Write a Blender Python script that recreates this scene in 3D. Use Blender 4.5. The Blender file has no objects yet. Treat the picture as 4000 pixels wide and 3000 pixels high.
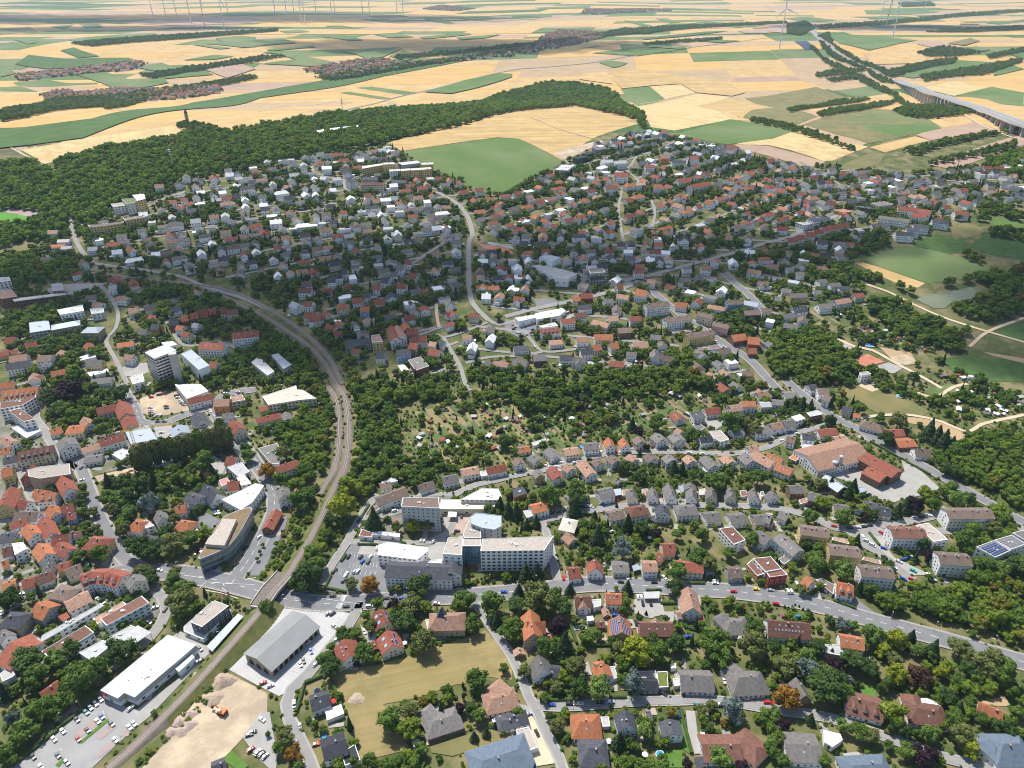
import bpy, bmesh, math, random
import numpy as np
from mathutils import Vector, Matrix, geometry
rad = math.radians
rng = random.Random(7)
nrng = np.random.RandomState(5)
# ---------------------------------------------------------------- camera, light, exposure
scene = bpy.context.scene
F_, CX, CY, H0, PITCH = 2777.0, 2000.0, 1500.0, 350.0, rad(30)
cam = bpy.data.cameras.new('camera'); cam.lens = 36*F_/4000; cam.sensor_width = 36; cam.clip_start = 1; cam.clip_end = 90000
camo = bpy.data.objects.new('camera', cam); scene.collection.objects.link(camo)
camo.location = (0, 0, H0); camo.rotation_euler = (math.pi/2-PITCH, 0, 0); scene.camera = camo
SUN_EL, SUN_AZ = rad(59), rad(-33)          # azimuth measured from the view direction, towards the left
SD = Vector((math.sin(SUN_AZ)*math.cos(SUN_EL), math.cos(SUN_AZ)*math.cos(SUN_EL), math.sin(SUN_EL)))
world = bpy.data.worlds.new('World'); scene.world = world; world.use_nodes = True
wn = world.node_tree; sky = wn.nodes.new('ShaderNodeTexSky'); sky.sky_type = 'NISHITA'; sky.sun_disc = False
sky.sun_elevation = SUN_EL; sky.sun_rotation = SUN_AZ; sky.air_density = 1.0; sky.dust_density = 1.0; sky.ozone_density = 1.0
bg = wn.nodes['Background']; bg.inputs[1].default_value = 0.125; wn.links.new(sky.outputs[0], bg.inputs[0])
sl = bpy.data.lights.new('sun', 'SUN'); sl.energy = 5.0; sl.angle = rad(0.5); sl.color = (1, 0.955, 0.89)
so = bpy.data.objects.new('sun', sl); scene.collection.objects.link(so)
so.rotation_euler = SD.to_track_quat('Z', 'Y').to_euler()
vs = scene.view_settings; vs.view_transform = 'Standard'; vs.look = 'None'; vs.exposure = 0.30; vs.gamma = 1; vs.use_curve_mapping = False
scene.cycles.use_denoising = True; scene.cycles.filter_width = 1.05
scene.cycles.max_bounces = 5; scene.cycles.diffuse_bounces = 3; scene.cycles.glossy_bounces = 2; scene.cycles.transmission_bounces = 2
scene.cycles.volume_bounces = 1; scene.cycles.transparent_max_bounces = 6
COL = scene.collection
# ---------------------------------------------------------------- terrain and unprojection
def T(x, y):
    x = np.asarray(x, float); y = np.asarray(y, float)
    t = np.clip((y-500)/800, 0, 1); h = 100*t*t*(3-2*t)
    v = np.clip((y-1450)/700, 0, 1); w = np.clip((y-2350)/900, 0, 1)
    h = h - 60*v*v*(3-2*v)*(1-w*w*(3-2*w))
    far = np.clip((y-2900)/2500, 0, 1)
    h = h + far*(9*np.sin(x/760+1.3)*np.cos(y/1150+.4) + 7*np.sin(x/420+y/1500+2))
    vf = np.clip((y-5500)/7000, 0, 1)
    return h + vf*(30*np.sin(x/2900+.6)*np.sin(y/2300)+22)
def Tz(x, y): return float(T(x, y))
cP, sP = math.cos(PITCH), math.sin(PITCH)
def G(px, py, h=0.0):
    xc = (px-CX)/F_; yc = -(py-CY)/F_
    dx, dy, dz = xc, cP+yc*sP, -sP+yc*cP
    if dz > -0.012: dz = -0.012
    lo, hi = 10.0, (H0+60)/-dz
    f = lambda t: H0+t*dz-Tz(t*dx, t*dy)-h
    # march to the first crossing
    n = 60; a = lo
    for i in range(1, n+1):
        b = lo*(hi/lo)**(i/n)
        if f(b) < 0: break
        a = b
    for _ in range(22):
        m = (a+b)/2
        if f(m) > 0: a = m
        else: b = m
    return (a*dx, a*dy)
def PX(tile, u, v):
    """photo pixel of a reading: a tile of the 4x4 grid, or A, the whole picture at 2212 px"""
    if tile == 'A': return u*4000/2212, v*4000/2212
    r, c = int(tile[0]), int(tile[1])
    return c*1000+u*1000/2212, r*750+v*1000/2212
def GP(tile, u, v, h=0.0): return G(*PX(tile, u, v), h)
# ---------------------------------------------------------------- materials
MATS = {}
def mat(name, c1, c2=None, scale=0.2, rough=0.85, detail=4, spec=0.25, metal=0, rnd=0.0, bump=0.0, c3=None, scale3=0.02, bands=None, lo=.35, hi=.65, mixlo=.42, mixhi=.6):
    if name in MATS: return MATS[name]
    m = bpy.data.materials.new(name); m.use_nodes = True; nt = m.node_tree; N = nt.nodes; L = nt.links
    b = N['Principled BSDF']; b.inputs['Roughness'].default_value = rough; b.inputs['Specular IOR Level'].default_value = spec; b.inputs['Metallic'].default_value = metal
    col = None
    if c2 is not None:
        tc = N.new('ShaderNodeTexCoord'); no = N.new('ShaderNodeTexNoise'); no.inputs['Scale'].default_value = scale; no.inputs['Detail'].default_value = detail
        no.inputs['Roughness'].default_value = .62
        L.new(tc.outputs['Object'], no.inputs['Vector'])
        rp = N.new('ShaderNodeValToRGB'); rp.color_ramp.elements[0].position = lo; rp.color_ramp.elements[1].position = hi
        rp.color_ramp.elements[0].color = (*c1, 1); rp.color_ramp.elements[1].color = (*c2, 1)
        L.new(no.outputs[0], rp.inputs[0]); col = rp.outputs[0]
        if c3 is not None:
            n3 = N.new('ShaderNodeTexNoise'); n3.inputs['Scale'].default_value = scale3; n3.inputs['Detail'].default_value = 6
            L.new(tc.outputs['Object'], n3.inputs['Vector'])
            r3 = N.new('ShaderNodeValToRGB'); r3.color_ramp.elements[0].position = mixlo; r3.color_ramp.elements[1].position = mixhi
            L.new(n3.outputs[0], r3.inputs[0])
            mx = N.new('ShaderNodeMix'); mx.data_type = 'RGBA'; L.new(r3.outputs[0], mx.inputs[0]); L.new(col, mx.inputs[6]); mx.inputs[7].default_value = (*c3, 1); col = mx.outputs[2]
        if bands:
            ang, per, dk = bands[:3]
            mp = N.new('ShaderNodeMapping'); mp.inputs['Rotation'].default_value = (0, 0, ang); mp2 = N.new('ShaderNodeMapping'); mp2.inputs['Scale'].default_value = (1/per, .035/per, 1); L.new(tc.outputs['Object'], mp.inputs[0]); L.new(mp.outputs[0], mp2.inputs[0])
            wv = N.new('ShaderNodeTexNoise'); wv.inputs['Scale'].default_value = 1.0; wv.inputs['Detail'].default_value = 3; L.new(mp2.outputs[0], wv.inputs['Vector'])
            mr = N.new('ShaderNodeMapRange'); mr.inputs[1].default_value = .35; mr.inputs[2].default_value = .62; mr.inputs[3].default_value = dk; mr.inputs[4].default_value = 1.08; L.new(wv.outputs[0], mr.inputs[0])
            mm = N.new('ShaderNodeVectorMath'); mm.operation = 'SCALE'; L.new(col, mm.inputs[0]); L.new(mr.outputs[0], mm.inputs['Scale']); col = mm.outputs[0]
        if bump:
            bp = N.new('ShaderNodeBump'); bp.inputs['Strength'].default_value = bump; bp.inputs['Distance'].default_value = 1; L.new(no.outputs[0], bp.inputs['Height']); L.new(bp.outputs[0], b.inputs['Normal'])
    if rnd:
        oi = N.new('ShaderNodeObjectInfo'); hs = N.new('ShaderNodeHueSaturation')
        mr = N.new('ShaderNodeMapRange'); mr.inputs[3].default_value = 1-rnd; mr.inputs[4].default_value = 1+rnd; L.new(oi.outputs['Random'], mr.inputs[0])
        L.new(mr.outputs[0], hs.inputs['Value'])
        if col is None: hs.inputs['Color'].default_value = (*c1, 1)
        else: L.new(col, hs.inputs['Color'])
        col = hs.outputs[0]
    if col is None: b.inputs['Base Color'].default_value = (*c1, 1)
    else: L.new(col, b.inputs['Base Color'])
    MATS[name] = m; return m
ROOF = {'o': ('orange tiled', (.44, .175, .085), (.32, .115, .055)), 'r': ('red-brown tiled', (.30, .105, .065), (.20, .065, .045)), 'b': ('dull brown tiled', (.21, .155, .125), (.145, .105, .085)),
        'n': ('brown tiled', (.20, .10, .07), (.135, .065, .05)), 'g': ('weathered grey tiled', (.20, .185, .17), (.14, .13, .125)), 'd': ('dark slate', (.085, .088, .10), (.055, .058, .07)),
        't': ('pale terracotta', (.40, .25, .175), (.29, .165, .115)), 'w': ('white', (.82, .82, .82), (.72, .72, .71)), 'k': ('black tiled', (.045, .047, .055), (.03, .032, .04)),
        'm': ('blue-grey metal', (.34, .39, .44), (.27, .315, .36)), 'c': ('cream', (.66, .60, .50), (.56, .51, .43)), 'q': ('slate-blue metal', (.15, .19, .24), (.115, .15, .195)), 's': ('sand-coloured gravel', (.43, .38, .325), (.33, .29, .25)),
        'e': ('mossy green', (.14, .17, .04), (.09, .12, .03)), 'l': ('light grey', (.46, .46, .45), (.36, .36, .355)), 'y': ('yellow', (.6, .4, .05), (.5, .35, .05)), 'p': ('pink', (.5, .22, .2), (.4, .18, .17))}
WALL = {'w': ('white', (.84, .83, .81)), 'c': ('cream', (.70, .64, .49)), 'y': ('yellow', (.62, .48, .21)), 's': ('sandstone', (.38, .31, .22)), 'g': ('grey', (.38, .38, .38)), 'p': ('pinkish', (.62, .42, .36)),
        'u': ('pale blue', (.30, .42, .60)), 'b': ('brick', (.28, .11, .08)), 'n': ('brown', (.22, .13, .085)), 'r': ('red', (.42, .06, .045)), 'o': ('orange', (.6, .28, .08)), 'd': ('dark grey', (.09, .095, .11)), 'e': ('pale green', (.68, .72, .62)), 'm': ('mint', (.35, .5, .4))}
def roofmat(k):
    n, a, b_ = ROOF[k]; return mat('roof_'+n.replace(' ', '_').replace('-', '_'), a, b_, scale=.55, rough=.8 if k not in 'mw' else .5, rnd=.16 if k not in 'w' else .03, detail=6, bump=.15, spec=.2 if k != 'm' else .4)
def wallmat(k):
    n, a = WALL[k]; return mat('wall_'+n.replace(' ', '_').replace('-', '_'), a, tuple(x*.88 for x in a), scale=.4, rnd=.07, detail=5)
GLASS = mat('window_glass', (.03, .04, .055), rough=.12, spec=.8)
FRAME = mat('window_frame', (.75, .75, .74))
# ---------------------------------------------------------------- mesh helpers
def new_obj(name, mesh, parent=None, loc=None):
    o = bpy.data.objects.new(name, mesh); COL.objects.link(o)
    if parent: o.parent = parent
    if loc is not None: o.location = loc
    return o
def mesh_of(name, verts, faces, mats, midx=None, smooth=False):
    me = bpy.data.meshes.new(name); me.from_pydata([tuple(v) for v in verts], [], [tuple(f) for f in faces])
    for m in mats: me.materials.append(m)
    if midx is not None and len(mats) > 1: me.polygons.foreach_set('material_index', np.asarray(midx, dtype=np.int32))
    if smooth: me.polygons.foreach_set('use_smooth', [True]*len(me.polygons))
    me.update(); return me
class MB:
    """collects pieces of ONE object"""
    def __init__(s): s.v = []; s.f = []; s.m = []
    def add(s, V, Fc, mi=0):
        o = len(s.v); s.v += [tuple(p) for p in V]; s.f += [tuple(i+o for i in f) for f in Fc]; s.m += [mi]*len(Fc)
    def box(s, c, d, lx, ly, z0, z1, mi=0):
        """centre c(x,y), unit direction d, half lengths lx (along d), ly"""
        n = (-d[1], d[0]); P = [(c[0]+d[0]*a*lx+n[0]*b*ly, c[1]+d[1]*a*lx+n[1]*b*ly) for a, b in ((-1, -1), (1, -1), (1, 1), (-1, 1))]
        s.prism(P, z0, z1, mi)
    def prism(s, P, z0, z1, mi=0, top=True, bottom=True, mtop=None):
        n = len(P); V = [(x, y, z0) for x, y in P]+[(x, y, z1) for x, y in P]
        s.add(V, [(i, (i+1) % n, (i+1) % n+n, i+n) for i in range(n)], mi)
        o = len(s.v)-2*n
        if top: s.f.append(tuple(range(o+n, o+2*n))); s.m.append(mi if mtop is None else mtop)
        if bottom: s.f.append(tuple(reversed(range(o, o+n)))); s.m.append(mi)
    def tube(s, p, q, r0, r1, n=8, mi=0):
        p = Vector(p); q = Vector(q); d = (q-p).normalized(); a = d.orthogonal().normalized(); b = d.cross(a)
        V = [p+(a*math.cos(t)+b*math.sin(t))*r0 for t in [2*math.pi*i/n for i in range(n)]]+[q+(a*math.cos(t)+b*math.sin(t))*r1 for t in [2*math.pi*i/n for i in range(n)]]
        s.add(V, [(i, (i+1) % n, (i+1) % n+n, i+n) for i in range(n)]+[tuple(reversed(range(n))), tuple(range(n, 2*n))], mi)
    def ball(s, c, r, mi=0, n=6, m=4, sz=1.0):
        V = []; Fc = []
        for j in range(m+1):
            t = math.pi*j/m
            for i in range(n):
                a = 2*math.pi*i/n; V.append((c[0]+r*math.sin(t)*math.cos(a), c[1]+r*math.sin(t)*math.sin(a), c[2]+r*sz*math.cos(t)))
        for j in range(m):
            for i in range(n): Fc.append((j*n+i, (j+1)*n+i, (j+1)*n+(i+1) % n, j*n+(i+1) % n))
        s.add(V, Fc, mi)
    def build(s, name, mats, parent=None, origin=(0, 0, 0), smooth=False, loc=None):
        ox, oy, oz = origin
        me = mesh_of(name, [(x-ox, y-oy, z-oz) for x, y, z in s.v], s.f, mats if isinstance(mats, (list, tuple)) else [mats], s.m, smooth)
        return new_obj(name, me, parent, loc if loc is not None else (origin if parent is None else None))
def tag(o, label=None, cat=None, group=None, kind=None):
    if label: o['label'] = label
    if cat: o['category'] = cat
    if group: o['group'] = group
    if kind: o['kind'] = kind
    return o
def empty(name, loc, label=None, cat=None, group=None):
    o = bpy.data.objects.new(name, None); COL.objects.link(o); o.location = loc; return tag(o, label, cat, group)
ORD = ['zeroth', 'first', 'second', 'third', 'fourth', 'fifth', 'sixth', 'seventh', 'eighth', 'ninth', 'tenth', 'eleventh', 'twelfth', 'thirteenth', 'fourteenth', 'fifteenth', 'sixteenth', 'seventeenth', 'eighteenth', 'nineteenth']
TENS = {2: 'twenty', 3: 'thirty', 4: 'forty', 5: 'fifty', 6: 'sixty', 7: 'seventy', 8: 'eighty', 9: 'ninety'}
def ordw(n):
    if n < 20: return ORD[n]
    if n >= 100: return 'number %d' % n
    t, u = divmod(n, 10)
    return TENS[t]+'-'+ORD[u] if u else TENS[t][:-1]+'ieth'
# ---------------------------------------------------------------- occupancy, 3 m cells
OX0, OY0, OC, ONX, ONY = -1700, 100, 3.0, 1180, 1150
OCC = np.zeros((ONX, ONY), np.uint8)      # 1 road/rail, 2 building, 4 tree, 8 keep clear
_ci, _cj = np.meshgrid(np.arange(ONX), np.arange(ONY), indexing='ij'); CELX = OX0+(_ci+.5)*OC; CELY = OY0+(_cj+.5)*OC
def inpoly(P, X, Y):
    X = np.asarray(X, float); Y = np.asarray(Y, float); r = np.zeros(X.shape, bool); n = len(P)
    for i in range(n):
        x1, y1 = P[i][:2]; x2, y2 = P[(i+1) % n][:2]
        if y1 == y2: continue
        c = ((Y >= min(y1, y2)) & (Y < max(y1, y2))); xx = x1+(Y-y1)*(x2-x1)/(y2-y1); r ^= c & (X < xx)
    return r
def mark(P, bit, grow=0.0):
    xs = [p[0] for p in P]; ys = [p[1] for p in P]
    cx = sum(xs)/len(xs); cy = sum(ys)/len(ys)
    if grow: P = [(x+(x-cx)/max(1e-3, math.hypot(x-cx, y-cy))*grow, y+(y-cy)/max(1e-3, math.hypot(x-cx, y-cy))*grow) for x, y in [p[:2] for p in P]]
    xs = [p[0] for p in P]; ys = [p[1] for p in P]
    i0, i1 = int((min(xs)-OX0)/OC), int((max(xs)-OX0)/OC)+1; j0, j1 = int((min(ys)-OY0)/OC), int((max(ys)-OY0)/OC)+1
    i0, j0 = max(i0, 0), max(j0, 0); i1, j1 = min(i1, ONX), min(j1, ONY)
    if i1 <= i0 or j1 <= j0: return
    s = (slice(i0, i1), slice(j0, j1)); OCC[s] |= np.where(inpoly(P, CELX[s], CELY[s]), bit, 0).astype(np.uint8)
def occ(x, y):
    i, j = int((x-OX0)/OC), int((y-OY0)/OC)
    return int(OCC[i, j]) if 0 <= i < ONX and 0 <= j < ONY else 0
def free_box(x, y, r, bits=255):
    i, j = int((x-OX0)/OC), int((y-OY0)/OC); k = int(math.ceil(r/OC))
    if not (k <= i < ONX-k and k <= j < ONY-k): return False
    return not (OCC[i-k:i+k+1, j-k:j+k+1] & bits).any()
# ---------------------------------------------------------------- draped sheets
def drape_poly(P, lift, step, name, m, kind='structure', parent=None):
    P = [tuple(p[:2]) for p in P]; out = []
    for i in range(len(P)):
        a, b = P[i], P[(i+1) % len(P)]; n = max(1, int(math.hypot(b[0]-a[0], b[1]-a[1])/step))
        out += [(a[0]+(b[0]-a[0])*k/n, a[1]+(b[1]-a[1])*k/n) for k in range(n)]
    xs = [p[0] for p in out]; ys = [p[1] for p in out]; nb = len(out)
    gx = np.arange(min(xs)+step/2, max(xs), step); gy = np.arange(min(ys)+step/2, max(ys), step)
    if len(gx)*len(gy) > 0:
        X, Y = np.meshgrid(gx, gy); k = inpoly(P, X, Y); inner = list(zip(X[k].tolist(), Y[k].tolist()))
    else: inner = []
    vs_, es, fs, *_ = geometry.delaunay_2d_cdt([Vector(p) for p in out]+[Vector(p) for p in inner], [(i, (i+1) % nb) for i in range(nb)], [], 1, 1e-4)
    V = np.array([(v.x, v.y) for v in vs_]); Z = T(V[:, 0], V[:, 1])+lift
    fs = [f if (lambda a, b, c: (b[0]-a[0])*(c[1]-a[1])-(b[1]-a[1])*(c[0]-a[0]))(V[f[0]], V[f[1]], V[f[2]]) > 0 else tuple(reversed(f)) for f in fs]
    me = mesh_of(name, np.column_stack([V, Z]).tolist(), fs, [m])
    o = new_obj(name, me, parent); 
    if kind: o['kind'] = kind
    return o
def smooth_line(P, step=6.0):
    """Catmull-Rom through P, sampled about every step metres"""
    P = [Vector(p[:2]) for p in P]; P = [2*P[0]-P[1]]+P+[2*P[-1]-P[-2]]; out = []
    for i in range(1, len(P)-2):
        a, b, c, d = P[i-1:i+3]; n = max(1, int((c-b).length/step))
        for k in range(n):
            t = k/n; out.append(0.5*((2*b)+(c-a)*t+(2*a-5*b+4*c-d)*t*t+(3*b-a-3*c+d)*t**3))
    out.append(P[-2]); return out
def offs(L, o):
    R = []
    for i, p in enumerate(L):
        d = (L[min(i+1, len(L)-1)]-L[max(i-1, 0)]).normalized(); R.append(Vector((p.x-d.y*o, p.y+d.x*o)))
    return R
def strip_geo(mb, L, o0, o1, lift, mi=0, zf=None):
    A, B = offs(L, o0), offs(L, o1); V = []
    for k, (a, b) in enumerate(zip(A, B)):
        za = Tz(a.x, a.y) if zf is None else zf(k); zb = Tz(b.x, b.y) if zf is None else za
        V += [(b.x, b.y, zb+lift), (a.x, a.y, za+lift)]
    mb.add(V, [(2*k, 2*k+1, 2*k+3, 2*k+2) for k in range(len(L)-1)], mi)
def mark_line(L, w, bit=1):
    A, B = offs(L, w/2), offs(L, -w/2)
    for k in range(len(L)-1): mark([A[k], A[k+1], B[k+1], B[k]], bit)
# ================================================================ DATA read off the photograph
# R u1 v1 u2 v2 W E R code [flags]: a building by its ridge ends (height R), width W, eaves E; W: a wing of the last building
# F H code name u v ...: a flat building by its roof outline; code: roof letter, wall letter; flags: h hipped, p solar panels, D dormers, s skylights
BUILD = {}
BUILD['30'] = """
@ beside the tracks|the supermarket
F 7 ww supermarket 870 990 1450 512 1695 600 1165 1050 1075 1012 1018 1060
F 4.5 ww loading_dock 1515 800 1660 683 1682 705 1548 830
F 3.4 lw office_podium 1590 440 1835 222 1995 300 1755 548 1590 480
F 10 sd office_block 1650 402 1700 335 1728 330 1855 216 1975 262 1745 442
F 3 mm carport 1785 610 2055 328 2105 350 1833 655
F 9 nw workshop_terrace 870 375 1225 175 1290 235 920 430
F 8 nw workshop_terrace 360 655 738 432 812 490 445 722
F 4.5 tw workshop_annex 805 372 1060 225 1092 245 845 420
F 6 lw storage_row 262 572 870 238 895 262 312 600
F 5 lw filling_station 685 665 880 560 965 600 790 735
F 5 lw filling_station 885 560 1130 430 1188 450 965 598
F 6 ly car_wash 1005 560 1190 428 1310 490 1130 612
F 3 rw carport 500 352 580 312 625 345 545 400
F 4 lw garage 0 850 85 785 135 860 25 915
@ west of the tracks|the supermarket
R 560 235 760 140 13 5.5 8.5 tw
R 505 112 590 128 11 7.5 10.5 bc h
R 1155 -10 1180 45 11 9 13 gc
R 318 238 430 280 13 6 10 og
R 75 345 155 350 12 7 11 ds h
R 95 575 225 640 22 5 10 rw
R 20 75 130 40 10 5 8 on
R 190 50 300 15 10 5 8 rw
R 320 10 430 -25 9 5 8 nw
R 350 1015 505 915 9 3.5 6.5 rw
R 1830 1650 1940 1605 9 4 7 dw
R 20 470 60 520 8 5 8 gw
@ on the main road|the supermarket
C 9 12.5 rw curved_apartment_house 690 12 790 -28 930 -34 1060 8
"""
BUILD['31'] = """
@ around the mown meadow|the goods shed
R 1065 290 1115 400 12 4.5 9 rc p
R 1132 475 1178 600 13 5 10 rc p
R 762 548 812 690 13 4.5 9.5 rw s
R 1005 570 1030 630 6 2.5 4.5 rn
R 1560 350 1740 345 13 7 12 ts h
R 470 1075 625 1022 10 5 8 dw
F 3 ww terrace_roof 600 1165 735 1112 760 1190 615 1250
R 572 1490 768 1415 12 5.5 7.5 kw
F 3.2 kw garage 740 1535 855 1455 900 1590 770 1640
R 1530 1262 1690 1210 13 3.2 6.5 gb h
W 1470 1165 1540 1250 10 3.2 6.3 gb h
R 2040 1065 2180 1035 13 3.2 6.5 tw h
W 2085 940 2160 1010 10 3.2 6.2 tw h
R 1960 1600 2260 1500 19 4 8 qw h
R 2130 1255 2215 1235 8 3 5 dw h
F 4 lw villa_annex 1465 385 1515 375 1550 490 1490 500
F 3 lg garage 2040 1245 2110 1210 2130 1230 2050 1270
F 3 lg garage 1350 1435 1400 1410 1420 1440 1365 1480
"""
BUILD['21'] = """
@ in the hospital grounds|the ward tower
F 22 bg hospital_ward_tower 1255 1060 1270 985 1578 983 1588 1075
F 18 sw hospital_wing 1940 1445 1958 1342 2572 1315 2490 1440
F 17 sw hospital_block 1615 1470 1660 1332 1785 1335 1778 1480
F 16.4 sg hospital_hall 1785 1402 1790 1345 1945 1345 1940 1402
F 16 mg hospital_chapel 1850 1150 1900 1115 2120 1140 2120 1230 2060 1262 1950 1245 1860 1210
F 13 sg hospital_plant_room 1790 1300 1840 1190 1935 1195 1945 1330 1800 1330
R 1130 1570 1700 1592 14 9.5 13 dw
W 1695 1530 1700 1615 11 9.5 14 dw
F 9 ww event_hall 1052 1480 1062 1395 1140 1370 1485 1415 1485 1445 1390 1520
F 4 nw gatehouse 890 1315 915 1258 1010 1290 1000 1325
F 4 ww bus_garage 1005 1300 1020 1270 1245 1295 1240 1325
F 9 cc sports_hall 1768 1000 1950 905 2095 908 2122 975 2085 1005
F 5.5 cc school_wing 1590 1080 1600 1000 1768 1000 2080 1008 2050 1085
F 4 ww canopy 1655 1148 1665 1105 1735 1108 1730 1150
R 1050 988 1290 900 11 7 10 bw
F 3.5 bw garage 1000 1075 1065 1040 1090 1065 1030 1105
F 3.5 lw villa_annex 1430 1530 1600 1520 1620 1590 1440 1600
@ above the hospital|the ward tower
R 1070 872 1160 852 9 3 5 bw
F 4 lw garage 1085 850 1200 800 1225 840 1100 870
R 1408 880 1530 842 9 4 7 bw
R 1610 812 1735 785 10 5 8 gw
R 1775 748 1915 722 10 5.5 8 tw
R 1990 728 2155 698 9 5 8 rw
F 3.5 lw garage 1935 760 1990 750 2000 790 1945 800
@ west of the tracks|the ward tower
R 225 885 243 960 9 8 12 gw
R 345 905 358 945 6 3 6 ow
R 175 1085 92 1235 8 4.5 7.5 rn
F 4 gw garage 20 560 185 515 205 555 120 590 205 640 200 690 130 690
R 175 720 355 662 10 6 9 rw
F 7 cc retail_hall 55 110 345 5 355 45 405 50 522 130 370 145 110 190
R 0 300 205 250 9 5 8 rw
R 255 240 275 300 8 4 7 gw
R 30 208 100 192 8 4 6 ry
"""
BUILD['22'] = """
@ in the upper row|the ward tower
R 42 642 72 682 9 5.5 8 bw
R 170 612 225 650 10 5 7.5 gc
R 312 555 380 612 10 5 7.5 gw
R 448 573 570 555 10 5.5 8 tc
R 618 525 742 515 11 5.5 8 gw
R 832 465 855 520 8 6 10 ow
R 958 468 985 520 8 6 10 ow
R 1085 452 1120 495 10 6 9 bc
R 1238 425 1300 475 11 6 9 gw
R 1402 428 1450 480 12 6.5 9 gc
R 1622 462 1720 450 9 5 8 kw
F 7 sw flat_roofed_house 1705 410 1805 405 1875 480 1800 500 1745 470
F 7 dw flat_roofed_house 1540 255 1640 235 1672 290 1575 310
R 1405 238 1460 290 10 4.5 8 rw s
R 1665 215 1785 200 11 4.5 8 rw
R 1880 195 1975 178 10 6 9 tw s
R 1985 150 2100 150 10 7 10 ow s
R 1430 382 1465 410 8 5 8 tw
F 2.8 gg garage 1560 355 1620 340 1670 380 1610 415
R 60 558 150 545 8 3 5 ow
F 3 lw garden_store 170 510 235 488 245 515 190 535
F 3 lw garden_store 240 490 285 475 300 505 255 515
R 2090 385 2220 370 11 6 9 gw
R 1900 400 1990 385 10 4 7 gw
R 2140 165 2230 160 9 5 7 lc
@ in the middle row|the ward tower
R 215 740 245 785 8 6 9 gy
R 342 715 400 800 9 5.5 8.5 rw
R 470 695 515 735 9 5.5 8 tw
R 600 662 690 768 10 6 9 tw
R 725 645 765 685 9 5.5 8 bw
R 855 618 905 665 9.5 5.5 8 bw
R 1012 610 1065 655 9 5.5 8 tw
R 1175 600 1225 650 10 5.5 8 bw
R 1340 612 1385 660 10 5.5 8 gw
R 1515 618 1560 665 9.5 5.5 8 tw
R 1668 622 1750 705 10.5 5.5 8.5 gw
R 1842 612 1900 670 10.5 5.5 8.5 tw
R 2000 600 2075 665 11 5.5 8.5 gw
R 2040 545 2120 535 9 6 9 tw
R 2092 590 2260 680 12 6 9 tw
F 3 lw veranda 1640 725 1680 720 1715 755 1670 765
R 880 830 925 850 7 2.5 4.5 gg
@ in the steep gabled row|the ward tower
R 748 925 868 900 11 6 9.5 gw s
F 4 mw carport 865 912 940 905 948 958 880 970
R 1032 897 1050 960 8 4.5 9.5 gc
R 1212 893 1226 955 8 4.5 9.5 gw
R 1352 858 1385 955 8.5 4.5 10 gw
R 1555 897 1562 960 8 4.5 10 gw
R 1540 855 1545 895 9 5 8 gg
R 1724 893 1732 955 8 4.5 9.5 gc
R 1886 896 1900 958 8 4.5 9.5 gc
R 2085 901 2105 965 8 4.5 9.5 gw
F 2.8 tg garage 950 922 1010 915 1010 960 955 965
F 2.8 tg garage 1120 915 1168 907 1175 958 1130 970
F 2.8 mw garage 1435 880 1480 870 1500 925 1465 940
F 2.8 lg garage 1615 915 1668 905 1680 955 1622 960
F 2.8 ng garage 1970 925 2020 920 2035 970 1980 975
F 2.8 gw garage 2145 935 2170 930 2182 960 2155 972
@ below the gabled row|the ward tower
R 832 1120 950 1095 11 5.5 8.5 bw
R 1045 1075 1125 1060 11 5.5 9 nw h
R 1300 1038 1312 1100 10 7 11 dw
R 1460 1068 1558 1062 11 6 9 gw h
R 1665 1128 1790 1115 11 4 7 gw
R 1878 1143 2010 1130 12 4 7 gw
R 2090 1150 2240 1142 11 4 7 gp
R 165 1058 300 1025 10 6 9 ow
F 3 lg garage 95 1100 160 1090 205 1130 130 1160
R 480 1188 500 1192 13 5 8.5 cc h
R 470 1288 530 1345 8 3 6 tc
R 475 985 590 965 11 5 8 gc
F 5 do flat_roofed_house 0 905 95 888 130 945 20 985
F 3 gn carport 350 1075 405 1060 430 1085 375 1110
F 3 dg carport 1195 1145 1230 1135 1260 1190 1230 1200
F 9 nw apartment_villa 1792 1252 1905 1236 2016 1350 1915 1390
R 2120 1272 2225 1340 11 6 9 gw
@ by the main road|the ward tower
R 485 1600 585 1590 10 5 9 rw
R 714 1512 724 1590 10 5.5 11 rw
R 868 1565 1005 1565 11 4 6 ge
R 1125 1552 1250 1552 10 6 8.5 tw
F 3 mw veranda 1035 1570 1085 1555 1120 1600 1050 1620
R 1300 1390 1405 1385 11 5 9 rc
W 1255 1465 1310 1488 8 4 6.5 rc
R 1400 1540 1650 1562 10 6 9 rc
F 3 mg carport 1655 1605 1715 1595 1750 1640 1680 1650
R 1862 1600 1982 1600 10 5 8 bg
F 9 nw apartment_villa 2080 1510 2235 1495 2330 1600 2190 1625
F 8.4 nr apartment_villa 2195 1625 2335 1605 2380 1650 2225 1672
F 6 no villa_annex 2030 1560 2075 1520 2180 1640 2120 1659
"""
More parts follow.
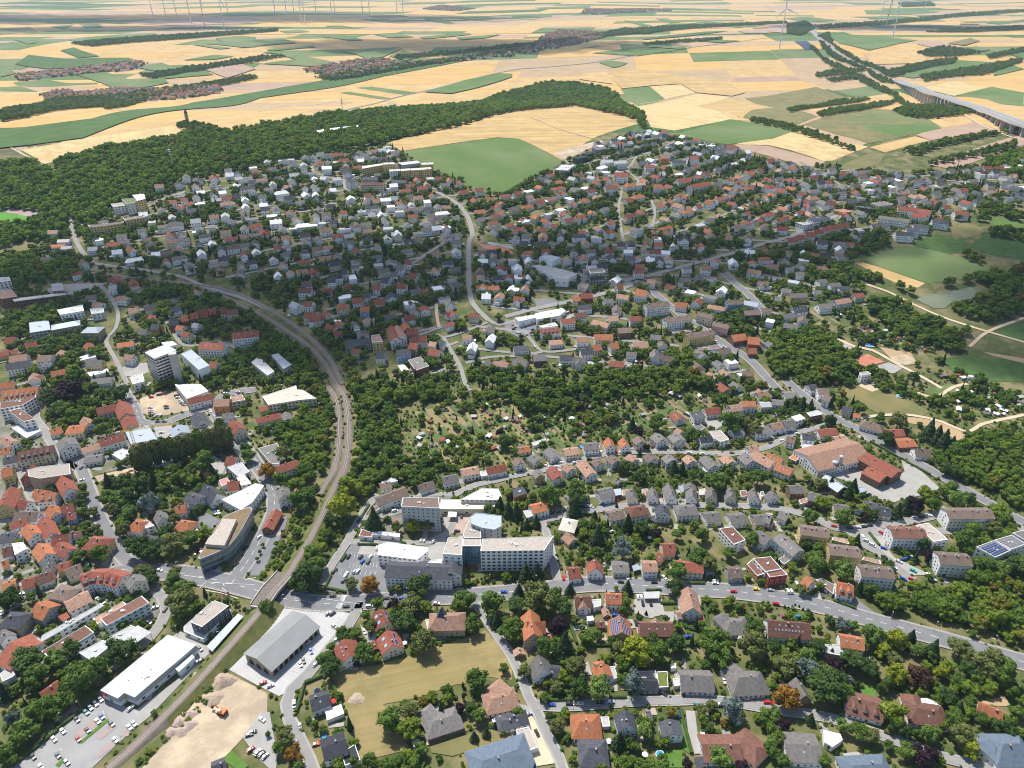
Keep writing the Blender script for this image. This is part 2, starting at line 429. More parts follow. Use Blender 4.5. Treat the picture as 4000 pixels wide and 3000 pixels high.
BUILD['23'] = """
@ at the works|the silos
R 335 620 790 515 30 7 12 tw
R 830 605 1120 762 15 8 10.5 rn
R 860 722 1012 800 15 6.5 9 rn
R 500 790 650 892 11 5 8 mn
F 4 mg site_office 780 900 815 890 855 925 790 945
@ along the avenue|the silos
R 20 352 118 332 9 6 9 tw
R 130 328 222 310 10 6 9 gw
F 7 ww flat_roofed_house 200 285 275 262 322 300 240 325
F 6.5 lb flat_roofed_house 332 250 430 225 470 265 365 285
R 350 15 412 5 10 5 8 dw
R 430 40 520 45 12 7 10 bw
R 490 92 548 112 12 7 10 bw
R 140 85 250 75 12 4 6 gw
R 20 140 130 150 10 3.5 5.5 gw
R 650 190 728 210 10 4 8 dc
R 430 400 588 385 10 5 8 rw
R 300 430 400 440 10 6 9 dw
R 162 455 235 470 10 5.5 8 bw
R 570 465 658 450 8 4 6 tc
F 3 lw garage 270 540 330 515 390 535 320 568
R 0 600 130 655 10 6 9 ow s
R 75 690 210 742 10 6 9 ow s
F 3 on garage 180 645 215 612 275 640 235 668
R 852 320 960 350 12 4 8 bw h
R 1032 400 1165 395 11 5 8 rw
R 1102 498 1258 488 13 4 6 ob
R 1268 560 1395 568 11 4 8 bw
R 740 255 795 262 7 3 5 ow
@ below the works|the silos
R 182 888 298 885 10 6 9 gn
R 350 945 458 960 10 6 9 gn
R 22 925 58 960 10 5 9 gw
R 102 1100 175 1125 10 5 8 gw
R -30 1130 30 1150 10 5 8 gw
R 572 1050 700 1060 11 4 7 gc
R 832 1018 950 1050 12 4 7 dc
R 955 1065 1060 1082 11 4 7 dc
F 3 tg garage 265 1005 330 985 345 1020 280 1040
F 3 tg garage 555 1350 560 1325 690 1345 695 1385
F 3 ty garage 812 1520 830 1498 965 1525 975 1560
@ among the blocks|the silos
R 280 1240 520 1272 11 10.5 12.5 by B
R 530 1410 795 1440 11 10.5 12.5 by B
R 795 1590 1080 1615 11 10.5 12.5 bw B
R 1060 1258 1350 1262 12 10.5 13 nw B
F 11 sw apartment_block 1275 1225 1385 1205 1552 1345 1432 1365
R 1540 1098 1930 1095 12 10.5 13 bw B
R 1470 1478 1745 1498 12 10.5 13 bw B
F 13 ge apartment_block 1800 1410 1950 1355 2095 1440 1960 1500
F 13.6 ge apartment_block 1955 1352 2105 1308 2230 1385 2098 1432
F 14 ge apartment_block 2112 1290 2225 1262 2350 1330 2250 1368
R 100 1298 270 1440 11 7 10 gw s
F 3 gw garage 90 1520 150 1478 195 1520 140 1560
"""
BUILD['32'] = """
@ south of the main road|the meadow
R 545 190 680 185 9 5.5 9 nw
W 612 215 616 262 6 5 8 tw
R 812 160 945 164 9 5.5 9 ow s
F 4 lw garage 685 210 768 205 768 260 705 275
R 802 275 822 335 4 2.5 4 tn
R 157 295 188 495 11 7 13 os s
W 130 400 285 395 9 7 12 os
R 300 520 345 520 6 3 5 on
R 55 622 68 668 6 2.5 4.5 tn
R 927 347 948 485 13 4.5 9.5 oy P
R 1108 412 1390 415 11 5.5 10 nb s
W 1243 368 1247 412 7 6 9.5 tb
R 1522 98 1562 275 12 6 11.5 tw
W 1425 318 1480 312 6 3.5 5.5 tw
F 3 rw veranda 1585 330 1640 318 1665 392 1590 398
R 1885 400 1985 395 13 3.2 7 gw h
W 1820 345 1890 410 9 3.2 6 gw h
F 3 lg carport 1132 140 1275 135 1273 195 1145 197
F 3 lw veranda 1945 548 1960 508 2028 508 2022 552
@ above the southern street|the meadow
R 227 685 278 800 12 4.5 12 gw
W 290 795 405 805 8 4.5 7 dw
R 765 752 800 845 10 4 8 ow
W 720 770 790 760 9 4 7.5 ow
F 3.2 lw villa_annex 830 790 882 785 915 880 848 897
F 3.5 sg flat_roofed_house 1058 827 1240 822 1255 890 1118 905
W 1130 912 1255 912 8 3 5.5 kg
F 3.5 eg garage 1250 832 1340 828 1350 960 1268 965
R 1455 858 1735 868 14 3.5 8 gw
F 3 lg garage 1390 892 1450 885 1455 945 1402 955
R 1960 880 2120 872 15 3.3 8.5 gw h
W 1900 778 2010 855 10 3.3 7 gw h
F 3 dn carport 1800 757 1880 755 1885 825 1800 822
F 3 ww garden_store 1370 765 1412 760 1418 795 1375 800
F 3 ww garden_store 645 355 698 348 706 385 655 392
R 732 405 798 402 5 2.5 4 nn
@ below the southern street|the meadow
R 592 1262 690 1262 13.5 3.3 7.2 ow h
F 2.8 lg garage 765 1222 832 1220 848 1300 785 1303
R 970 1158 1008 1285 10 5.5 10.5 dw
R 1360 1245 1395 1368 10.5 5.5 7.5 dw
R 665 1488 745 1488 14 4.5 9 dw h
R 1640 1455 1970 1455 15 3.3 7 nw
W 2010 1395 2110 1480 14 3.3 7 nw h
F 4 sw villa_annex 35 1335 145 1305 228 1480 115 1522
R -10 1225 85 1205 8 3 5.5 dw h
F 2.5 dw pool_cabin 1155 1175 1195 1170 1222 1248 1180 1255
F 3 dg carport 1570 1572 1655 1560 1690 1640 1600 1680
"""
BUILD['33'] = """
@ on the wooded slope|the brown skylit house
R 330 2 385 42 9 6 10 ow
R 597 62 737 88 11 6 10 ow D
F 3.5 bn garage 410 35 470 25 575 80 562 160
R 0 388 360 418 13 5 11 nw S
R 628 520 828 553 10 5.5 9 ow s
F 4 lg garage 490 592 620 600 665 655 650 695 495 665
R 243 882 325 1030 9 3.5 9 gn
R 685 1038 992 1115 15 3.5 8 nw D
R 1290 1142 1465 1168 14 3.3 7 nw h
W 1250 1040 1292 1135 9 3.3 6.5 nw h
F 4 ww conservatory 1320 1060 1372 1060 1490 1110 1480 1150 1335 1118
R 1822 1102 2030 1180 10 4 8 ow
R 2030 1450 2180 1450 17 5 10.5 qw h
W 1900 1420 1970 1480 9 5 8.5 qw h
R 150 1450 445 1470 16 4 6.5 gw
F 4 ww pavilion 480 1335 622 1370 642 1420 555 1480 490 1440
R 740 1640 985 1625 14 4 8 qw h
"""
BUILD['20'] = """
@ in the old town|the theatre
R 20 65 325 20 15 11 16 oc D
F 12 nw town_hall_wing 0 162 168 152 302 85 312 112 200 185 0 225
F 12 nw town_hall_block 75 235 170 210 305 308 205 330
F 4 lw town_hall_terrace 100 380 235 330 355 405 230 470
R 722 285 768 338 9 5 9 tw
R 430 402 525 372 10 4 7 ow
R 620 372 675 365 13 7 10 oc h
R 552 462 590 520 14 10 14 gw
R 832 212 990 172 11 7 11 rc
R 1037 142 1088 255 13 7 12 rc
R 1092 272 1128 355 12 7 11 rc
R 702 560 845 512 10 5 8 tw
R 852 482 1060 422 12 7 11 rw s
R 152 592 450 532 12 9 13 nc D
R 30 642 140 622 10 7 10 dw
R 12 742 100 722 12 8 12 oy
F 13 ss theatre 240 748 345 718 600 690 610 780 345 818 250 800
R 215 790 285 700 9 8 12 rb
R 532 792 590 900 11 8 13 rw
R 330 950 480 938 10 7 11 ow D
R 300 912 400 922 9 6 10 ow
R 432 1048 480 1110 9 7 11 ow
R 522 1062 625 1032 10 7 11 rp
R 582 1122 655 1110 8 6 9 ru
R 92 888 22 1040 12 8 13 ry
R 162 1002 240 1022 9 6 10 rw
R 132 1112 330 1108 11 7 11 bw
R 82 1202 230 1162 9 6 9 rw
R 232 1218 300 1290 10 6 10 ow
R 372 1152 440 1290 10 6 10 rw
R 452 1322 590 1300 10 6 10 rw
R 12 1302 130 1290 12 6 9 dw
R 22 1422 100 1402 10 5 9 nw
F 8 ww flat_roofed_house 105 1380 200 1370 235 1422 130 1480
R 332 1382 400 1468 11 6 10 ow
R 502 1372 600 1430 10 6 10 rw
R 502 1562 600 1540 9 6 9 ry
R 562 1612 690 1560 9 6 9 bc
R 792 1332 870 1342 13 8 13 ry h
R 12 1542 60 1522 9 5 8 ow
R 372 1562 450 1552 8 5 8 gw
R 382 1642 450 1622 8 5 8 rw
R 600 1295 700 1275 7 4 6 nw
R 20 460 110 500 10 6 9 tw
R 20 560 90 555 9 6 9 ow
@ around the pit|the gravel car park
F 8 ww furniture_hall 1510 0 1735 0 1800 65 1618 138
R 1622 138 1838 82 8 7 10 rw
R 1852 138 1982 132 11 8 12 to
F 7 tc shop_annex 1988 112 2090 90 2120 140 2000 160
R 1922 260 2010 248 10 6 9 gw
R 2012 312 2068 380 11 8 13 rc
R 1692 238 1740 308 12 8 13 dw
R 1540 357 1562 420 14 6 9 mc
F 6 gc workshop 1615 412 1800 365 1868 420 1650 480
F 7 mc workshop 1085 415 1280 355 1360 480 1130 520
F 4 lw workshop 960 605 1060 560 1135 590 1050 660
R 732 640 880 620 10 4 6 gw
@ around the gardens|the gravel car park
R 1962 632 2040 642 11 6 10 rw
F 8 lw corner_shop 1965 722 2090 680 2155 760 2060 800
F 5 pw corner_shop 1895 835 1955 812 1992 850 1915 885
R 1968 850 2060 840 11 7 11 rc
F 9 cc corner_shop 2045 812 2110 785 2172 860 2085 880
R 1767 868 1872 950 12 5 11 dw
R 1625 950 1738 985 11 6 9 dw
R 1512 1060 1600 1042 9 5 9 ow
R 1367 1095 1402 1150 9 5 10 gw
R 1168 1188 1205 1195 12 5 9 ow h
F 6 lw villa_annex 1237 1185 1270 1175 1335 1225 1260 1250
R 1562 1190 1620 1198 11 5 9 ow h
F 3 lg garage 1590 1275 1680 1235 1725 1275 1640 1320
R 1240 1320 1340 1345 8 3 5 dw
F 8 ww curved_shop 1917 1000 2080 925 2140 895 2205 862 2280 880 2245 935 2180 1025 2080 1090
"""
BUILD['10'] = """
@ around the school|the office tower
F 29 ww office_tower 1255 1390 1430 1310 1520 1368 1335 1450
F 12 mw storage_hall 1560 1390 1650 1345 1815 1510 1720 1555
F 8 ww office_annex 1395 1300 1490 1285 1530 1320 1440 1350
F 11 ww school 495 1020 708 960 725 1030 525 1075
F 9 mg sports_hall 250 1120 415 1095 440 1200 265 1235
R 482 1150 640 1112 13 9 12 ms h
R 762 1172 830 1172 14 9 12 ms h
F 7 lw school_wing 775 1005 890 995 902 1045 795 1065
F 7 cn school 110 930 550 858 560 882 130 962
F 7 ln school_wing 440 785 530 778 555 860 460 870
F 9 lw school_wing -60 740 75 725 95 770 -40 800
F 9 tb school_wing -60 850 90 830 150 910 20 940
R 742 900 830 890 12 5 8 bw
R 812 950 880 960 10 5 8 tw
R 942 815 1010 808 10 5 8 lw
R 1022 900 1100 910 10 5 8 tw
R 1112 1010 1190 1000 11 5 9 tw
R 1732 1302 1940 1312 14 10 14 rw s
R 2005 1222 2230 1192 14 10 14 rw s
R 1822 1462 1880 1472 11 7 11 rc
R 1012 1312 1150 1290 10 6 9 ow
R 1082 1402 1150 1412 9 6 10 tw
R 332 1422 450 1412 14 11 14 bw
R 752 1462 880 1452 12 7 11 gy
F 4 ww garage 755 1562 925 1522 940 1550 780 1600
R 792 1622 960 1600 12 5 8 gw
R 82 1422 230 1402 11 7 11 tw
R 52 1492 260 1452 12 7 11 dw
R 42 1262 130 1252 11 4 8 rw
R 1202 1182 1270 1192 9 6 10 gc
R 1312 1142 1380 1152 10 6 10 do
R 1462 1102 1540 1100 9 7 12 db
R 1562 1072 1620 1062 9 7 12 ob
R 1642 1052 1710 1042 9 7 12 rb
R 1722 1022 1790 1012 9 7 12 ro
R 1802 1012 1860 1002 9 7 12 rb
R 1902 1010 1960 1000 10 7 12 rc
R 1962 1022 2050 1012 10 7 11 nc
R 1532 1152 1590 1162 9 6 9 ow
R 1672 1132 1720 1142 9 6 9 lw
R 1582 1202 1640 1222 9 6 9 rc
F 8 lw office_annex 1120 1600 1230 1565 1250 1640 1150 1670
@ on the town edge|the sports pitch
F 13 ee apartment_block 1048 55 1140 40 1185 95 1100 120
F 15 cy apartment_block 1140 15 1240 0 1260 70 1190 100
F 9 sw apartment_block 955 100 1085 78 1100 120 985 145
F 10 by apartment_block 760 290 870 285 1000 255 1070 235 1060 262 920 300 780 320
F 10 by apartment_block 1065 230 1235 190 1250 215 1150 240 1090 260
R 1462 78 1520 68 10 5 8 rw
R 1562 58 1620 52 10 5 8 rw
R 1612 92 1680 85 10 5 8 rw
R 1522 122 1590 118 10 5 8 rw
R 412 335 500 330 12 5 8 tw
R 502 415 600 408 10 4 6 lw
R 432 460 560 452 11 4 6 ow
R 532 475 620 468 11 4 6 lw
R 1102 462 1150 490 9 5 10 ow
R 352 570 440 558 10 4 7 gw
"""
BUILD['11'] = """
@ inside the rail curve|the pink block
F 8 lc workshop 0 1430 50 1440 160 1560 100 1600 -40 1470
F 9 mc workshop 130 1400 190 1385 310 1500 240 1545
R 1165 1140 1210 1270 11 8 12 rw
R 1215 1140 1262 1250 10 8 12 tw
R 1280 1120 1310 1180 9 7 11 ob
R 1300 1190 1395 1190 11 7 11 rs
R 1322 1262 1390 1255 9 7 11 rw
R 1402 1252 1470 1242 9 7 11 rw
F 11 ty apartment_house 995 1235 1065 1225 1095 1300 1005 1310
R 772 1290 990 1262 13 7 10 dg
R 1042 1382 1110 1382 11 7 12 dw
R 1212 1372 1330 1355 11 8 12 du
R 1330 1302 1400 1315 11 9 13 rs
R 1402 1302 1480 1302 10 7 10 dw
R 1502 1292 1560 1302 10 7 10 tw
R 1572 1282 1630 1292 9 6 9 dw
R 1502 1352 1590 1372 11 7 11 rw
F 7 gb workshop_hall 1315 1450 1420 1415 1495 1510 1380 1555
F 4 ww warehouse 1225 1495 1280 1487 1320 1540 1260 1560
R 422 1042 520 1042 11 7 11 rc
R 482 1072 560 1072 10 6 10 rc
R 432 942 490 950 11 7 11 rw
R 312 942 370 972 11 7 11 mw
R 372 832 480 832 11 7 11 nw
R 592 1022 630 1050 10 6 10 rc
R 702 972 800 972 11 6 10 oc
R 832 922 920 912 11 6 10 rw
R 932 872 990 870 10 6 10 dw
R 1022 802 1080 812 10 6 10 rw
R 1092 742 1150 752 10 6 10 dw
R 1162 692 1220 690 10 6 10 gw
R 1222 632 1280 642 10 6 10 gw
R 1292 582 1350 592 10 6 10 rw
R 1022 932 1110 932 10 6 10 rw
R 1222 792 1300 800 10 6 10 rw
R 1322 702 1390 710 10 6 10 rw
R 622 742 690 742 11 7 11 dw
R 682 712 740 702 10 7 11 dw
R 742 672 790 672 10 7 11 dc
R 902 992 980 992 10 6 10 ou
R 452 1092 580 1070 9 6 9 rw
R 612 1132 690 1172 9 5 9 rc
R 702 1112 760 1132 9 5 8 ow
F 5 ww warehouse 670 1110 710 1090 740 1120 700 1142
R 672 1212 740 1202 9 5 8 rw
R 832 1352 900 1362 9 5 8 rc
"""
BUILD['12'] = """
@ near the crossroads|the car dealer
F 8 lw car_dealer_hall 180 610 280 600 560 715 480 770 370 760
F 9 mw car_dealer_hall 235 560 300 525 420 565 345 625
F 14 gg office_block 655 655 780 650 805 700 680 715
R 372 730 510 725 10 7 8.5 rw
F 6 ww supermarket 25 1090 205 1050 210 1085 60 1130
F 6 ww supermarket 200 1050 430 990 465 1020 410 1075 215 1120
F 5 lw supermarket_annex 230 1160 370 1120 395 1160 260 1180
R 242 1190 400 1172 12 7 10 rw D
R 422 1102 540 1092 11 7 10 rw
R 542 1052 640 1042 10 6 9 nw
R 912 880 1010 900 11 7 10 tw
R 1082 832 1170 862 14 8 13 ow
R 1172 752 1240 762 10 6 9 tw
R 1052 672 1140 672 9 6 9 rw
R 522 912 590 912 9 6 9 ow
R 592 882 690 872 11 7 11 rr
R 902 802 950 790 8 7 12 ow
R 792 930 870 922 11 6 9 gw
R 572 982 680 972 11 5 8 dw
R 832 1082 910 1072 11 5 8 tw
R 702 1100 840 1142 12 5 8 tc
R 912 1182 1020 1172 12 5 8 bn
R 712 1232 870 1232 11 5 9 ow s
R 552 1262 660 1252 11 5 8 tw
R 692 1332 760 1312 10 6 10 oc
R 842 1312 910 1300 11 6 10 ow
R 1042 1302 1170 1292 13 5 9 tw
R 592 1362 680 1352 10 6 10 dw
R 412 1412 520 1412 11 5 8 dw
R 182 1412 290 1402 12 5 9 gn
R 12 1442 130 1462 12 4 8 gw
R 12 1342 140 1332 11 4 6 dw
R 322 1292 430 1282 10 4 6 tw
R 1012 1082 1110 1072 11 5 8 rw
R 1200 1232 1290 1242 10 5 8 gw
@ by the long blocks|the car dealer
R 1152 975 1350 945 11 10 12.5 bw B
R 1320 1100 1540 1062 11 10 12.5 bw B
R 1512 1240 1735 1190 11 10 12.5 by B
R 1612 1030 1740 1070 10 8 11 bc B
R 1742 1115 1880 1155 10 8 11 bp B
R 1892 1242 2010 1222 14 5 9 on
R 2042 1252 2140 1262 13 7 12 ob
R 2042 1352 2110 1352 9 4 8 on
F 3 bg garage_row 1540 1360 1780 1310 1820 1345 1590 1395
F 3 bg garage_row 1380 1215 1560 1170 1590 1195 1410 1240
R 1852 942 1990 932 10 7 10 bu B
R 2012 935 2130 965 10 7 10 mw
R 2002 1030 2140 1022 11 7 10 bd
R 2160 1005 2240 1010 10 7 10 bw
R 1412 952 1510 962 11 4 8 ow
"""
BUILD['13'] = """
@ by the gardens|the pond
R 432 762 500 752 10 6 9 gw
R 532 792 620 782 10 6 9 gw
R 612 822 700 812 10 6 9 dw
R 742 882 820 872 10 5 8 rc
R 572 942 700 912 11 6 9 tw
R 182 882 330 872 11 6 9 gy
R 212 1002 330 982 12 6 10 dw s
R 432 972 560 962 12 5 9 gw
R 392 852 460 852 9 5 8 gw
R 62 902 120 912 9 5 8 gc
R 242 692 310 692 9 5 8 gw
R 162 652 220 652 9 5 8 gw
R 122 832 200 842 9 5 8 gw
R 122 1062 230 1042 10 4 7 gw
F 8 sw apartment_villa 790 1560 860 1550 890 1575 810 1590
@ in the eastern quarter|the zigzag terrace
R 162 400 250 392 11 7 11 rc
R 242 378 320 372 11 7 11 rc
R 322 352 400 348 11 7 11 rc
R 392 330 470 322 11 7 11 rc
R 462 305 540 300 11 7 11 rw
R 532 292 610 282 11 7 11 rw
R 612 275 690 270 11 7 11 rw
F 9 dw school 330 230 430 190 540 220 400 270
F 6 lw school_annex 240 260 320 250 400 275 310 300
F 5 oo shop_hall 570 155 650 138 725 170 660 190
F 6 dn shop_hall 740 110 890 125 890 160 760 130
F 8 bc warehouse 890 95 1000 70 1080 110 960 130
R 962 195 1220 250 11 6 8.5 gw
R 1122 122 1290 142 12 7 11 rw
R 1202 122 1410 172 12 7 11 rw
R 1252 172 1370 202 12 7 11 rw
R 1102 342 1250 352 13 7 10 dw
R 1202 302 1310 322 12 7 10 dw
R 1262 272 1390 292 11 7 10 dw
R 1422 232 1560 252 12 7 10 dw
R 1612 165 1730 172 11 7 10 rw
R 672 70 760 62 11 5 8 dy
"""
# roads: width, look, points.  looks: a asphalt, l light asphalt, p pale concrete, t track, r rail
ROADS = """
a 13 dash A 602 1293 700 1305 800 1300 870 1294 1000 1288 1100 1280 1200 1270 1300 1262 1450 1270 1600 1280 1750 1305 1900 1345 2050 1385 2240 1440
a 15 dash A 620 1296 560 1278 500 1262 440 1248 400 1240 330 1235
a 9 dash A 330 1235 250 1233 175 1272 90 1330 30 1400
a 11 dash A 500 1262 520 1235 556 1180 590 1110 590 1060 570 1030 545 990 500 930 470 890 452 868
a 9 none A 165 985 190 1050 212 1110 245 1170 272 1210 320 1235
l 8 none 20 600 640 530 620 400 430 300 290 340 180 380 60
a 8 none 20 600 660 680 750 500 660 200 750 100 770 0 800
l 6 none 20 180 760 220 860 320 1080 400 1250 470 1420 480 1659
l 6 none 20 0 1190 140 1210 330 1260
a 8 dash 20 1050 0 1100 100 1180 230 1215 330 1300 350 1450 330 1600 270 1780 215 1850 170 1960 90 2212 50
a 8 dash 20 1790 190 1900 340 2000 480 2120 620 2290 820
l 7 none 30 1290 90 1400 180 1440 300 1390 420 1230 600 1060 720 960 800
l 7 none 31 900 230 870 310 790 440 620 640 450 850 310 980 262 1100 290 1240 370 1400 460 1590 500 1700
l 6 none 31 1890 230 1960 330 2100 540 2212 700 2292 890 2360 1050 2430 1180 2520 1380 2620 1580 2660 1700
l 6.5 none 32 170 1120 400 1130 700 1115 1000 1090 1400 1080 1700 1075 2000 1110 2212 1148 2412 1180 2660 1212 2812 1250 3162 1370 3362 1440 3612 1540 4012 1640 4200 1700
p 5 none 32 1540 1170 1560 1350 1620 1540
l 6 none 22 -500 960 -300 870 -150 840 0 800 300 740 550 670 800 610 1100 590 1500 590 1900 605 2212 545 2400 445 2612 385 2770 340 2850 300
l 6.5 none 22 250 1180 500 1130 800 1080 1000 1058 1300 1045 1600 1050 2000 1060 2212 1065 2400 1100 2560 1140 2700 1190 2790 1250
l 6 none 22 250 1180 300 1300 350 1500 390 1700
l 6 none 21 560 1740 660 1560 780 1380 880 1200 960 1060 1060 960
l 5 none 21 880 1170 1050 1150 1250 1100 1330 1000 1500 960 1700 960
l 5 none 21 820 1370 1100 1370 1500 1370 1650 1300 1700 1200 1760 1110
a 9 none 23 150 -30 330 120 600 310 760 380 1000 520 1300 690 1600 860 1850 1000 2230 1210
a 9 none 13 -380 700 -300 780 -160 900 0 1080 -60 1050
a 9 none 12 2300 1720 2212 1620 2050 1450 1840 1320 1560 1130 1380 1000 1250 890 1180 820 1100 790 950 770
l 7 none 23 2790 1250 700 1290
l 7.5 none 23 420 1170 560 1240 720 1265 900 1230 1200 1190 1500 1120 1560 1080
l 7 none 23 700 1270 830 1390 960 1460 1090 1570 1250 1700
p 5 none 33 410 160 470 200
l 8 none 12 950 770 1200 720 1500 640 1800 560 2212 440 2400 390 2600 290 2850 190
l 8 none 11 2010 1110 1900 1000 1850 900 1840 700 1842 430 1870 380 1850 270 1800 170 1720 90 1560 0
l 7 none 11 2000 1100 2100 1150 2250 1110
l 7 none 11 640 1100 900 1000 1050 880 1250 690 1400 590 1550 490 1620 440
l 6 none 11 1620 1260 1700 1400 1760 1500 1810 1659 1850 1720
l 5.5 none 11 1560 1230 1620 1260 1800 1210 2000 1130
l 6 none 12 20 1120 100 1200 180 1300 260 1380 450 1375 750 1325 800 1290
l 6 none 12 -400 1480 -200 1430 30 1420 260 1385
l 9 none 12 -60 1080 200 1010 420 965 600 925 900 850 1050 800
l 5.5 none 12 950 -10 920 150 940 300 965 430
l 5.5 none 12 1200 60 1235 180 1210 310
l 7 none 10 600 220 640 380 700 500 790 605 950 640 1200 670 1450 710 1600 745 1800 830 2100 920 2300 1010
l 7 none 10 560 200 740 300 900 245 1050 200 1250 140 1450 50 1600 0
l 6 none 10 860 800 950 900 1020 1050 1000 1180 920 1290 1000 1450 1100 1659
l 6 none 10 1480 1180 1600 1330 1900 1300 2100 1380
a 9 none 01 740 975 900 925 1150 862 1450 790 1800 700 2212 608 2512 582 2912 542 3212 490 3512 442 3912 392 4312 342 4500 320
l 26 none 03 1140 735 900 612 700 520 560 430 450 340 400 275 450 210 600 150 750 105 850 70 1000 30 1100 0
t 4 none 03 830 600 950 720 1150 760 1400 880 1700 1000 2000 1150 2212 1220
t 3.5 none 23 780 300 1000 272 1250 275 1500 330 1720 420 1850 350 2212 270
t 3.5 none 13 850 800 1050 870 1250 970 1500 1080 1800 1180 2212 1300
t 3.5 none 13 1740 1340 1900 1210 2212 1090
t 4 none 13 600 1270 750 1340 900 1370 1100 1480 1250 1560 1400 1640 1500 1700
t 3.5 none 23 1250 60 1430 120 1600 30 1720 0
t 3.5 none 11 1560 970 1560 1050 1580 1170
t 3 none 00 350 1420 430 1460 490 1530
t 3 none 00 80 1270 230 1350 400 1420
t 3 none 02 150 1010 300 1070 450 1130 700 1200
t 3 none 02 1100 900 1600 808 1900 840 2212 920
t 3 none 02 1340 640 1560 790
t 3 none 02 1600 910 1900 1020
t 3 none 02 1870 700 2010 800
t 3 none 01 0 970 300 930 700 870
l 6 none 02 1030 1430 1090 1350 1250 1300 1400 1230
l 6 none 02 1040 1420 1000 1480 1090 1560 1060 1640
l 6 none 02 440 1370 500 1420 620 1440 760 1400 880 1340
l 6 none 01 480 1440 520 1500 760 1560 900 1520 1100 1490
l 6 none 01 760 1560 780 1640 900 1659
l 6 none 03 280 1400 420 1480 560 1560 700 1650
l 6 none 03 620 1480 900 1460 1200 1520 1500 1560 1900 1580 2212 1600
"""
RAIL = ('30', [930, 1670, 1210, 1422, 1600, 1028, 1900, 700, 2212, 345, 2362, 130, 2490, -10, 2560, -130, 2640, -250, 2740, -440, 2800, -560, 2880, -750, 2965, -900, 3000, -1060, 3012, -1260, 3000, -1440, 2970, -1560, 2900, -1659])
RAIL2 = ('11', [745, 1659, 640, 1450, 500, 1290, 300, 1130, 100, 1010, 0, 950, -212, 860, -500, 800, -1000, 750, -1260, 715, -1500, 700, -1800, 690])
RAILB = ('11', [690, 1659, 590, 1480, 440, 1320, 250, 1190, 60, 1070, -110, 990, -330, 880, -600, 800, -1000, 757])
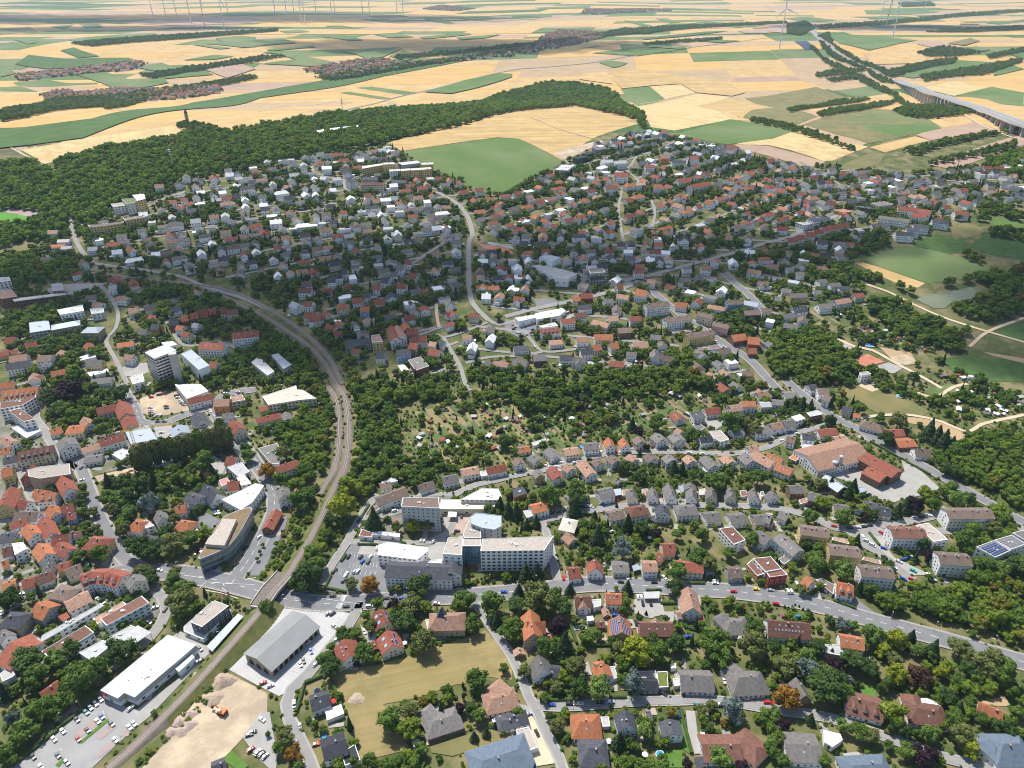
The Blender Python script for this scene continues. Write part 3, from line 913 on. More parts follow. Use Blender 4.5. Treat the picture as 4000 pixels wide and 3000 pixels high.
FIELDS = """
G A 870 328 1075 298 1120 300 1215 350 1190 365 1085 417 1040 412 940 365 895 345
S1 A 835 308 1005 270 1160 237 1245 229 1300 243 1390 265 1335 280 1290 295 1240 325 1215 348 1120 300 1075 297 868 327
V A 0 322 60 316 180 300 260 268 400 238 560 213 720 190 830 165 1000 133 1190 98 1000 118 830 146 620 188 420 222 200 258 0 284
G 02 750 545 860 530 1000 548 960 570 880 590
G 02 690 462 1050 418 1450 436 1080 488
G 02 935 770 1190 745 1325 860 1090 918
G A 1462 290 1576 258 1668 272 1722 281 1670 300 1570 313 1510 302
O 03 300 1080 500 1010 900 940 1240 970 1500 1110 1130 1190 960 1225 850 1240
G 03 660 1045 900 965 1230 965 1500 1110 1125 1185 1000 1150
O 03 -200 850 0 828 420 750 710 855 280 950 60 930 -100 900
G 03 570 785 950 735 1140 790 790 850
G 03 490 295 900 310 1290 352 1050 400 870 440 620 380
G 03 1620 825 1930 750 2212 800 2212 920 2010 900 1900 860
G 03 1085 635 1650 525 1980 545 1600 620 1250 680 1100 655
G 03 1940 610 2120 570 2212 600 1950 660
B 03 1280 385 1440 368 1760 440 1560 450
B 03 1270 1165 1800 1055 2010 1130 1560 1190 1400 1215
B 03 -290 1250 0 1262 500 1400 350 1452 0 1345 -230 1290
B 03 1370 1420 1720 1310 2212 1160 2212 1255 1900 1360 1600 1470
O 03 -130 950 60 930 430 1010 230 1090 0 1065 -220 1020
D 03 400 730 830 655 940 710 940 740 560 785
K 03 225 362 335 358 405 428 320 436
O 03 610 1480 640 1430 900 1312 1000 1330 980 1400 800 1470
S2 03 -290 1250 0 1185 150 1137 450 1190 870 1270 560 1390 480 1395 200 1300 0 1255
L 03 880 1275 1270 1180 1400 1215 1010 1320
L 03 770 850 1120 790 1320 862 920 925
L 03 300 945 700 860 860 905 440 985
L 03 1290 1010 1570 960 1770 1050 1530 1105
S2 03 1320 760 1620 700 1900 750 1610 830
D 03 240 1095 420 1120 860 1240 800 1260 500 1215 300 1150
L 03 820 460 1240 400 1400 550 900 560
S1 02 850 600 960 590 1350 645 1460 728 1200 745 950 770 900 720
S1 02 1350 645 1860 710 2010 808 1900 835 1590 805 1460 728
S2 02 1200 745 1460 730 1585 800 1325 860
S2 02 1090 918 1600 810 1890 840 1620 910 1200 1000 1130 985
S1 02 1640 905 1900 845 2212 920 2212 945 1960 1020
S2 02 1140 990 1600 915 1930 1028 1400 1130 1200 1100
L 02 580 690 620 640 820 628 870 730
S2 00 190 1300 720 1160 1100 1110 1480 1090 1720 1165 1250 1240 700 1330 390 1420
L 00 720 1150 1200 1065 1480 1060 1480 1090 790 1190
V2 00 215 1250 600 1170 780 1185 500 1240 250 1285
V2 00 0 1290 80 1290 240 1355 100 1390 0 1395
B 00 110 1270 215 1250 250 1285 180 1310
V 00 130 560 250 480 440 500 640 520 800 505 1110 505 1180 530 850 590 400 600 240 580
V 00 520 440 640 415 700 440 860 490 680 505
G 00 660 650 920 630 1110 690 1410 680 1460 720 1250 760 1000 775 880 720
G 00 110 715 400 690 600 720 860 715 830 730 300 755 150 740
G 00 1140 580 1400 550 1560 600 1340 618
G 00 1310 660 1780 622 1850 650 1400 688
G 00 590 345 860 315 1340 288 1360 300 1100 330 900 350 680 375
G 00 1770 380 1930 370 1860 335 2080 312 2212 325 2212 410 2100 415
G 00 1580 525 1850 480 2030 490 1850 520
G 00 0 600 80 600 150 640 0 670
G 00 0 755 180 745 330 795 0 790
G 00 120 345 220 335 330 372 240 385
G 00 1665 392 1760 390 2000 420 1900 430
V 00 0 1110 260 1100 350 1160 200 1210 0 1260
B 00 1030 205 1350 170 2212 165 2212 205 1500 225
B 00 1740 590 2100 560 2212 600 1960 680
O 00 0 250 250 235 340 280 0 300
G 00 430 235 640 215 560 260
G 00 250 180 640 190 630 212 450 200
G 00 700 220 850 212 900 240 740 250
G 01 40 555 340 520 180 470 50 460 150 445 400 490 700 545 500 580
G 01 720 440 1240 412 1270 425 1090 500 960 515 880 480
G 01 1150 490 1280 440 1420 495 1290 530
G 01 560 318 760 308 930 350 830 358
G 01 1010 300 1200 290 1370 325 1150 330
G 01 1410 325 1800 288 1870 300 1600 330 1450 342
G 01 0 345 220 335 360 375 0 405
G 01 200 272 390 262 470 280 260 292
G 01 90 435 490 398 520 412 130 445
G 01 1730 330 2120 300 1980 335 1780 350
G 01 860 760 1000 750 1380 800 1280 820
G 01 720 805 800 795 1170 850 1110 862
G 01 1450 800 1800 700 2110 640 2212 645 2212 670 1690 815
G 01 0 960 290 908 200 930
D 01 780 975 1160 870 1300 915 900 975
G 01 600 228 740 225 840 242 680 248
G 01 900 170 1100 168 1330 190 1150 190
G 01 960 140 1250 132 1320 148 1050 155
G 01 1440 165 1600 165 1720 210 1650 212
G 01 1650 155 1980 150 2040 175 1900 180
G 02 1500 350 1700 345 1980 358 1800 375
G 02 960 180 1050 185 1200 225 1140 235
G 02 1240 165 1330 165 1460 195 1370 205
G 02 1530 205 1700 190 2200 225 1950 242
G 02 1110 405 1300 405 1550 422 1450 430
V 02 540 430 900 380 1270 320 1650 280 1880 270 1500 320 1100 350 700 410
G 02 0 130 350 120 340 150 0 160
G 02 190 70 680 55 660 75 250 82
B 02 1950 270 2212 250 2212 290 2000 290
B 03 0 200 300 190 460 215 300 300 0 280
G 03 140 160 340 150 600 180 300 200
G 03 700 150 1100 140 1260 150 1060 170
G 03 830 90 1200 85 1500 105 1200 130 850 125
G 03 1100 220 1400 218 1700 235 1560 255
G 03 1880 205 2212 170 2212 190 2000 215
O 03 1550 380 1750 335 1830 360 1700 400
G 03 1700 420 1800 405 1920 435 1850 450
G 03 2090 480 2212 450 2212 510
O 10 0 490 260 430 350 460 200 520 0 545
F 10 0 175 140 190 300 225 210 265 20 305 0 305
M 10 60 155 130 150 440 200 400 220 300 225 140 190 0 172
O 10 0 1010 400 930 700 870 860 835 850 860 560 920 480 960 300 1020 60 1060
G 13 830 580 1150 470 1600 520 1580 545 1920 660 1800 720 1600 770 1380 790 1200 730 1000 660
V 13 1240 455 1420 370 1740 430 1690 480 1580 545
V 13 1730 470 1860 375 2212 430 2212 590 1900 540
O 13 1570 315 1690 262 1860 310 1840 375 1700 400
G 13 1880 220 1950 205 2212 265 2212 305 1960 295
L 13 760 620 820 610 1000 665 1360 790 1300 825 1220 840 1000 740
V 13 1930 1210 2212 1110 2212 1290
V 13 1500 1440 1700 1420 2212 1480 2212 1640 1900 1640 1600 1560
D 13 1850 1380 2212 1440 2212 1480 1950 1420
D 13 960 1340 1230 1390 1290 1480 1190 1500 1060 1440
O 23 580 90 700 10 980 60 1200 130 1400 240 1300 300 1150 265 950 255 850 200 700 130
D 23 1180 285 1400 300 1700 410 1760 440 1640 490 1400 370 1220 340
G 23 1330 60 1560 0 1720 20 1640 75 1430 108
D 33 1780 1100 2050 1040 2100 1130 1900 1120
M2 31 745 815 1060 770 1340 690 1560 610 1800 540 1985 470 2100 600 2212 740 2212 900 1980 870 1780 940 1740 935 1380 1060 1100 1110 1300 1440 1330 1500 960 1590 900 1580 830 1320 750 1080 650 900
E 30 1480 1390 1700 1060 1850 850 1960 840 2212 960 2312 1020 2310 1180 1950 1560 1900 1640 1800 1800 1100 1800
"""
# paved or planted ground: look, points
GROUND = """
C A 0 1000 100 985 160 1030 200 1130 262 1222 150 1262 0 1330
C A 0 880 60 860 100 915 150 975 60 1000 0 1010
C A 0 1330 180 1290 330 1240 365 1290 370 1340 230 1400 60 1480 0 1450
C 20 700 480 1100 380 1500 330 1870 360 1880 420 1200 580 1160 700 860 780 760 700
C 20 1900 600 2180 640 2212 900 1900 900 1850 780
C 21 1000 1659 1060 1340 880 1300 900 1250 1250 1100 1240 960 1700 960 1700 1300 1760 1659
C 12 150 560 600 600 820 700 780 840 560 860 350 800
C 13 240 240 560 180 760 240 650 330 400 400 240 420
"""+"""
q 30 1940 790 2212 470 2360 290 2560 270 2950 310 3040 330 3000 420 2640 840 2520 990 2410 1040 2212 940
w 30 0 1720 120 1640 400 1390 870 1070 1215 1165 1215 1280 1020 1450 800 1659 780 1720
p 30 1160 1180 1230 1120 1560 880 1700 690 1800 640 1840 640 1280 1230 1215 1280
p 30 1480 530 1560 480 1780 600 1830 650 1720 760 1660 600
a 21 640 1659 830 1380 1060 1370 1055 1540 1230 1530 1250 1780 1090 1860 950 1830 600 1800
p 21 920 1370 1050 1390 1050 1480 880 1470
p 21 1480 1420 1640 1330 1620 1540 1460 1510
b 21 1640 1080 1900 1080 1850 1300 1640 1290
a 20 1700 1160 1790 1115 1900 1180 1830 1260 1740 1260
e 20 1210 130 1400 60 1520 70 1620 180 1640 230 1450 270 1330 290 1250 260 1210 190
e 20 820 800 1170 720 1200 590 1600 490 1640 560 1500 700 1180 770 850 850
w2 20 1200 600 1330 560 1600 510 1660 560 1560 700 1380 720 1230 680
p 20 1330 370 1490 360 1510 470 1360 480
a 21 70 1340 200 1140 275 1150 250 1270 130 1480 60 1659 -60 1659
p 10 1050 1520 1160 1480 1270 1480 1290 1560 1180 1600 1070 1590
p 10 250 890 540 800 800 790 880 790 900 830 560 900 300 870
p 23 490 780 720 680 860 720 820 800 970 870 1180 760 1140 620 880 500 760 460 800 440 1000 560 1330 760 1480 900 1440 940 1150 1000 1060 1040 860 970 780 900 640 830
p 23 780 1390 850 1290 1010 1260 1010 1400 1090 1500 1400 1650 1230 1659 1000 1470
a 12 550 690 650 720 820 760 760 830 700 800 560 720
a 12 190 930 350 920 410 955 220 1010
p 12 400 1120 500 1060 640 1030 660 1050 480 1120
a 12 -60 1100 200 1140 220 1230 60 1260 -60 1200
r 11 1910 445 2180 490 2240 540 1980 500
p 11 2000 430 2212 470 2230 500 2000 450
r 13 710 1470 860 1400 1010 1470 850 1510
p 13 950 1500 1040 1475 1170 1520 1090 1570 970 1550
p 13 600 1300 660 1305 740 1350 670 1370
e 13 1060 1430 1190 1405 1290 1470 1180 1500 1080 1470
e 02 350 1330 440 1300 760 1215 800 1225 640 1300 500 1370 440 1375
e 23 780 20 830 -20 960 50 900 70
p 32 1050 190 1140 200 1290 200 1320 330 1200 370 1060 330
p 32 1300 310 1400 310 1400 400 1310 400
w 32 60 1110 210 1140 200 1190 110 1190
o 32 100 1210 160 1200 240 1310 350 1560 380 1620 190 1650 130 1520 230 1470 150 1310
a 33 550 250 600 190 760 200 970 350 940 360
n 31 430 1420 530 1370 600 1580 560 1640 490 1640
n 31 1500 1440 1790 1320 2212 1190 2212 1220 1830 1340 1500 1480
n 31 1500 1480 1840 1370 2180 1270 2212 1420 1890 1500 1700 1560 1520 1530
n 31 1370 400 1480 370 1500 500 1430 480
p 31 1560 560 1750 560 1810 470 1800 380 1750 370 1760 500 1550 545
p 31 900 420 960 480 1040 600 990 600 930 520
n 33 30 1560 400 1600
g 32 1330 1510 1470 1505 1530 1659 1350 1659
g 32 1430 1250 1480 1240 1560 1560 1480 1500
g 33 800 940 930 960 940 1080 900 1070 790 1020
g 30 1920 1590 2000 1510 2150 1640 2080 1700
p 30 2100 1400 2250 1180 2330 1180 2400 1560 2380 1720 2212 1560
p 22 1600 280 1700 300 1850 340 1760 400 1690 370
p 22 1170 1060 1250 1060 1290 1200 1220 1190
n 20 380 560 700 560 600 620 480 640
b 23 0 1180 90 1190 70 1230 0 1230
p 20 1680 720 1850 620 1960 700 1890 850 1780 800
p 20 1100 930 1160 920 1180 980 1120 1000
"""
CARS = """
@ in the supermarket car park|30|-37
870 1068 w;828 1105 w;782 1140 w;745 1180 t;665 1243 k;543 1342 w;467 1412 w;287 1562 k;500 1552 d;578 1612 g;845 1257 w;880 1217 b;965 1280 k;757 1335 k;676 1410 r;995 1420 w;1118 1310 w;1158 1278 w;355 1650 w;1130 1145 w 60;1728 632 k;1712 742 g 50
@ on the western streets by the workshops|30|30
1287 405 k -20;1427 295 d 90;185 160 w;200 205 d;93 318 g -60;15 320 w -50;545 38 d;850 200 w -30;885 228 g -30;825 188 d -30;980 137 b -40;1675 70 k -10;1340 275 w 30;455 400 d 20
@ at the new townhouses below the sandy site|31|20
15 1525 w 60;50 1540 k 60;80 1560 g 60;-28 1350 k;-58 1375 d;-45 1500 r 50;52 1243 w -30;345 1455 b -70;400 1600 r -70;382 1300 k -70;520 1457 r;332 1110 w -75 van
@ around the stone goods shed|31|30
622 325 w 45;660 327 k 45;677 438 g -30;485 530 k 50;443 577 w 50;475 650 b -65;412 733 k -60;385 765 g -60;62 925 r 30;125 950 w 30;515 765 w 50;695 553 w 30;935 483 w -60
@ on the main road east of the railway bridge|31|0
425 145 b 0 van;665 175 k;1127 195 k;1190 192 d;1262 197 b;780 266 k;980 265 w 0 van;1560 240 w;2143 140 b
@ along the southern street|32|0
345 1115 b;498 1107 k;585 1105 w;762 1095 k;852 1088 w 3;1310 1020 k -40;1478 1015 k 90;1385 1195 b 95;1435 1198 b 95;1600 1120 t -10;1833 907 w -85;2020 1058 w -8;1955 1042 r -8;1660 1375 w -20;215 1358 k -70;800 1640 w;140 1195 g 30;2205 1095 r;1795 1115 w
@ around the plots south of the main road|32|0
1087 183 w 90;1117 183 w 90;1130 240 k 90;1198 240 k 90;1073 408 k 90;940 55 k 0;1230 57 k 0;1758 65 w 0;1757 45 w;1915 137 r -4;2110 117 y -4;1988 275 r -10;445 20 r 90;1315 15 w -60;990 15 w -60;890 340 b;1520 525 b 20;195 610 b 80
@ along the eastern main road|33|-10
70 242 r;145 350 p 0;262 358 t 0 van;248 68 w 90;170 135 w 90 van;197 135 w 90 van;25 125 g -5;20 1098 r -20;470 175 d 80
@ around the eastern apartment blocks|23|-30
1425 1695 w -10;1165 1684 b;1240 1690 r;115 487 w 20;20 510 d 20;870 957 k 20;1265 1157 w 8 van;1330 1152 k 8;1395 1140 w 8;1140 1185 g 5;710 1245 k 5;780 1240 w 5;830 1235 k 5;880 1225 k 5;570 1230 r -10;820 1322 w 80;850 1360 w -35 van;900 1395 w -40 van;1000 1420 b -25;1130 1535 w -35;1150 1520 d 20;1180 1512 b 20;1205 1503 b 20;1228 1495 w 20;1255 1615 m -40;1090 1597 w 0;1375 1645 w -5;980 1290 r -60;1770 955 k -25;940 440 d -10;250 430 w 10;190 415 d 10
@ in the old-town streets|20|60
705 727 d 80;710 832 w 40;110 870 w 40;115 750 w 15;175 742 g 20;640 830 k 15;655 880 k 15;660 905 g 15;850 980 k 15;1125 1310 w 70;1380 1612 w -15;1920 945 w -60;1940 935 b -60;1680 1465 r -60;1735 1440 p -60;1860 1115 b -60;1890 1110 w -60;1815 1045 w -20
@ on the curving road by the glass office|20|60
2122 1417 k 65;2038 1560 k 60;2240 1325 w 65;2452 1303 r 15;2455 1272 k 15;2465 1078 k 0;2470 1053 d 0;2250 840 d -60;2420 12 w 10;2530 207 w 5
@ on the gravel car park|20|0
1300 205 w 10;1303 228 w 10;1300 245 g 10;1333 267 d 35;1350 275 w 60;1390 272 w 80;1308 115 r 10;1372 95 d 10;1395 90 d 10;1412 85 r 10;1455 72 d 10;1436 193 r 5;1440 210 t 5;1525 100 d 20;1535 118 w 20;1562 145 w -5;1570 158 w -5;1578 170 d -5;1588 182 g -5
@ in the yards and streets by the gravel car park|20|0
1365 328 k 5;1422 328 d 5;1890 305 w -60;1787 230 k -60;1820 233 w -60;1395 422 w 25;1378 462 g 60;1475 450 d -60;1770 325 w 80;1930 75 d 20;1945 82 w 20;2055 70 w 15;2070 78 p 15;1900 35 d 20
@ on the hospital car park|21|70
800 1493 k;905 1497 k;985 1497 w;920 1537 b;970 1540 d;852 1623 g;880 1620 w;780 1645 w;1045 1420 w 90;1427 1352 w;1455 1355 w;1533 1360 w;1738 1273 k 0;1775 1145 d 90;1200 1100 w 20 van;755 1700 d;770 1665 w;1205 1195 r
@ on the upper garden street|22|15
423 680 w;300 710 w -20;383 715 w;668 652 k 5;880 590 d;905 588 r 80;935 590 w 60;998 600 k 5;1218 535 r 70;1315 557 b 20;1435 563 w -70;1465 563 w -70;1530 595 w 0;1645 608 w 8 van;1885 537 k -60;1900 597 d 8;2130 480 w -40;1480 378 k 10;770 590 w 70;1962 548 d;2085 275 k
@ on the gabled row street|22|0
1598 1043 b 0;912 995 r 90;785 1045 b -20;825 1240 k -70;1480 968 b 80;660 1057 w -20;690 1060 g -60;1220 1090 d 80;1525 1045 k;1820 1000 d 80;545 680 w 10;575 670 g 10;870 1275 w 20;1600 1050 d
@ along the avenue by the crossroads|12|-40
1100 798 w 0 van;1045 768 k 10;955 775 d 20;1060 800 d;1750 1285 w -30;1830 1340 w -40;1835 1250 d;1080 930 r 20;1160 930 d;1180 925 w;1300 1020 d;2060 1165 w
@ outside the supermarket in the middle of town|12|20
10 1150 y;30 1165 w;15 1185 k;180 1190 b;195 1210 k;170 1215 r;50 1215 g;540 1030 r;90 1145 d;230 1230 r 80;60 1220 w;130 1235 g;440 1050 w 40;460 1045 w 40;480 1040 w 40;195 1335 w -60
@ parked at the car dealer|12|20
440 590 w -50;455 593 w -50;470 597 w -50;485 600 w -50;500 603 w -50;515 606 w -50;530 610 w -50;545 613 w -50;480 630 r;495 645 d;465 655 o;510 660 w;540 680 d;560 675 g;600 680 b;610 690 k;740 775 g;760 765 w;780 758 w;800 752 w;740 810 k;760 805 d;780 800 g;800 795 d;820 805 k;850 800 d;770 830 k;800 825 k;680 790 w 80;590 640 k
@ on the coach and van park|12|-10
1680 1400 w;1695 1395 w;1710 1390 w;1725 1387 w;1740 1384 w;1755 1380 w;1770 1376 w;1785 1373 r;1745 1450 w;1765 1440 w;1785 1432 w;1805 1424 w;1825 1416 w;1845 1408 w;1865 1400 w;1880 1393 w
"""
# trees: u v radius kind   g green, d dark green, l light green, y yellow-green, o orange, p purple, b blue conifer, c dark conifer, k brown, s slender cypress, O olive, P poplar
TREES = {
'30': "1035 650 105 d;1170 650 45 g;860 780 100 g;700 880 130 g;600 640 75 g;480 720 90 l;250 730 105 d;310 850 100 g;300 950 70 d;420 1120 85 g;345 1180 100 g;560 1060 85 g;210 1340 100 g;125 1235 60 b;60 1540 90 g;25 990 75 c;80 200 80 d;265 185 42 g;1490 40 70 g;1480 130 45 d;1600 110 75 g;1560 220 105 O;1580 300 75 g;1310 20 65 d;230 1000 25 l;500 1180 60 g;1940 230 13 s;1968 225 13 s;2030 205 10 y;2115 300 10 s;1330 1190 30 l;325 440 20 y;330 500 35 d;75 560 22 l;1160 700 40 O",
'31': "435 20 110 d;340 60 60 g;80 270 60 g;820 75 52 O;985 80 78 o;1230 105 30 y;1400 90 90 d;1060 240 58 g;1185 255 50 p;1330 255 85 O;1265 390 85 d;1470 265 48 y;1800 200 85 g;1740 250 55 g;1860 430 75 g;1430 570 100 O;955 340 45 g;990 430 55 O;750 500 62 g;940 680 85 g;1040 710 38 y;660 610 42 g;600 710 75 g;665 790 75 d;860 500 55 g;865 735 35 c;2050 240 100 g;2080 380 65 c;2180 490 85 g;1900 890 85 g;2145 800 38 g;1175 1240 105 g;1330 1160 80 O;1330 1330 85 y;1770 1150 50 p;1855 1135 52 d;1920 1205 60 g;1788 945 14 s;1792 1040 16 s;1885 1385 45 c;1990 1350 42 c;2065 1290 28 c;1420 1500 60 l;1320 1560 55 y;990 1610 65 g;1110 1640 60 g;240 1390 80 O;320 1540 75 o;200 1480 60 g;100 1370 22 g;1510 1080 20 y;875 580 25 p;850 1600 40 g;360 1640 50 l;1165 130 20 d;1905 345 20 g;2140 1350 20 y",
'32': "230 190 125 O;370 150 58 g;40 250 68 d;60 130 60 c;440 270 75 d;500 110 48 c;1000 95 52 c;900 105 18 y;410 440 85 p;455 600 105 c;280 620 85 g;40 430 75 g;545 370 38 g;605 450 28 l;650 540 58 g;745 520 48 g;870 560 45 d;935 620 62 O;1080 650 125 Y;1255 660 90 g;1220 570 58 d;1420 580 75 d;1730 570 110 g;1830 570 80 g;1810 700 85 g;2100 620 115 O;2090 450 75 d;1420 100 75 d;550 780 75 O;610 870 32 c;120 830 55 O;380 960 55 O;460 870 50 y;590 970 85 d;750 965 95 l;1060 930 95 b;1385 1000 20 c;1545 985 28 Y;1662 995 18 d;280 1060 42 g;330 1220 42 d;390 1310 65 O;460 1175 38 l;930 1420 75 c;1015 1430 38 d;1150 1350 75 l;1295 1245 22 g;1240 1440 28 g;1640 1160 45 O;1735 1120 48 O;1915 1160 95 b;1650 1240 45 g;1710 1320 42 d;1790 1575 90 l;1510 1610 45 p;960 1640 65 g;1120 1640 65 g;1300 1640 60 l;520 1410 20 d;530 1580 28 y;2190 1190 52 l;2180 1270 50 g;1890 205 38 Y;1110 360 25 d;1330 375 32 g;2190 1490 45 g;1990 1640 45 p;700 1100 0 g;1160 320 18 c;990 230 45 l;960 300 35 g;1110 1640 40 d",
'33': "145 262 13 c;178 272 13 c;210 262 11 c;235 248 11 c;270 262 12 c;303 285 12 c;300 120 42 O;790 100 52 c;900 520 95 l;1120 550 85 Y;1235 540 68 c;985 640 65 Y;1430 640 80 c;1670 640 85 O;1900 760 120 O;2020 830 110 g;1740 800 70 d;1640 900 60 g;1300 640 60 l;1085 720 55 O;1120 850 95 Y;1130 900 60 c;1290 870 90 k;1045 930 58 g;990 970 50 d;870 800 75 d;720 720 85 d;590 770 72 p;355 800 85 b;150 780 85 O;430 620 62 d;340 690 65 l;550 660 35 c;60 620 55 d;170 1060 100 o;500 960 130 d;600 900 80 d;650 1020 80 g;765 950 45 c;690 900 45 b;1080 1180 95 y;1100 1280 65 g;1190 1350 55 d;370 1230 48 c;130 1270 55 p;50 1200 65 l;35 1330 60 g;30 1440 55 l;50 1530 55 g;140 1600 58 g;640 1300 65 l;790 1340 75 g;880 1380 65 O;1040 1460 42 g;1200 1520 75 g;1370 1560 100 p;1400 1370 80 l;1600 1290 95 g;1680 1390 95 O;1560 1060 70 d;1650 1150 60 c;1760 1090 52 g;1860 1240 60 g;1750 1500 72 Y;2100 1000 58 g;2150 1180 55 g;2090 1330 70 d;1960 1280 52 d;1500 830 60 Y;1430 700 50 g;545 1450 12 s;525 1480 12 s;600 1530 22 c;480 1600 55 g;840 610 40 l;650 430 60 b;540 390 40 d;730 430 45 g",
'20': "1040 80 65 d;580 60 100 p;440 130 85 d;530 210 70 g;660 100 30 l;870 330 55 g;905 390 65 g;1000 340 45 g;1180 650 60 P;1260 630 60 P;1340 590 58 P;1420 570 55 P;1490 570 58 P;1560 560 55 P;1640 530 55 P;1720 500 58 P;1800 490 55 P;1880 480 60 P;1950 460 60 P;1910 400 55 P;1640 750 60 g;1750 680 85 g;1830 760 60 c;1810 800 45 k;930 840 55 c;1060 850 65 d;1180 880 75 d;1330 840 60 c;930 980 65 g;1020 1010 75 l;1100 970 80 d;1130 1120 60 l;970 1090 50 O;1290 1050 85 b;1400 1060 50 d;1540 1010 35 y;1660 1140 42 c;1500 1160 48 O;1640 1340 70 g;1770 1290 55 y;1430 1290 62 d;1200 1420 95 d;1320 1440 75 d;1480 1400 95 O;870 1460 72 g;680 1480 52 g;1240 1620 75 O;710 900 45 g;720 960 48 O;705 1030 40 g;800 1110 42 O;715 1120 42 g;740 1220 45 g;835 1240 35 O;855 1290 32 g;1050 1260 60 O;440 910 35 d;1500 1640 60 O;2150 620 60 g;2130 560 50 g;600 1040 0 g",
'21': "250 590 65 O;100 750 65 o;230 830 68 g;385 1000 88 g;1020 1180 90 c;1345 1230 62 Y;1480 1220 58 O;1215 1240 45 g;830 890 85 y;740 1060 110 Y;640 1180 60 d;1500 1450 0 g;2010 1090 50 g;2110 1040 55 c;2180 1080 60 c;60 1390 18 g;35 1450 18 g;10 1510 18 g;65 890 22 O;60 1050 20 g;480 1450 70 g;520 1560 75 g;440 1600 70 g;2110 420 38 p;2140 500 55 d;1630 720 28 c;1585 380 20 c;1820 670 42 y;1550 660 40 d;640 1320 50 d",
'22': "960 1440 78 b;745 1310 75 c;40 1100 58 c;130 1210 42 c;210 1185 48 c;330 980 98 g;560 1010 70 d;540 1070 70 c;570 920 78 g;715 1130 32 c;1000 1200 62 c;1110 1250 62 d;1250 1290 45 p;1620 1500 85 g;1700 1540 80 O;1740 840 85 g;2130 800 75 g;1900 330 85 g;1980 320 60 O;1560 430 55 g;1250 340 68 g;1040 350 45 c;820 430 55 g;1090 410 42 p;170 330 32 c;180 380 32 c;1105 600 26 c;1010 720 55 d;1110 800 50 d;1400 720 52 c;1470 730 48 c;1570 800 45 g;930 740 20 s;905 1050 18 c;595 190 32 k;560 120 38 c;320 90 50 d;1650 1310 62 g;1880 1460 50 g;2070 1350 60 g;1430 1300 45 l;1430 1620 80 g;2090 400 55 O;280 350 24 c;1170 550 30 p;1840 720 28 c;1720 390 30 g;720 1450 45 g;610 1420 35 d;120 1630 70 c;220 1620 60 c;890 1200 0 g;1300 480 0 g;620 130 40 d;670 100 35 c",
'23': "230 150 40 c;300 170 45 c;370 190 45 c;160 170 30 c;800 210 48 g;530 310 48 d;1030 470 60 d;1400 400 75 c;1470 440 70 c;1530 480 70 c;1590 520 55 c;1130 320 70 O;970 290 40 g;740 880 55 c;700 930 55 c;545 860 45 c;450 860 48 O;375 870 32 c;335 810 30 y;1370 950 55 y;1250 1040 70 p;1190 1050 60 c;1430 1040 62 g;1640 1000 80 l;1560 920 70 g;1740 1010 60 g;1670 600 45 d;1540 740 50 d;640 1150 70 g;830 1090 48 y;360 1150 70 l;460 1030 50 y;900 1130 50 d;1120 1100 60 c;820 1130 40 k;780 1120 35 b;440 1420 55 g;330 1390 45 d;400 1500 75 g;430 1560 80 g;650 1610 90 l;770 1350 45 c;1340 1380 60 d;1395 1490 50 p;1275 1500 38 c;1680 1340 85 g;1800 1270 75 g;1950 1240 60 O;2060 1180 70 g;2100 1260 55 g;1860 1560 85 g;2000 1600 80 l;2120 1580 80 d;1005 1510 28 d;1050 1560 35 d;560 340 30 d;90 1560 35 c;1620 760 55 d",
}
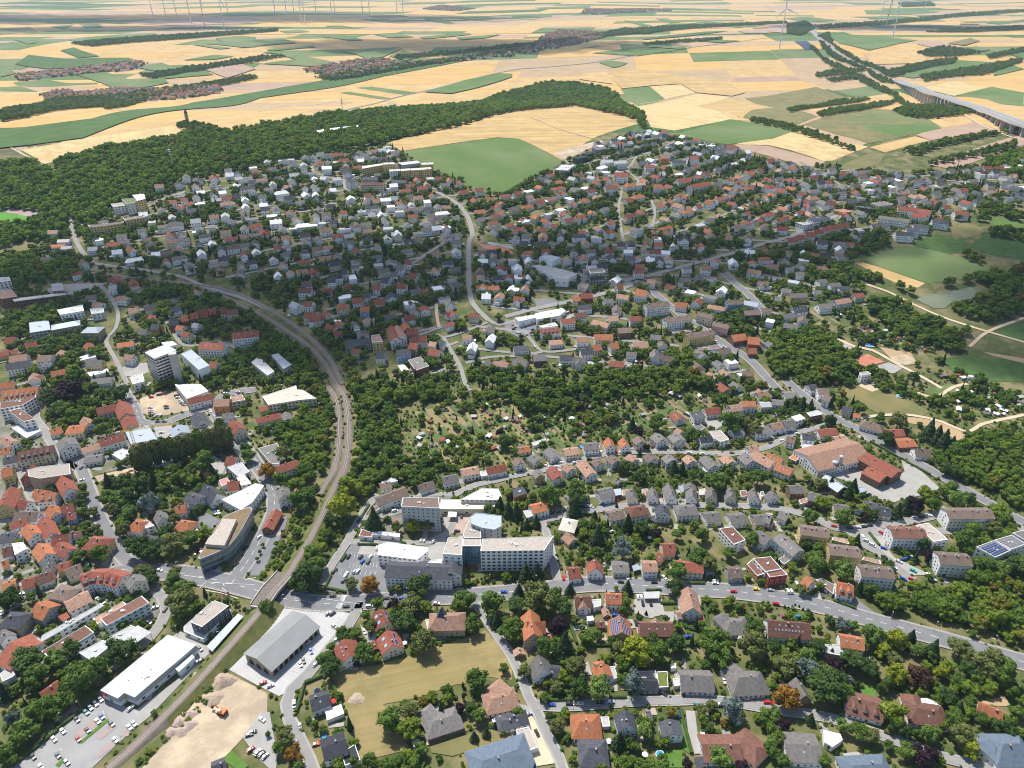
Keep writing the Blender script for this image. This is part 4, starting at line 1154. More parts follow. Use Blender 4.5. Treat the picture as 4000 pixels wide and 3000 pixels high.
# tree masses: kind, spacing in metres, min radius, max radius, points
MASS = """
forest 8.5 4 6.5 A 0 345 45 340 90 350 112 368 118 342 370 287 500 280 640 256 700 246 870 234 1080 202 1180 176 1250 178 1310 190 1330 202 1395 262 1310 246 1240 227 1100 250 1000 270 830 303 700 325 560 347 430 370 300 415 250 436 200 470 150 478 100 455 30 400 0 420
forest 8 3.5 5.5 A 0 395 60 402 150 440 230 450 245 470 200 500 150 505 95 480 100 470 60 460 20 520 0 540
forest 8 3.5 5.5 10 0 480 160 470 280 420 520 340 560 300 500 250 420 230 200 250 100 330 0 400
forest 8 3.5 6 10 0 560 250 530 380 600 600 560 750 540 790 640 620 720 420 720 200 760 0 700
belt 7 3 5.5 10 600 690 860 640 1000 660 1200 700 1480 730 1500 760 1250 735 900 700 640 720
belt 7.5 3.5 6 10 950 760 1500 800 1700 830 2100 960 2212 1050 2150 1100 2050 1000 1850 980 1500 1000 1440 1060 1250 1010 1200 950 1050 830
belt 7 3.5 6 11 0 1100 180 1220 350 1330 480 1480 600 1659 240 1659 270 1560 330 1560 300 1450 120 1370 0 1330
belt 7 3 5 11 80 960 250 1060 400 1140 560 1180 680 1260 760 1420 850 1560 850 1659 800 1659 640 1400 480 1240 200 1080 60 1000
belt 8.2 3.5 6 21 790 0 1100 0 1150 100 1180 250 1230 380 1220 540 1240 640 1330 720 1500 780 1540 830 1430 880 1300 880 1230 800 1180 870 1060 890 1050 960 900 1120 780 1300 640 1480 560 1659 330 1659 420 1500 530 1420 560 1280 590 1180 680 1000 760 870 820 700 850 560 855 300
belt 7 3.5 6 21 60 360 300 290 420 190 520 180 540 60 560 0 620 0 640 150 700 250 715 430 700 600 640 760 580 920 520 1000 460 1060 400 980 300 900 330 760 370 650 330 560 250 500 200 430
scrub 4 1.6 3.0 21 540 990 460 1130 330 1270 230 1430 150 1560 60 1659 0 1659 100 1500 180 1340 290 1150 420 1000
scrub 3.0 .8 1.9 30 1900 860 1780 960 1640 1110 1500 1250 1330 1430 1170 1600 1120 1659 1190 1659 1400 1450 1600 1260 1760 1100 1850 950 1945 805 2130 620 2290 430 2390 290 2375 180 2240 355 2080 535 1920 715
scrub 3.6 .5 1.3 30 1080 1350 1250 1230 1330 1180 1450 1020 1600 860 1700 770 1720 790 1600 930 1420 1140 1200 1380 1000 1560 870 1659 830 1659
belt 7.5 3.5 6 33 800 90 900 90 1050 130 1300 50 1400 80 1500 130 1700 60 1740 20 2212 -20 2212 660 2000 600 1700 520 1450 430 1250 380 1080 330 960 300 860 240 800 180
belt 7.5 3.5 6 23 1400 620 1560 600 1640 500 1770 440 1900 400 2212 420 2212 1130 1950 1030 1800 950 1620 840 1470 740 1330 690
belt 7 3.5 6 23 1700 1659 1780 1560 1900 1480 1980 1520 2212 1500 2212 1700 1740 1700
belt 7 3.5 6 23 1920 1070 2000 1050 2150 1200 2212 1260 2100 1290 1950 1350 1800 1400 1760 1480 1700 1430 1600 1370 1620 1310 1800 1230 1960 1180
belt 8 4 6.5 13 0 1290 80 1200 350 1180 480 1210 560 1280 620 1380 680 1400 740 1480 780 1560 560 1600 300 1640 120 1600 60 1540 0 1400
belt 9 3.5 6 12 630 1659 620 1540 760 1500 1000 1530 1150 1520 1300 1530 1500 1500 1520 1420 1600 1410 1700 1470 1760 1500 1850 1390 1950 1340 2040 1380 2100 1470 2120 1540 2000 1600 1800 1659
belt 9.5 3.5 6 22 0 0 120 0 260 30 500 20 900 0 1500 0 1400 60 1240 100 1000 50 900 80 700 160 560 180 420 200 250 200 100 190 0 160
belt 8 3.5 6 21 1120 50 1300 30 1640 20 1680 80 1500 90 1200 120
belt 10 3 5 21 1700 110 1900 60 2080 0 2212 0 2212 80 2000 200 1900 250 1760 200
belt 6.5 3 5 22 620 240 830 200 900 260 870 330 760 400 700 380 640 330
belt 8 4 6.5 13 0 540 130 520 330 560 480 580 620 610 740 620 830 720 900 790 840 830 720 810 600 760 450 700 300 650 120 620 0 600
belt 8 4 6.5 13 800 660 960 700 1050 800 1130 770 1180 820 1270 850 1280 880 1180 900 1060 850 900 790
belt 8 4 7 13 1500 770 1700 740 1850 700 2000 660 2212 620 2212 1050 2100 1100 1900 1180 1780 1150 1560 1080 1480 1040 1560 950 1700 930 1900 900 1830 860 1830 820 1700 820 1600 800
belt 7 3.5 6 13 870 960 950 900 1180 900 1240 980 1230 1050 1400 1060 1480 1100 1620 1200 1740 1180 1800 1240 1760 1300 1640 1340 1480 1350 1420 1290 1250 1240 1150 1200 1050 1150 960 1090
belt 8 3.5 6 13 1850 360 1880 310 2080 310 2212 330 2212 420 2000 400
belt 8 3.5 6 13 1640 520 1720 500 1850 530 1900 640 1840 640 1760 590 1640 560
belt 8 3.5 6 13 1780 210 1900 60 2212 160 2212 250 1900 200 1860 260
belt 6 2 3.5 13 1030 1140 1130 1170 1280 1250 1400 1310 1460 1350 1400 1350 1260 1280 1090 1200
belt 8 3.5 6 20 350 240 480 120 640 60 800 100 900 90 870 140 810 210 800 300 700 290 620 330 480 390 400 360 350 290
belt 7 3 5.5 20 820 900 950 930 1150 900 1260 960 1380 1010 1350 1120 1240 1170 1130 1190 1100 1290 1010 1320 940 1180 900 1040
belt 7 3 5.5 20 1190 760 1350 680 1560 690 1700 600 1880 640 1900 680 1850 840 1720 860 1600 850 1500 900 1330 930 1230 880
belt 7 3 5 20 660 870 760 880 790 1000 830 1140 880 1290 800 1290 720 1230 690 1100 640 980
belt 7.5 3.5 6 10 0 1060 250 1020 480 960 520 1080 440 1100 260 1100 200 1200 60 1240 0 1200
belt 7.5 3.5 6 10 100 1300 480 1270 680 1230 850 1320 1000 1380 960 1440 1000 1540 900 1480 760 1440 700 1500 640 1659 420 1659 480 1560 440 1400 320 1380 150 1360
belt 7.5 3.5 6 10 120 1480 330 1460 330 1659 60 1659
belt 7 3 5.5 10 1180 1010 1450 1050 1400 1130 1250 1150 1180 1090
belt 7.5 3 5.5 32 0 480 60 440 120 560 40 620 0 600
belt 6.5 2.5 4.5 32 900 540 960 550 1010 740 1060 800 960 860 930 760
belt 6.5 2.5 4.5 32 860 1640 1000 1580 1300 1600 1500 1640 1560 1659 860 1659
belt 7 3 5.5 33 1430 500 1560 560 1620 760 1560 900 1450 960 1380 860 1480 760
belt 7 3 5.5 33 1500 950 1620 860 1760 960 1760 1080 1720 1250 1780 1400 1700 1500 1600 1430 1500 1400 1450 1300 1540 1260
belt 7 3 5 33 0 640 120 560 220 640 380 620 480 700 540 820 520 900 300 840 160 860 60 850 30 760
belt 7 3 5.5 33 2000 740 2140 880 2150 960 2212 1040 2212 1180 2130 1080 1980 1000 1850 980 1750 900
belt 6.5 2.5 4 33 0 1250 100 1180 180 1300 120 1370 100 1480 180 1620 0 1659
belt 6.5 2.5 4.5 33 680 1230 960 1270 1160 1300 1280 1420 1180 1460 1100 1420 920 1400 700 1300
belt 6.5 2.5 4 31 1200 1560 1400 1500 1520 1590 1500 1659 1020 1659
belt 7 3 5 21 1380 560 1500 560 1620 640 1700 700 1600 740 1480 700
belt 8 3 5 A 375 268 400 262 440 264 480 276 485 284 450 290 410 284 380 276
hedge 7 3 5.5 A 0 258 60 248 120 235 200 228 260 225 340 205 300 200 200 205 100 215 0 240
hedge 7 3 5 A 210 215 300 195 420 180 540 160 560 165 430 190 300 215 230 232
hedge 7 2.5 5 A 1325 205 1335 200 1392 250 1400 280 1392 282 1380 262
hedge 8 3 6 A 1765 78 1790 70 1800 95 1850 125 1920 150 1935 178 1905 175 1860 145 1800 125 1775 100
hedge 8 3 5 A 1755 95 1775 120 1840 150 1880 170 1940 200 2020 235 2010 240 1930 205 1850 168 1780 132 1750 100
hedge 8 3 5 A 1760 158 1800 148 1870 145 1872 150 1820 160 1765 165
hedge 8 3 5 A 1785 168 1860 158 1870 164 1800 175
hedge 8 3 5.5 A 1910 152 1970 138 2035 125 2070 125 2060 135 1980 150 1930 165
hedge 8 3 5.5 A 1980 112 2035 98 2100 108 2120 112 2060 120 2010 120
hedge 8 3 5.5 A 2130 118 2220 100 2225 108 2140 125
hedge 8 3 6 A 1985 160 2080 148 2180 130 2212 128 2160 150 2120 160 2060 160 2000 175
hedge 8 3 6 A 2030 155 2130 140 2200 125 2210 130 2130 155 2050 165
hedge 7 3 5 A 1930 235 2000 225 2080 225 2120 235 2080 245 2000 252 1950 245
hedge 7 2.5 4.5 A 1765 243 1850 225 1935 212 1935 218 1860 235 1780 248
hedge 7 2.5 4.5 A 1700 232 1800 215 1880 208 1880 212 1790 226 1710 238
hedge 7 3 5 A 1950 320 2060 295 2180 275 2212 270 2212 276 2120 292 2030 312 1980 330
hedge 7 3 5 A 2000 345 2090 328 2200 300 2190 318 2100 335 2010 352
forest 8 4 6.5 A 2135 340 2180 328 2240 318 2240 390 2180 370 2140 352
hedge 7 2 3.5 A 1460 290 1530 305 1600 325 1680 345 1760 360 1750 366 1660 350 1560 318 1470 298
hedge 7 2.5 4 A 1620 250 1700 262 1760 280 1850 318 1845 322 1750 290 1690 272 1620 258
hedge 8 3 6 A 300 160 400 145 560 120 620 118 560 130 430 150 330 168
hedge 8 3 6 A 150 92 260 82 420 72 600 62 600 66 400 82 200 98
hedge 8 3 6 A 850 120 1000 108 1150 92 1160 96 1000 114 860 126
hedge 8 3 6 A 680 165 800 145 980 125 1150 100 1240 80 1250 84 1100 112 900 142 720 172
hedge 10 3 6 A 1390 92 1480 85 1560 80 1560 84 1480 90 1390 96
hedge 9 3 6 A 1760 55 1900 45 2050 30 2212 20 2212 26 2050 38 1900 54 1780 62
hedge 9 3 6 A 1250 78 1350 62 1450 55 1600 50 1700 45 1700 50 1500 60 1300 78
hedge 9 3 6 A 2000 68 2100 60 2212 55 2212 62 2100 68
hedge 8 3 6 A 1700 52 1740 45 1760 60 1730 75 1700 70
forest 9 4 7 A 1940 6 2010 4 2020 12 1950 14
forest 10 4 7 A 1330 68 1340 62 1420 66 1400 72
"""
# filler quarters: outline (A), spacing along, spacing across, direction of the streets in degrees, roof letters, wall letters, share of trees
QUART = """
13.5 18.5 22 ggdtwwbglr ww 1.0 A 250 442 300 425 430 378 570 355 700 333 835 315 860 335 870 385 900 400 840 430 700 440 560 450 400 470 300 480 240 470
14.4 21.1 18 ggtbrwdl wwwc 1.3 A 200 475 300 482 420 470 560 452 700 440 840 432 960 440 1000 470 990 560 800 560 700 600 560 610 400 585 260 560 190 540
12.6 17.6 24 rrrgto wwwc 1.0 A 860 392 940 380 1040 415 1090 420 1095 455 1000 470 950 445 880 430
10.8 14.1 38 gdwdggmlr www .55 A 1185 362 1240 340 1300 310 1400 283 1470 295 1590 320 1630 345 1560 372 1450 385 1330 385 1240 395 1160 400
11.7 15.8 30 rrrorrtg wwwc .85 A 1100 420 1180 400 1240 395 1330 385 1450 385 1600 368 1690 380 1740 420 1740 470 1600 500 1480 505 1330 510 1200 505 1040 500 1020 470 1095 455
13.5 17.6 12 rgbdtrg wwwc 1.1 A 1640 345 1800 366 1950 378 2080 368 2212 350 2212 440 2110 440 2060 478 1920 500 1840 520 1750 470 1700 400
14.4 19.4 20 ggdrtbg wwwc 1.2 A 640 610 720 590 850 570 1000 560 1010 640 960 700 860 745 740 730 700 680
12.6 17.6 -2 gdbrtow wwwc 1.1 A 1025 505 1200 508 1330 512 1480 508 1600 502 1740 475 1840 525 1830 560 1760 600 1700 580 1560 590 1400 600 1300 590 1180 600 1030 640
12.6 17.6 -32 ggrtbwg wwwc 1.1 A 1180 600 1300 592 1400 600 1560 592 1700 580 1830 640 1760 690 1690 725 1620 700 1500 660 1400 640 1300 640
13.5 19.4 -15 tgrgbw wwwc 1.1 A 1040 640 1180 605 1300 645 1400 680 1420 720 1500 740 1440 790 1260 800 1100 800 1010 790 990 740
12.6 19.4 40 ggrtrg wwwc 1.2 A 860 690 980 680 1000 800 900 810 820 780
13.5 19.4 30 rgtrdb wwcc 1.2 A 130 510 240 560 330 620 430 640 420 690 330 700 260 670 150 600
12.6 15.8 25 rrotgb wcyw .8 A 0 760 100 740 240 730 250 830 120 880 0 860
11.7 14.1 30 rrorgo wcyw .7 A 0 1000 60 1020 110 1130 150 1250 0 1310
14.4 21.1 20 grtbg wwc 1.3 A 1500 690 1600 720 1690 735 1620 800 1700 830 1640 860 1560 850 1480 800
"""
ANCHOR = {'the supermarket': ('30', 1250, 800), 'the goods shed': ('31', 200, 550), 'the ward tower': ('21', 1420, 1050), 'the silos': ('23', 610, 670), 'the meadow': ('31', 1400, 900),
  'the brown skylit house': ('33', 180, 450), 'the theatre': ('20', 420, 780), 'the gravel car park': ('20', 1400, 200), 'the office tower': ('10', 1400, 1420), 'the sports pitch': ('10', 100, 240),
  'the pink block': ('11', 1040, 1270), 'the car dealer': ('12', 420, 680), 'the pond': ('13', 1550, 930), 'the zigzag terrace': ('13', 430, 340)}
LAMPS = "30 705 1150;30 530 1285;30 940 1240;30 1068 1455;30 548 1592;30 1922 555;30 130 1622;30 35 1132;33 1057 380;33 1425 485;33 1888 612;33 1660 542;33 1957 612;32 530 1175;32 1003 1165;32 1862 95;32 207 60;31 232 245;31 905 385;31 370 80;30 1760 190;30 1690 255;31 1305 170;21 1450 1740;21 2020 1740;20 1560 1605;33 575 1110;30 1530 500"

BUILD['01'] = """
@ by the green field|the green field
F 12 cy apartment_block 920 1440 1095 1400 1110 1420 920 1475
F 16 cy apartment_block 1098 1405 1190 1400 1200 1420 1112 1428
F 12 cw apartment_block 1150 1465 1243 1455 1245 1480 1160 1490
F 13 cy apartment_block 1250 1460 1330 1450 1335 1475 1252 1485
F 13 cy apartment_block 1338 1455 1420 1445 1424 1472 1340 1480
F 14 cy apartment_block 1426 1450 1510 1440 1515 1462 1430 1475
F 13 cy apartment_block 1430 1405 1530 1400 1530 1425 1432 1430
F 4 lg garage_row 1230 1405 1390 1380 1420 1410 1260 1440
F 6 ww warehouse 485 1142 550 1120 880 1082 890 1095 640 1135 545 1150
R 920 1530 1050 1530 11 6 9 dg
R 905 1580 1105 1580 12 7 10 nc D
R 1180 1555 1300 1560 11 6 9 dg
R 790 1560 860 1540 12 9 12 dw
R 570 1440 650 1435 12 8 11 ww
R 560 1525 610 1530 11 7 10 lw
R 660 1540 730 1530 11 7 10 lw
"""
BUILD['02'] = """
@ in the new quarter|the green field
F 6 lw kindergarten 370 1480 430 1412 545 1415 482 1490
R 545 1370 640 1340 10 7 8 kd
R 620 1335 690 1310 10 7 8 kd
R 770 1385 870 1380 12 8 11 lw
R 880 1395 985 1385 12 8 11 lw
R 885 1490 1005 1495 14 9 13 rw
R 1150 1425 1230 1425 11 7 10 rw
R 1385 1385 1500 1390 11 7 10 dw
R 1525 1355 1605 1350 12 9 12 rw
R 1070 1585 1145 1580 12 6 8 tw
R 800 1610 905 1600 13 8 12 nw
R 1230 1590 1300 1600 12 8 12 rw
R 1425 1550 1560 1530 11 7 11 rw
R 1535 1610 1700 1560 11 7 11 rw
R 710 1285 800 1265 12 7 9 gg
R 1280 1345 1350 1340 11 7 11 to
"""
ANCHOR['the green field'] = ('01', 1900, 1400)
FAR_QUART = """
16 24 5 rrotgt wwcs 1.2 00 190 690 130 640 330 620 640 590 1000 545 1230 525 1240 560 1150 600 800 630 400 670
17 24 8 rrotgg wwcs 1.2 00 370 800 600 770 660 800 880 780 1040 760 1500 770 1700 740 1900 730 1900 800 1700 830 1400 860 1130 880 900 850 640 860 400 850
16 26 -5 rrotgg wwcs 1.4 01 400 600 620 560 850 520 1050 510 1300 530 1420 530 1380 560 1050 620 800 670 600 690 560 640
16 30 5 rtgg wws 2.2 01 1420 530 1700 500 2212 450 2212 480 1700 530 1430 560
16 26 10 rrtgg wws 1.8 02 0 440 200 380 300 300 420 260 600 270 800 280 790 320 600 370 340 420 100 460
20 30 0 rrtgg wws 1.6 02 600 115 640 75 900 80 1200 75 1380 85 1380 95 1000 108 740 125
20 30 0 rrtgg wws 1.8 01 1440 75 1600 45 1900 75 1740 95 1500 85
"""
TURBINES = "03 97 420;03 1078 320;03 1018 230;03 975 162;03 1345 107;00 1530 150;00 1655 207;00 1770 232;00 1937 255;00 1970 112;00 1322 138;00 1435 150;01 170 140;01 268 152;01 335 162;01 395 212;01 427 212;01 525 160;01 655 142;01 683 117;01 925 146;01 980 108;01 1218 112;01 1273 137"
# ================================================================ GROUND
M_TOWN = mat('garden_ground', (.115, .125, .040), (.055, .085, .022), scale=.12, detail=10, c3=(.22, .18, .09), scale3=.055, rough=.95, lo=.36, hi=.64, mixlo=.44, mixhi=.66)
M_FARM = mat('stubble_ground', (.45, .31, .14), (.50, .35, .17), scale=.01, rough=.95)
def axis(a, b, fine, lo, hi, grow=1.13):
    xs = list(np.arange(lo, hi+1, fine)); s = fine; x = hi
    while x < b: s *= grow; x += s; xs.append(x)
    s = fine; x = lo; left = []
    while x > a: s *= grow; x -= s; left.append(x)
    return np.array(left[::-1]+xs)
gx = axis(-32000, 32000, 20, -1500, 1500); gy = axis(-1200, 45000, 20, -60, 2700, 1.08)
X, Y = np.meshgrid(gx, gy); Z = T(X, Y); nx, ny = len(gx), len(gy)
I = (np.arange(ny-1)[:, None]*nx+np.arange(nx-1)[None, :]).ravel()
Q = np.column_stack([I, I+1, I+nx+1, I+nx]); cy_ = Y[:-1, :-1].ravel(); cx_ = X[:-1, :-1].ravel()
me = mesh_of('terrain', np.column_stack([X.ravel(), Y.ravel(), Z.ravel()]).tolist(), Q.tolist(), [M_TOWN, M_FARM], (cy_ > 1330).astype(int), True)
new_obj('terrain', me)['kind'] = 'structure'
# farmland beyond the town: parcels from a repeated splitting of the plateau
FM = {'L': mat('field_straw', (.52, .36, .165), (.44, .295, .12), scale=.02, rough=.95, detail=6, bands=(.5, 24, .93)),
      'T': mat('field_gold', (.48, .30, .10), (.53, .345, .13), scale=.015, rough=.95, detail=6, bands=(1.3, 18, .95)),
      'D': mat('field_dry', (.37, .26, .15), (.43, .31, .18), scale=.02, rough=.95, detail=6),
      'S1': mat('field_swaths', (.50, .35, .15), (.41, .28, .115), scale=.03, rough=.95, bands=(1.45, 9, .80)),
      'S2': mat('field_swaths_light', (.50, .36, .165), (.56, .42, .21), scale=.03, rough=.95, bands=(-.5, 11, .84)),
      'G': mat('field_green', (.085, .145, .036), (.105, .165, .045), scale=.02, rough=.95, detail=6, c3=(.15, .185, .075), scale3=.007),
      'V': mat('field_vines', (.055, .11, .026), (.075, .135, .034), scale=.03, rough=.95, bands=(.25, 9, .8)),
      'V2': mat('field_vine_rows', (.20, .17, .08), (.12, .14, .05), scale=.05, rough=.95, bands=(1.1, 5, .45)),
      'O': mat('field_dry_grass', (.22, .18, .075), (.125, .135, .05), scale=.035, rough=.95, detail=7),
      'B': mat('field_bare_and_cloud_shade', (.33, .225, .165), (.40, .28, .20), scale=.02, rough=.95, detail=6),  # bare soil; also paints the cloud shadow on one far strip of fields
      'K': mat('solar_field', (.010, .012, .035), rough=.4, spec=.4),
      'F': mat('sports_grass', (.085, .25, .03), (.11, .29, .04), scale=.05, rough=.95),
      'M': mat('sports_track', (.33, .235, .215), (.40, .30, .27), scale=.05, rough=.95),
      'M2': mat('mown_meadow', (.29, .22, .10), (.20, .17, .068), scale=.06, rough=.95, detail=9, bands=(1.3, 2.2, .93), c3=(.245, .20, .078), scale3=.02),
      'E': mat('excavated_earth', (.56, .455, .31), (.42, .335, .225), scale=.12, rough=.95, detail=10, c3=(.36, .285, .205), scale3=.05, bump=1.2)}
def split(r, out, lim, depth=0):
    x0, y0, x1, y1 = r; w, h = x1-x0, y1-y0; s = lim*(1+max(0, y0-2500)/2600)
    if (w < s*1.9 and h < s*.75) or depth > 12: out.append(r); return
    if w/1.9 > h/.75: m = x0+w*rng.uniform(.35, .65); split((x0, y0, m, y1), out, lim, depth+1); split((m, y0, x1, y1), out, lim, depth+1)
    else: m = y0+h*rng.uniform(.35, .65); split((x0, y0, x1, m), out, lim, depth+1); split((x0, m, x1, y1), out, lim, depth+1)
cells = []
split((-9500, 1340, 9500, 16000), cells, 185)
mb = MB(); keys = ['L', 'T', 'D', 'G', 'B', 'O', 'V']
def warp(x, y):
    return x+.18*(y-3000)+70*math.sin(y/900+x/2300), y+.10*x*min(1, (y-1340)/1500)+60*math.sin(x/800)*min(1, max(0, (y-1340)/800))
for (x0, y0, x1, y1) in cells:
    if abs((x0+x1)/2) > 900+.95*y1: continue
    near = y0 < 2700; k = rng.choices(keys, [30, 30, 18, 2 if near else 26, 5, 2, 1 if near else 5])[0]
    st = 40 if y1 < 4000 else 110; n = max(1, int((x1-x0)/st)); m = max(1, int((y1-y0)/st)); g = 1.0
    V = []
    for j in range(m+1):
        for i in range(n+1):
            a, b = warp(x0+g+(x1-x0-2*g)*i/n, y0+g+(y1-y0-2*g)*j/m); V.append((a, b, Tz(a, b)+(.25 if y1 < 4000 else 1.3)))
    mb.add(V, [(j*(n+1)+i, j*(n+1)+i+1, (j+1)*(n+1)+i+1, (j+1)*(n+1)+i) for j in range(m) for i in range(n)], keys.index(k))
mb.build('farmland', [FM[k] for k in keys])['kind'] = 'structure'
def parse_pts(tok):
    """tile followed by u v pairs"""
    return tok[0], [(float(tok[i]), float(tok[i+1])) for i in range(1, len(tok)-1, 2)]
NAMES = {'G': 'green_field', 'V': 'vineyard', 'V2': 'vineyard', 'O': 'dry_meadow', 'K': 'solar_farm', 'F': 'sports_pitch', 'M': 'running_track', 'M2': 'mown_meadow', 'E': 'excavated_ground'}  # the default name also covers the far strip coloured as cloud shadow
for ln in FIELDS.strip().splitlines():
    t = ln.split(); tile, pts = parse_pts(t[1:]); P = [GP(tile, u, v) for u, v in pts]
    far = max(p[1] for p in P); lift = .12 if far < 1300 else (.35 if far < 2600 else 1.9)
    if far > 1300 and t[0] in ('G', 'V', 'O', 'K', 'B'): lift += .2
    FI = globals().get('FI', 0)+1; lift += .0014*FI if far < 1300 else .003*FI if far < 2600 else .012*FI
    drape_poly(P, lift, 20 if far < 1500 else (45 if far < 4000 else 160), NAMES.get(t[0], 'stubble_field'), FM[t[0]])
    mark(P, 8)
GM = {'a': mat('asphalt', (.165, .167, .172), (.205, .205, .207), scale=.12, detail=8, rough=.9), 'l': mat('old_asphalt', (.235, .228, .217), (.285, .277, .263), scale=.12, detail=8, rough=.9),
      'p': mat('pale_concrete', (.37, .355, .325), (.30, .29, .27), scale=.1, detail=8, rough=.9), 'w': mat('block_paving', (.33, .325, .315), (.28, .275, .27), scale=.1, detail=8, rough=.9),
      'b': mat('brick_paving', (.36, .27, .225), (.43, .34, .29), scale=.2, detail=8, rough=.9), 'e': FM['E'], 'w2': mat('fresh_concrete', (.62, .58, .56), (.72, .69, .67), scale=.1, rough=.9),
      'q': mat('new_concrete', (.47, .465, .45), (.41, .405, .39), scale=.1, detail=8, rough=.9), 'C': mat('courtyard_paving', (.25, .235, .21), (.17, .165, .15), scale=.09, detail=9, rough=.9, c3=(.12, .13, .06), scale3=.05), 'r': mat('clay_court', (.42, .15, .09), (.50, .21, .13), scale=.1, rough=.9), 'o': mat('sand_terrace', (.66, .52, .36), (.58, .45, .31), scale=.3, rough=.9),
      'n': FM['O'], 'g': mat('watered_lawn', (.075, .155, .025), (.10, .19, .035), scale=.2, detail=6, rough=.95), 't': mat('farm_track', (.50, .38, .25), (.58, .47, .34), scale=.1, rough=.95)}
GN_ = {'a': 'parking_pavement', 'l': 'parking_pavement', 'p': 'concrete_pavement', 'q': 'concrete_pavement', 'C': 'courtyard_pavement', 'w': 'car_park_pavement', 'b': 'brick_pavement', 'e': 'gravel_ground', 'w2': 'concrete_ground', 'r': 'clay_ground', 'o': 'terrace_pavement', 'n': 'dry_lawn', 'g': 'lawn'}
for ln in GROUND.strip().splitlines():
    t = ln.split()
    if len(t) < 6: continue
    tile, pts = parse_pts(t[1:])
    if len(pts) < 3: continue
    P = [GP(tile, u, v) for u, v in pts]; GI = globals().get('GI', 0)+1; drape_poly(P, .30+.0035*GI, 14, GN_[t[0]], GM[t[0]]); mark(P, 0 if t[0] == 'C' else 8 if t[0] in 'ng' else 1)
# water
P = [GP('13', u, v) for u, v in ((1280, 930), (1380, 890), (1480, 880), (1500, 860), (1640, 850), (1760, 820), (1840, 815), (1850, 850), (1830, 890), (1800, 925), (1690, 935), (1580, 965), (1520, 1010), (1440, 1010), (1340, 965))]
drape_poly(P, .5, 60, 'pond_water', mat('pond_water', (.15, .17, .085), (.20, .215, .12), scale=.01, rough=.07, spec=.6)); mark(P, 1)
# ---------------------------------------------------------------- roads
roads = []; M_WHITE = mat('road_paint', (.72, .72, .70), rough=.8); M_KERB = mat('kerb_stone', (.34, .32, .295), (.29, .27, .25), scale=.5)
markmb = MB()
for ri, ln in enumerate(ROADS.strip().splitlines()):
    t = ln.split(); k, w, dash = t[0], float(t[1]), t[2]; mid = 'A0 10 11 12 13 00 01 02 03'.find(t[3]) >= 0 and t[3] != 'A'; w = w-(3.2 if mid else 2.2) if k == 'l' else (w*.82 if k == 'a' and w < 20 else w); tile, pts = parse_pts(t[3:])
    if t[3].isdigit() and False: pass
    P = [GP(tile, u, v) for u, v in pts]
    if tile == '20' and max(abs(p[0]) for p in P) > 4000: continue
    L = smooth_line(P, 8); far = max(p[1] for p in L) > 1400
    mb = MB()
    lift = .58+.010*(ri % 12) if not far else 1.1
    if k in 'al' and not far:
        strip_geo(mb, L, -w/2-(1.7 if k == 'a' else .6 if mid else 1.2), w/2+(1.7 if k == 'a' else .6 if mid else 1.2), lift-.06, 1)       # pavement either side, a kerb above the roadway's edge
        for s in (-1, 1):
            a = sorted((s*(w/2), s*(w/2+.25))); strip_geo(mb, L, a[0], a[1], lift+.12, 1)
    strip_geo(mb, L, -w/2, w/2, lift, 0)
    nm = {'t': 'farm_path', 'p': 'driveway_path'}.get(k, 'motorway_road' if w > 20 else 'road')
    mb.build(nm, [GM[k], GM['p'] if k == 'l' else M_KERB])['kind'] = 'structure'
    roads.append((L, w, k)); mark_line(L, w+2.5, 1)
    if dash == 'dash' and not far:
        i = 0
        while i+1 < len(L):
            a, b = L[i], L[i+1]; d = (b-a).normalized(); q = a+d*4.0; n = Vector((-d.y, d.x))*.13
            zz = Tz(a.x, a.y)+lift+.05; z2 = Tz(q.x, q.y)+lift+.05
            markmb.add([(a.x-n.x, a.y-n.y, zz), (q.x-n.x, q.y-n.y, z2), (q.x+n.x, q.y+n.y, z2), (a.x+n.x, a.y+n.y, zz)], [(0, 1, 2, 3)]); i += 1
def paint_line(tile, pts, w=.18, lift=.75):
    global PLN; PLN = globals().get('PLN', 0)+1
    L = [Vector(GP(tile, u, v)) for u, v in pts]; strip_geo(markmb, L, -w/2, w/2, .80+.004*PLN)
def bays(tile, a, b, n, length, side, lift=.70):
    """parking bay lines between two picture points"""
    A, B = Vector(GP(tile, *a)), Vector(GP(tile, *b)); d = (B-A).normalized(); nrm = Vector((-d.y, d.x))*side
    for i in range(n+1):
        p = A+(B-A)*i/n; strip_geo(markmb, [p, p+nrm*length], -.08, .08, lift)
# junction markings
for pts in ([(1590, 0), (1800, 30)], [(1800, 60), (2000, 75), (2200, 80)], [(1780, 130), (1900, 150), (2060, 200)], [(1730, 110), (1790, 50)], [(1830, 75), (1900, 60)], [(1930, 75), (1940, 95)], [(1920, 110), (1955, 135)], [(2120, 40), (2212, 20)]):
    paint_line('30', pts, .3)
def zebra(tile, a, b, n, width, lift=.90):
    A, B = Vector(GP(tile, *a)), Vector(GP(tile, *b)); d = (B-A).normalized(); nn = Vector((-d.y, d.x))
    for i in range(n):
        p = A+(B-A)*(i+.5)/n; strip_geo(markmb, [p-nn*width/2, p+nn*width/2], -.22, .22, lift)
zebra('31', (768, 172), (742, 222), 6, 3.2); zebra('31', (734, 240), (708, 290), 6, 3.2); zebra('20', (1875, 1625), (1915, 1590), 5, 4)
paint_line('31', [(530, 195), (590, 205), (900, 250)], .2); paint_line('31', [(330, 200), (480, 235)], .2)
for a in ((2080, 1550), (2000, 1590)): paint_line('20', [a, (a[0]+60, a[1]-110)], .15)
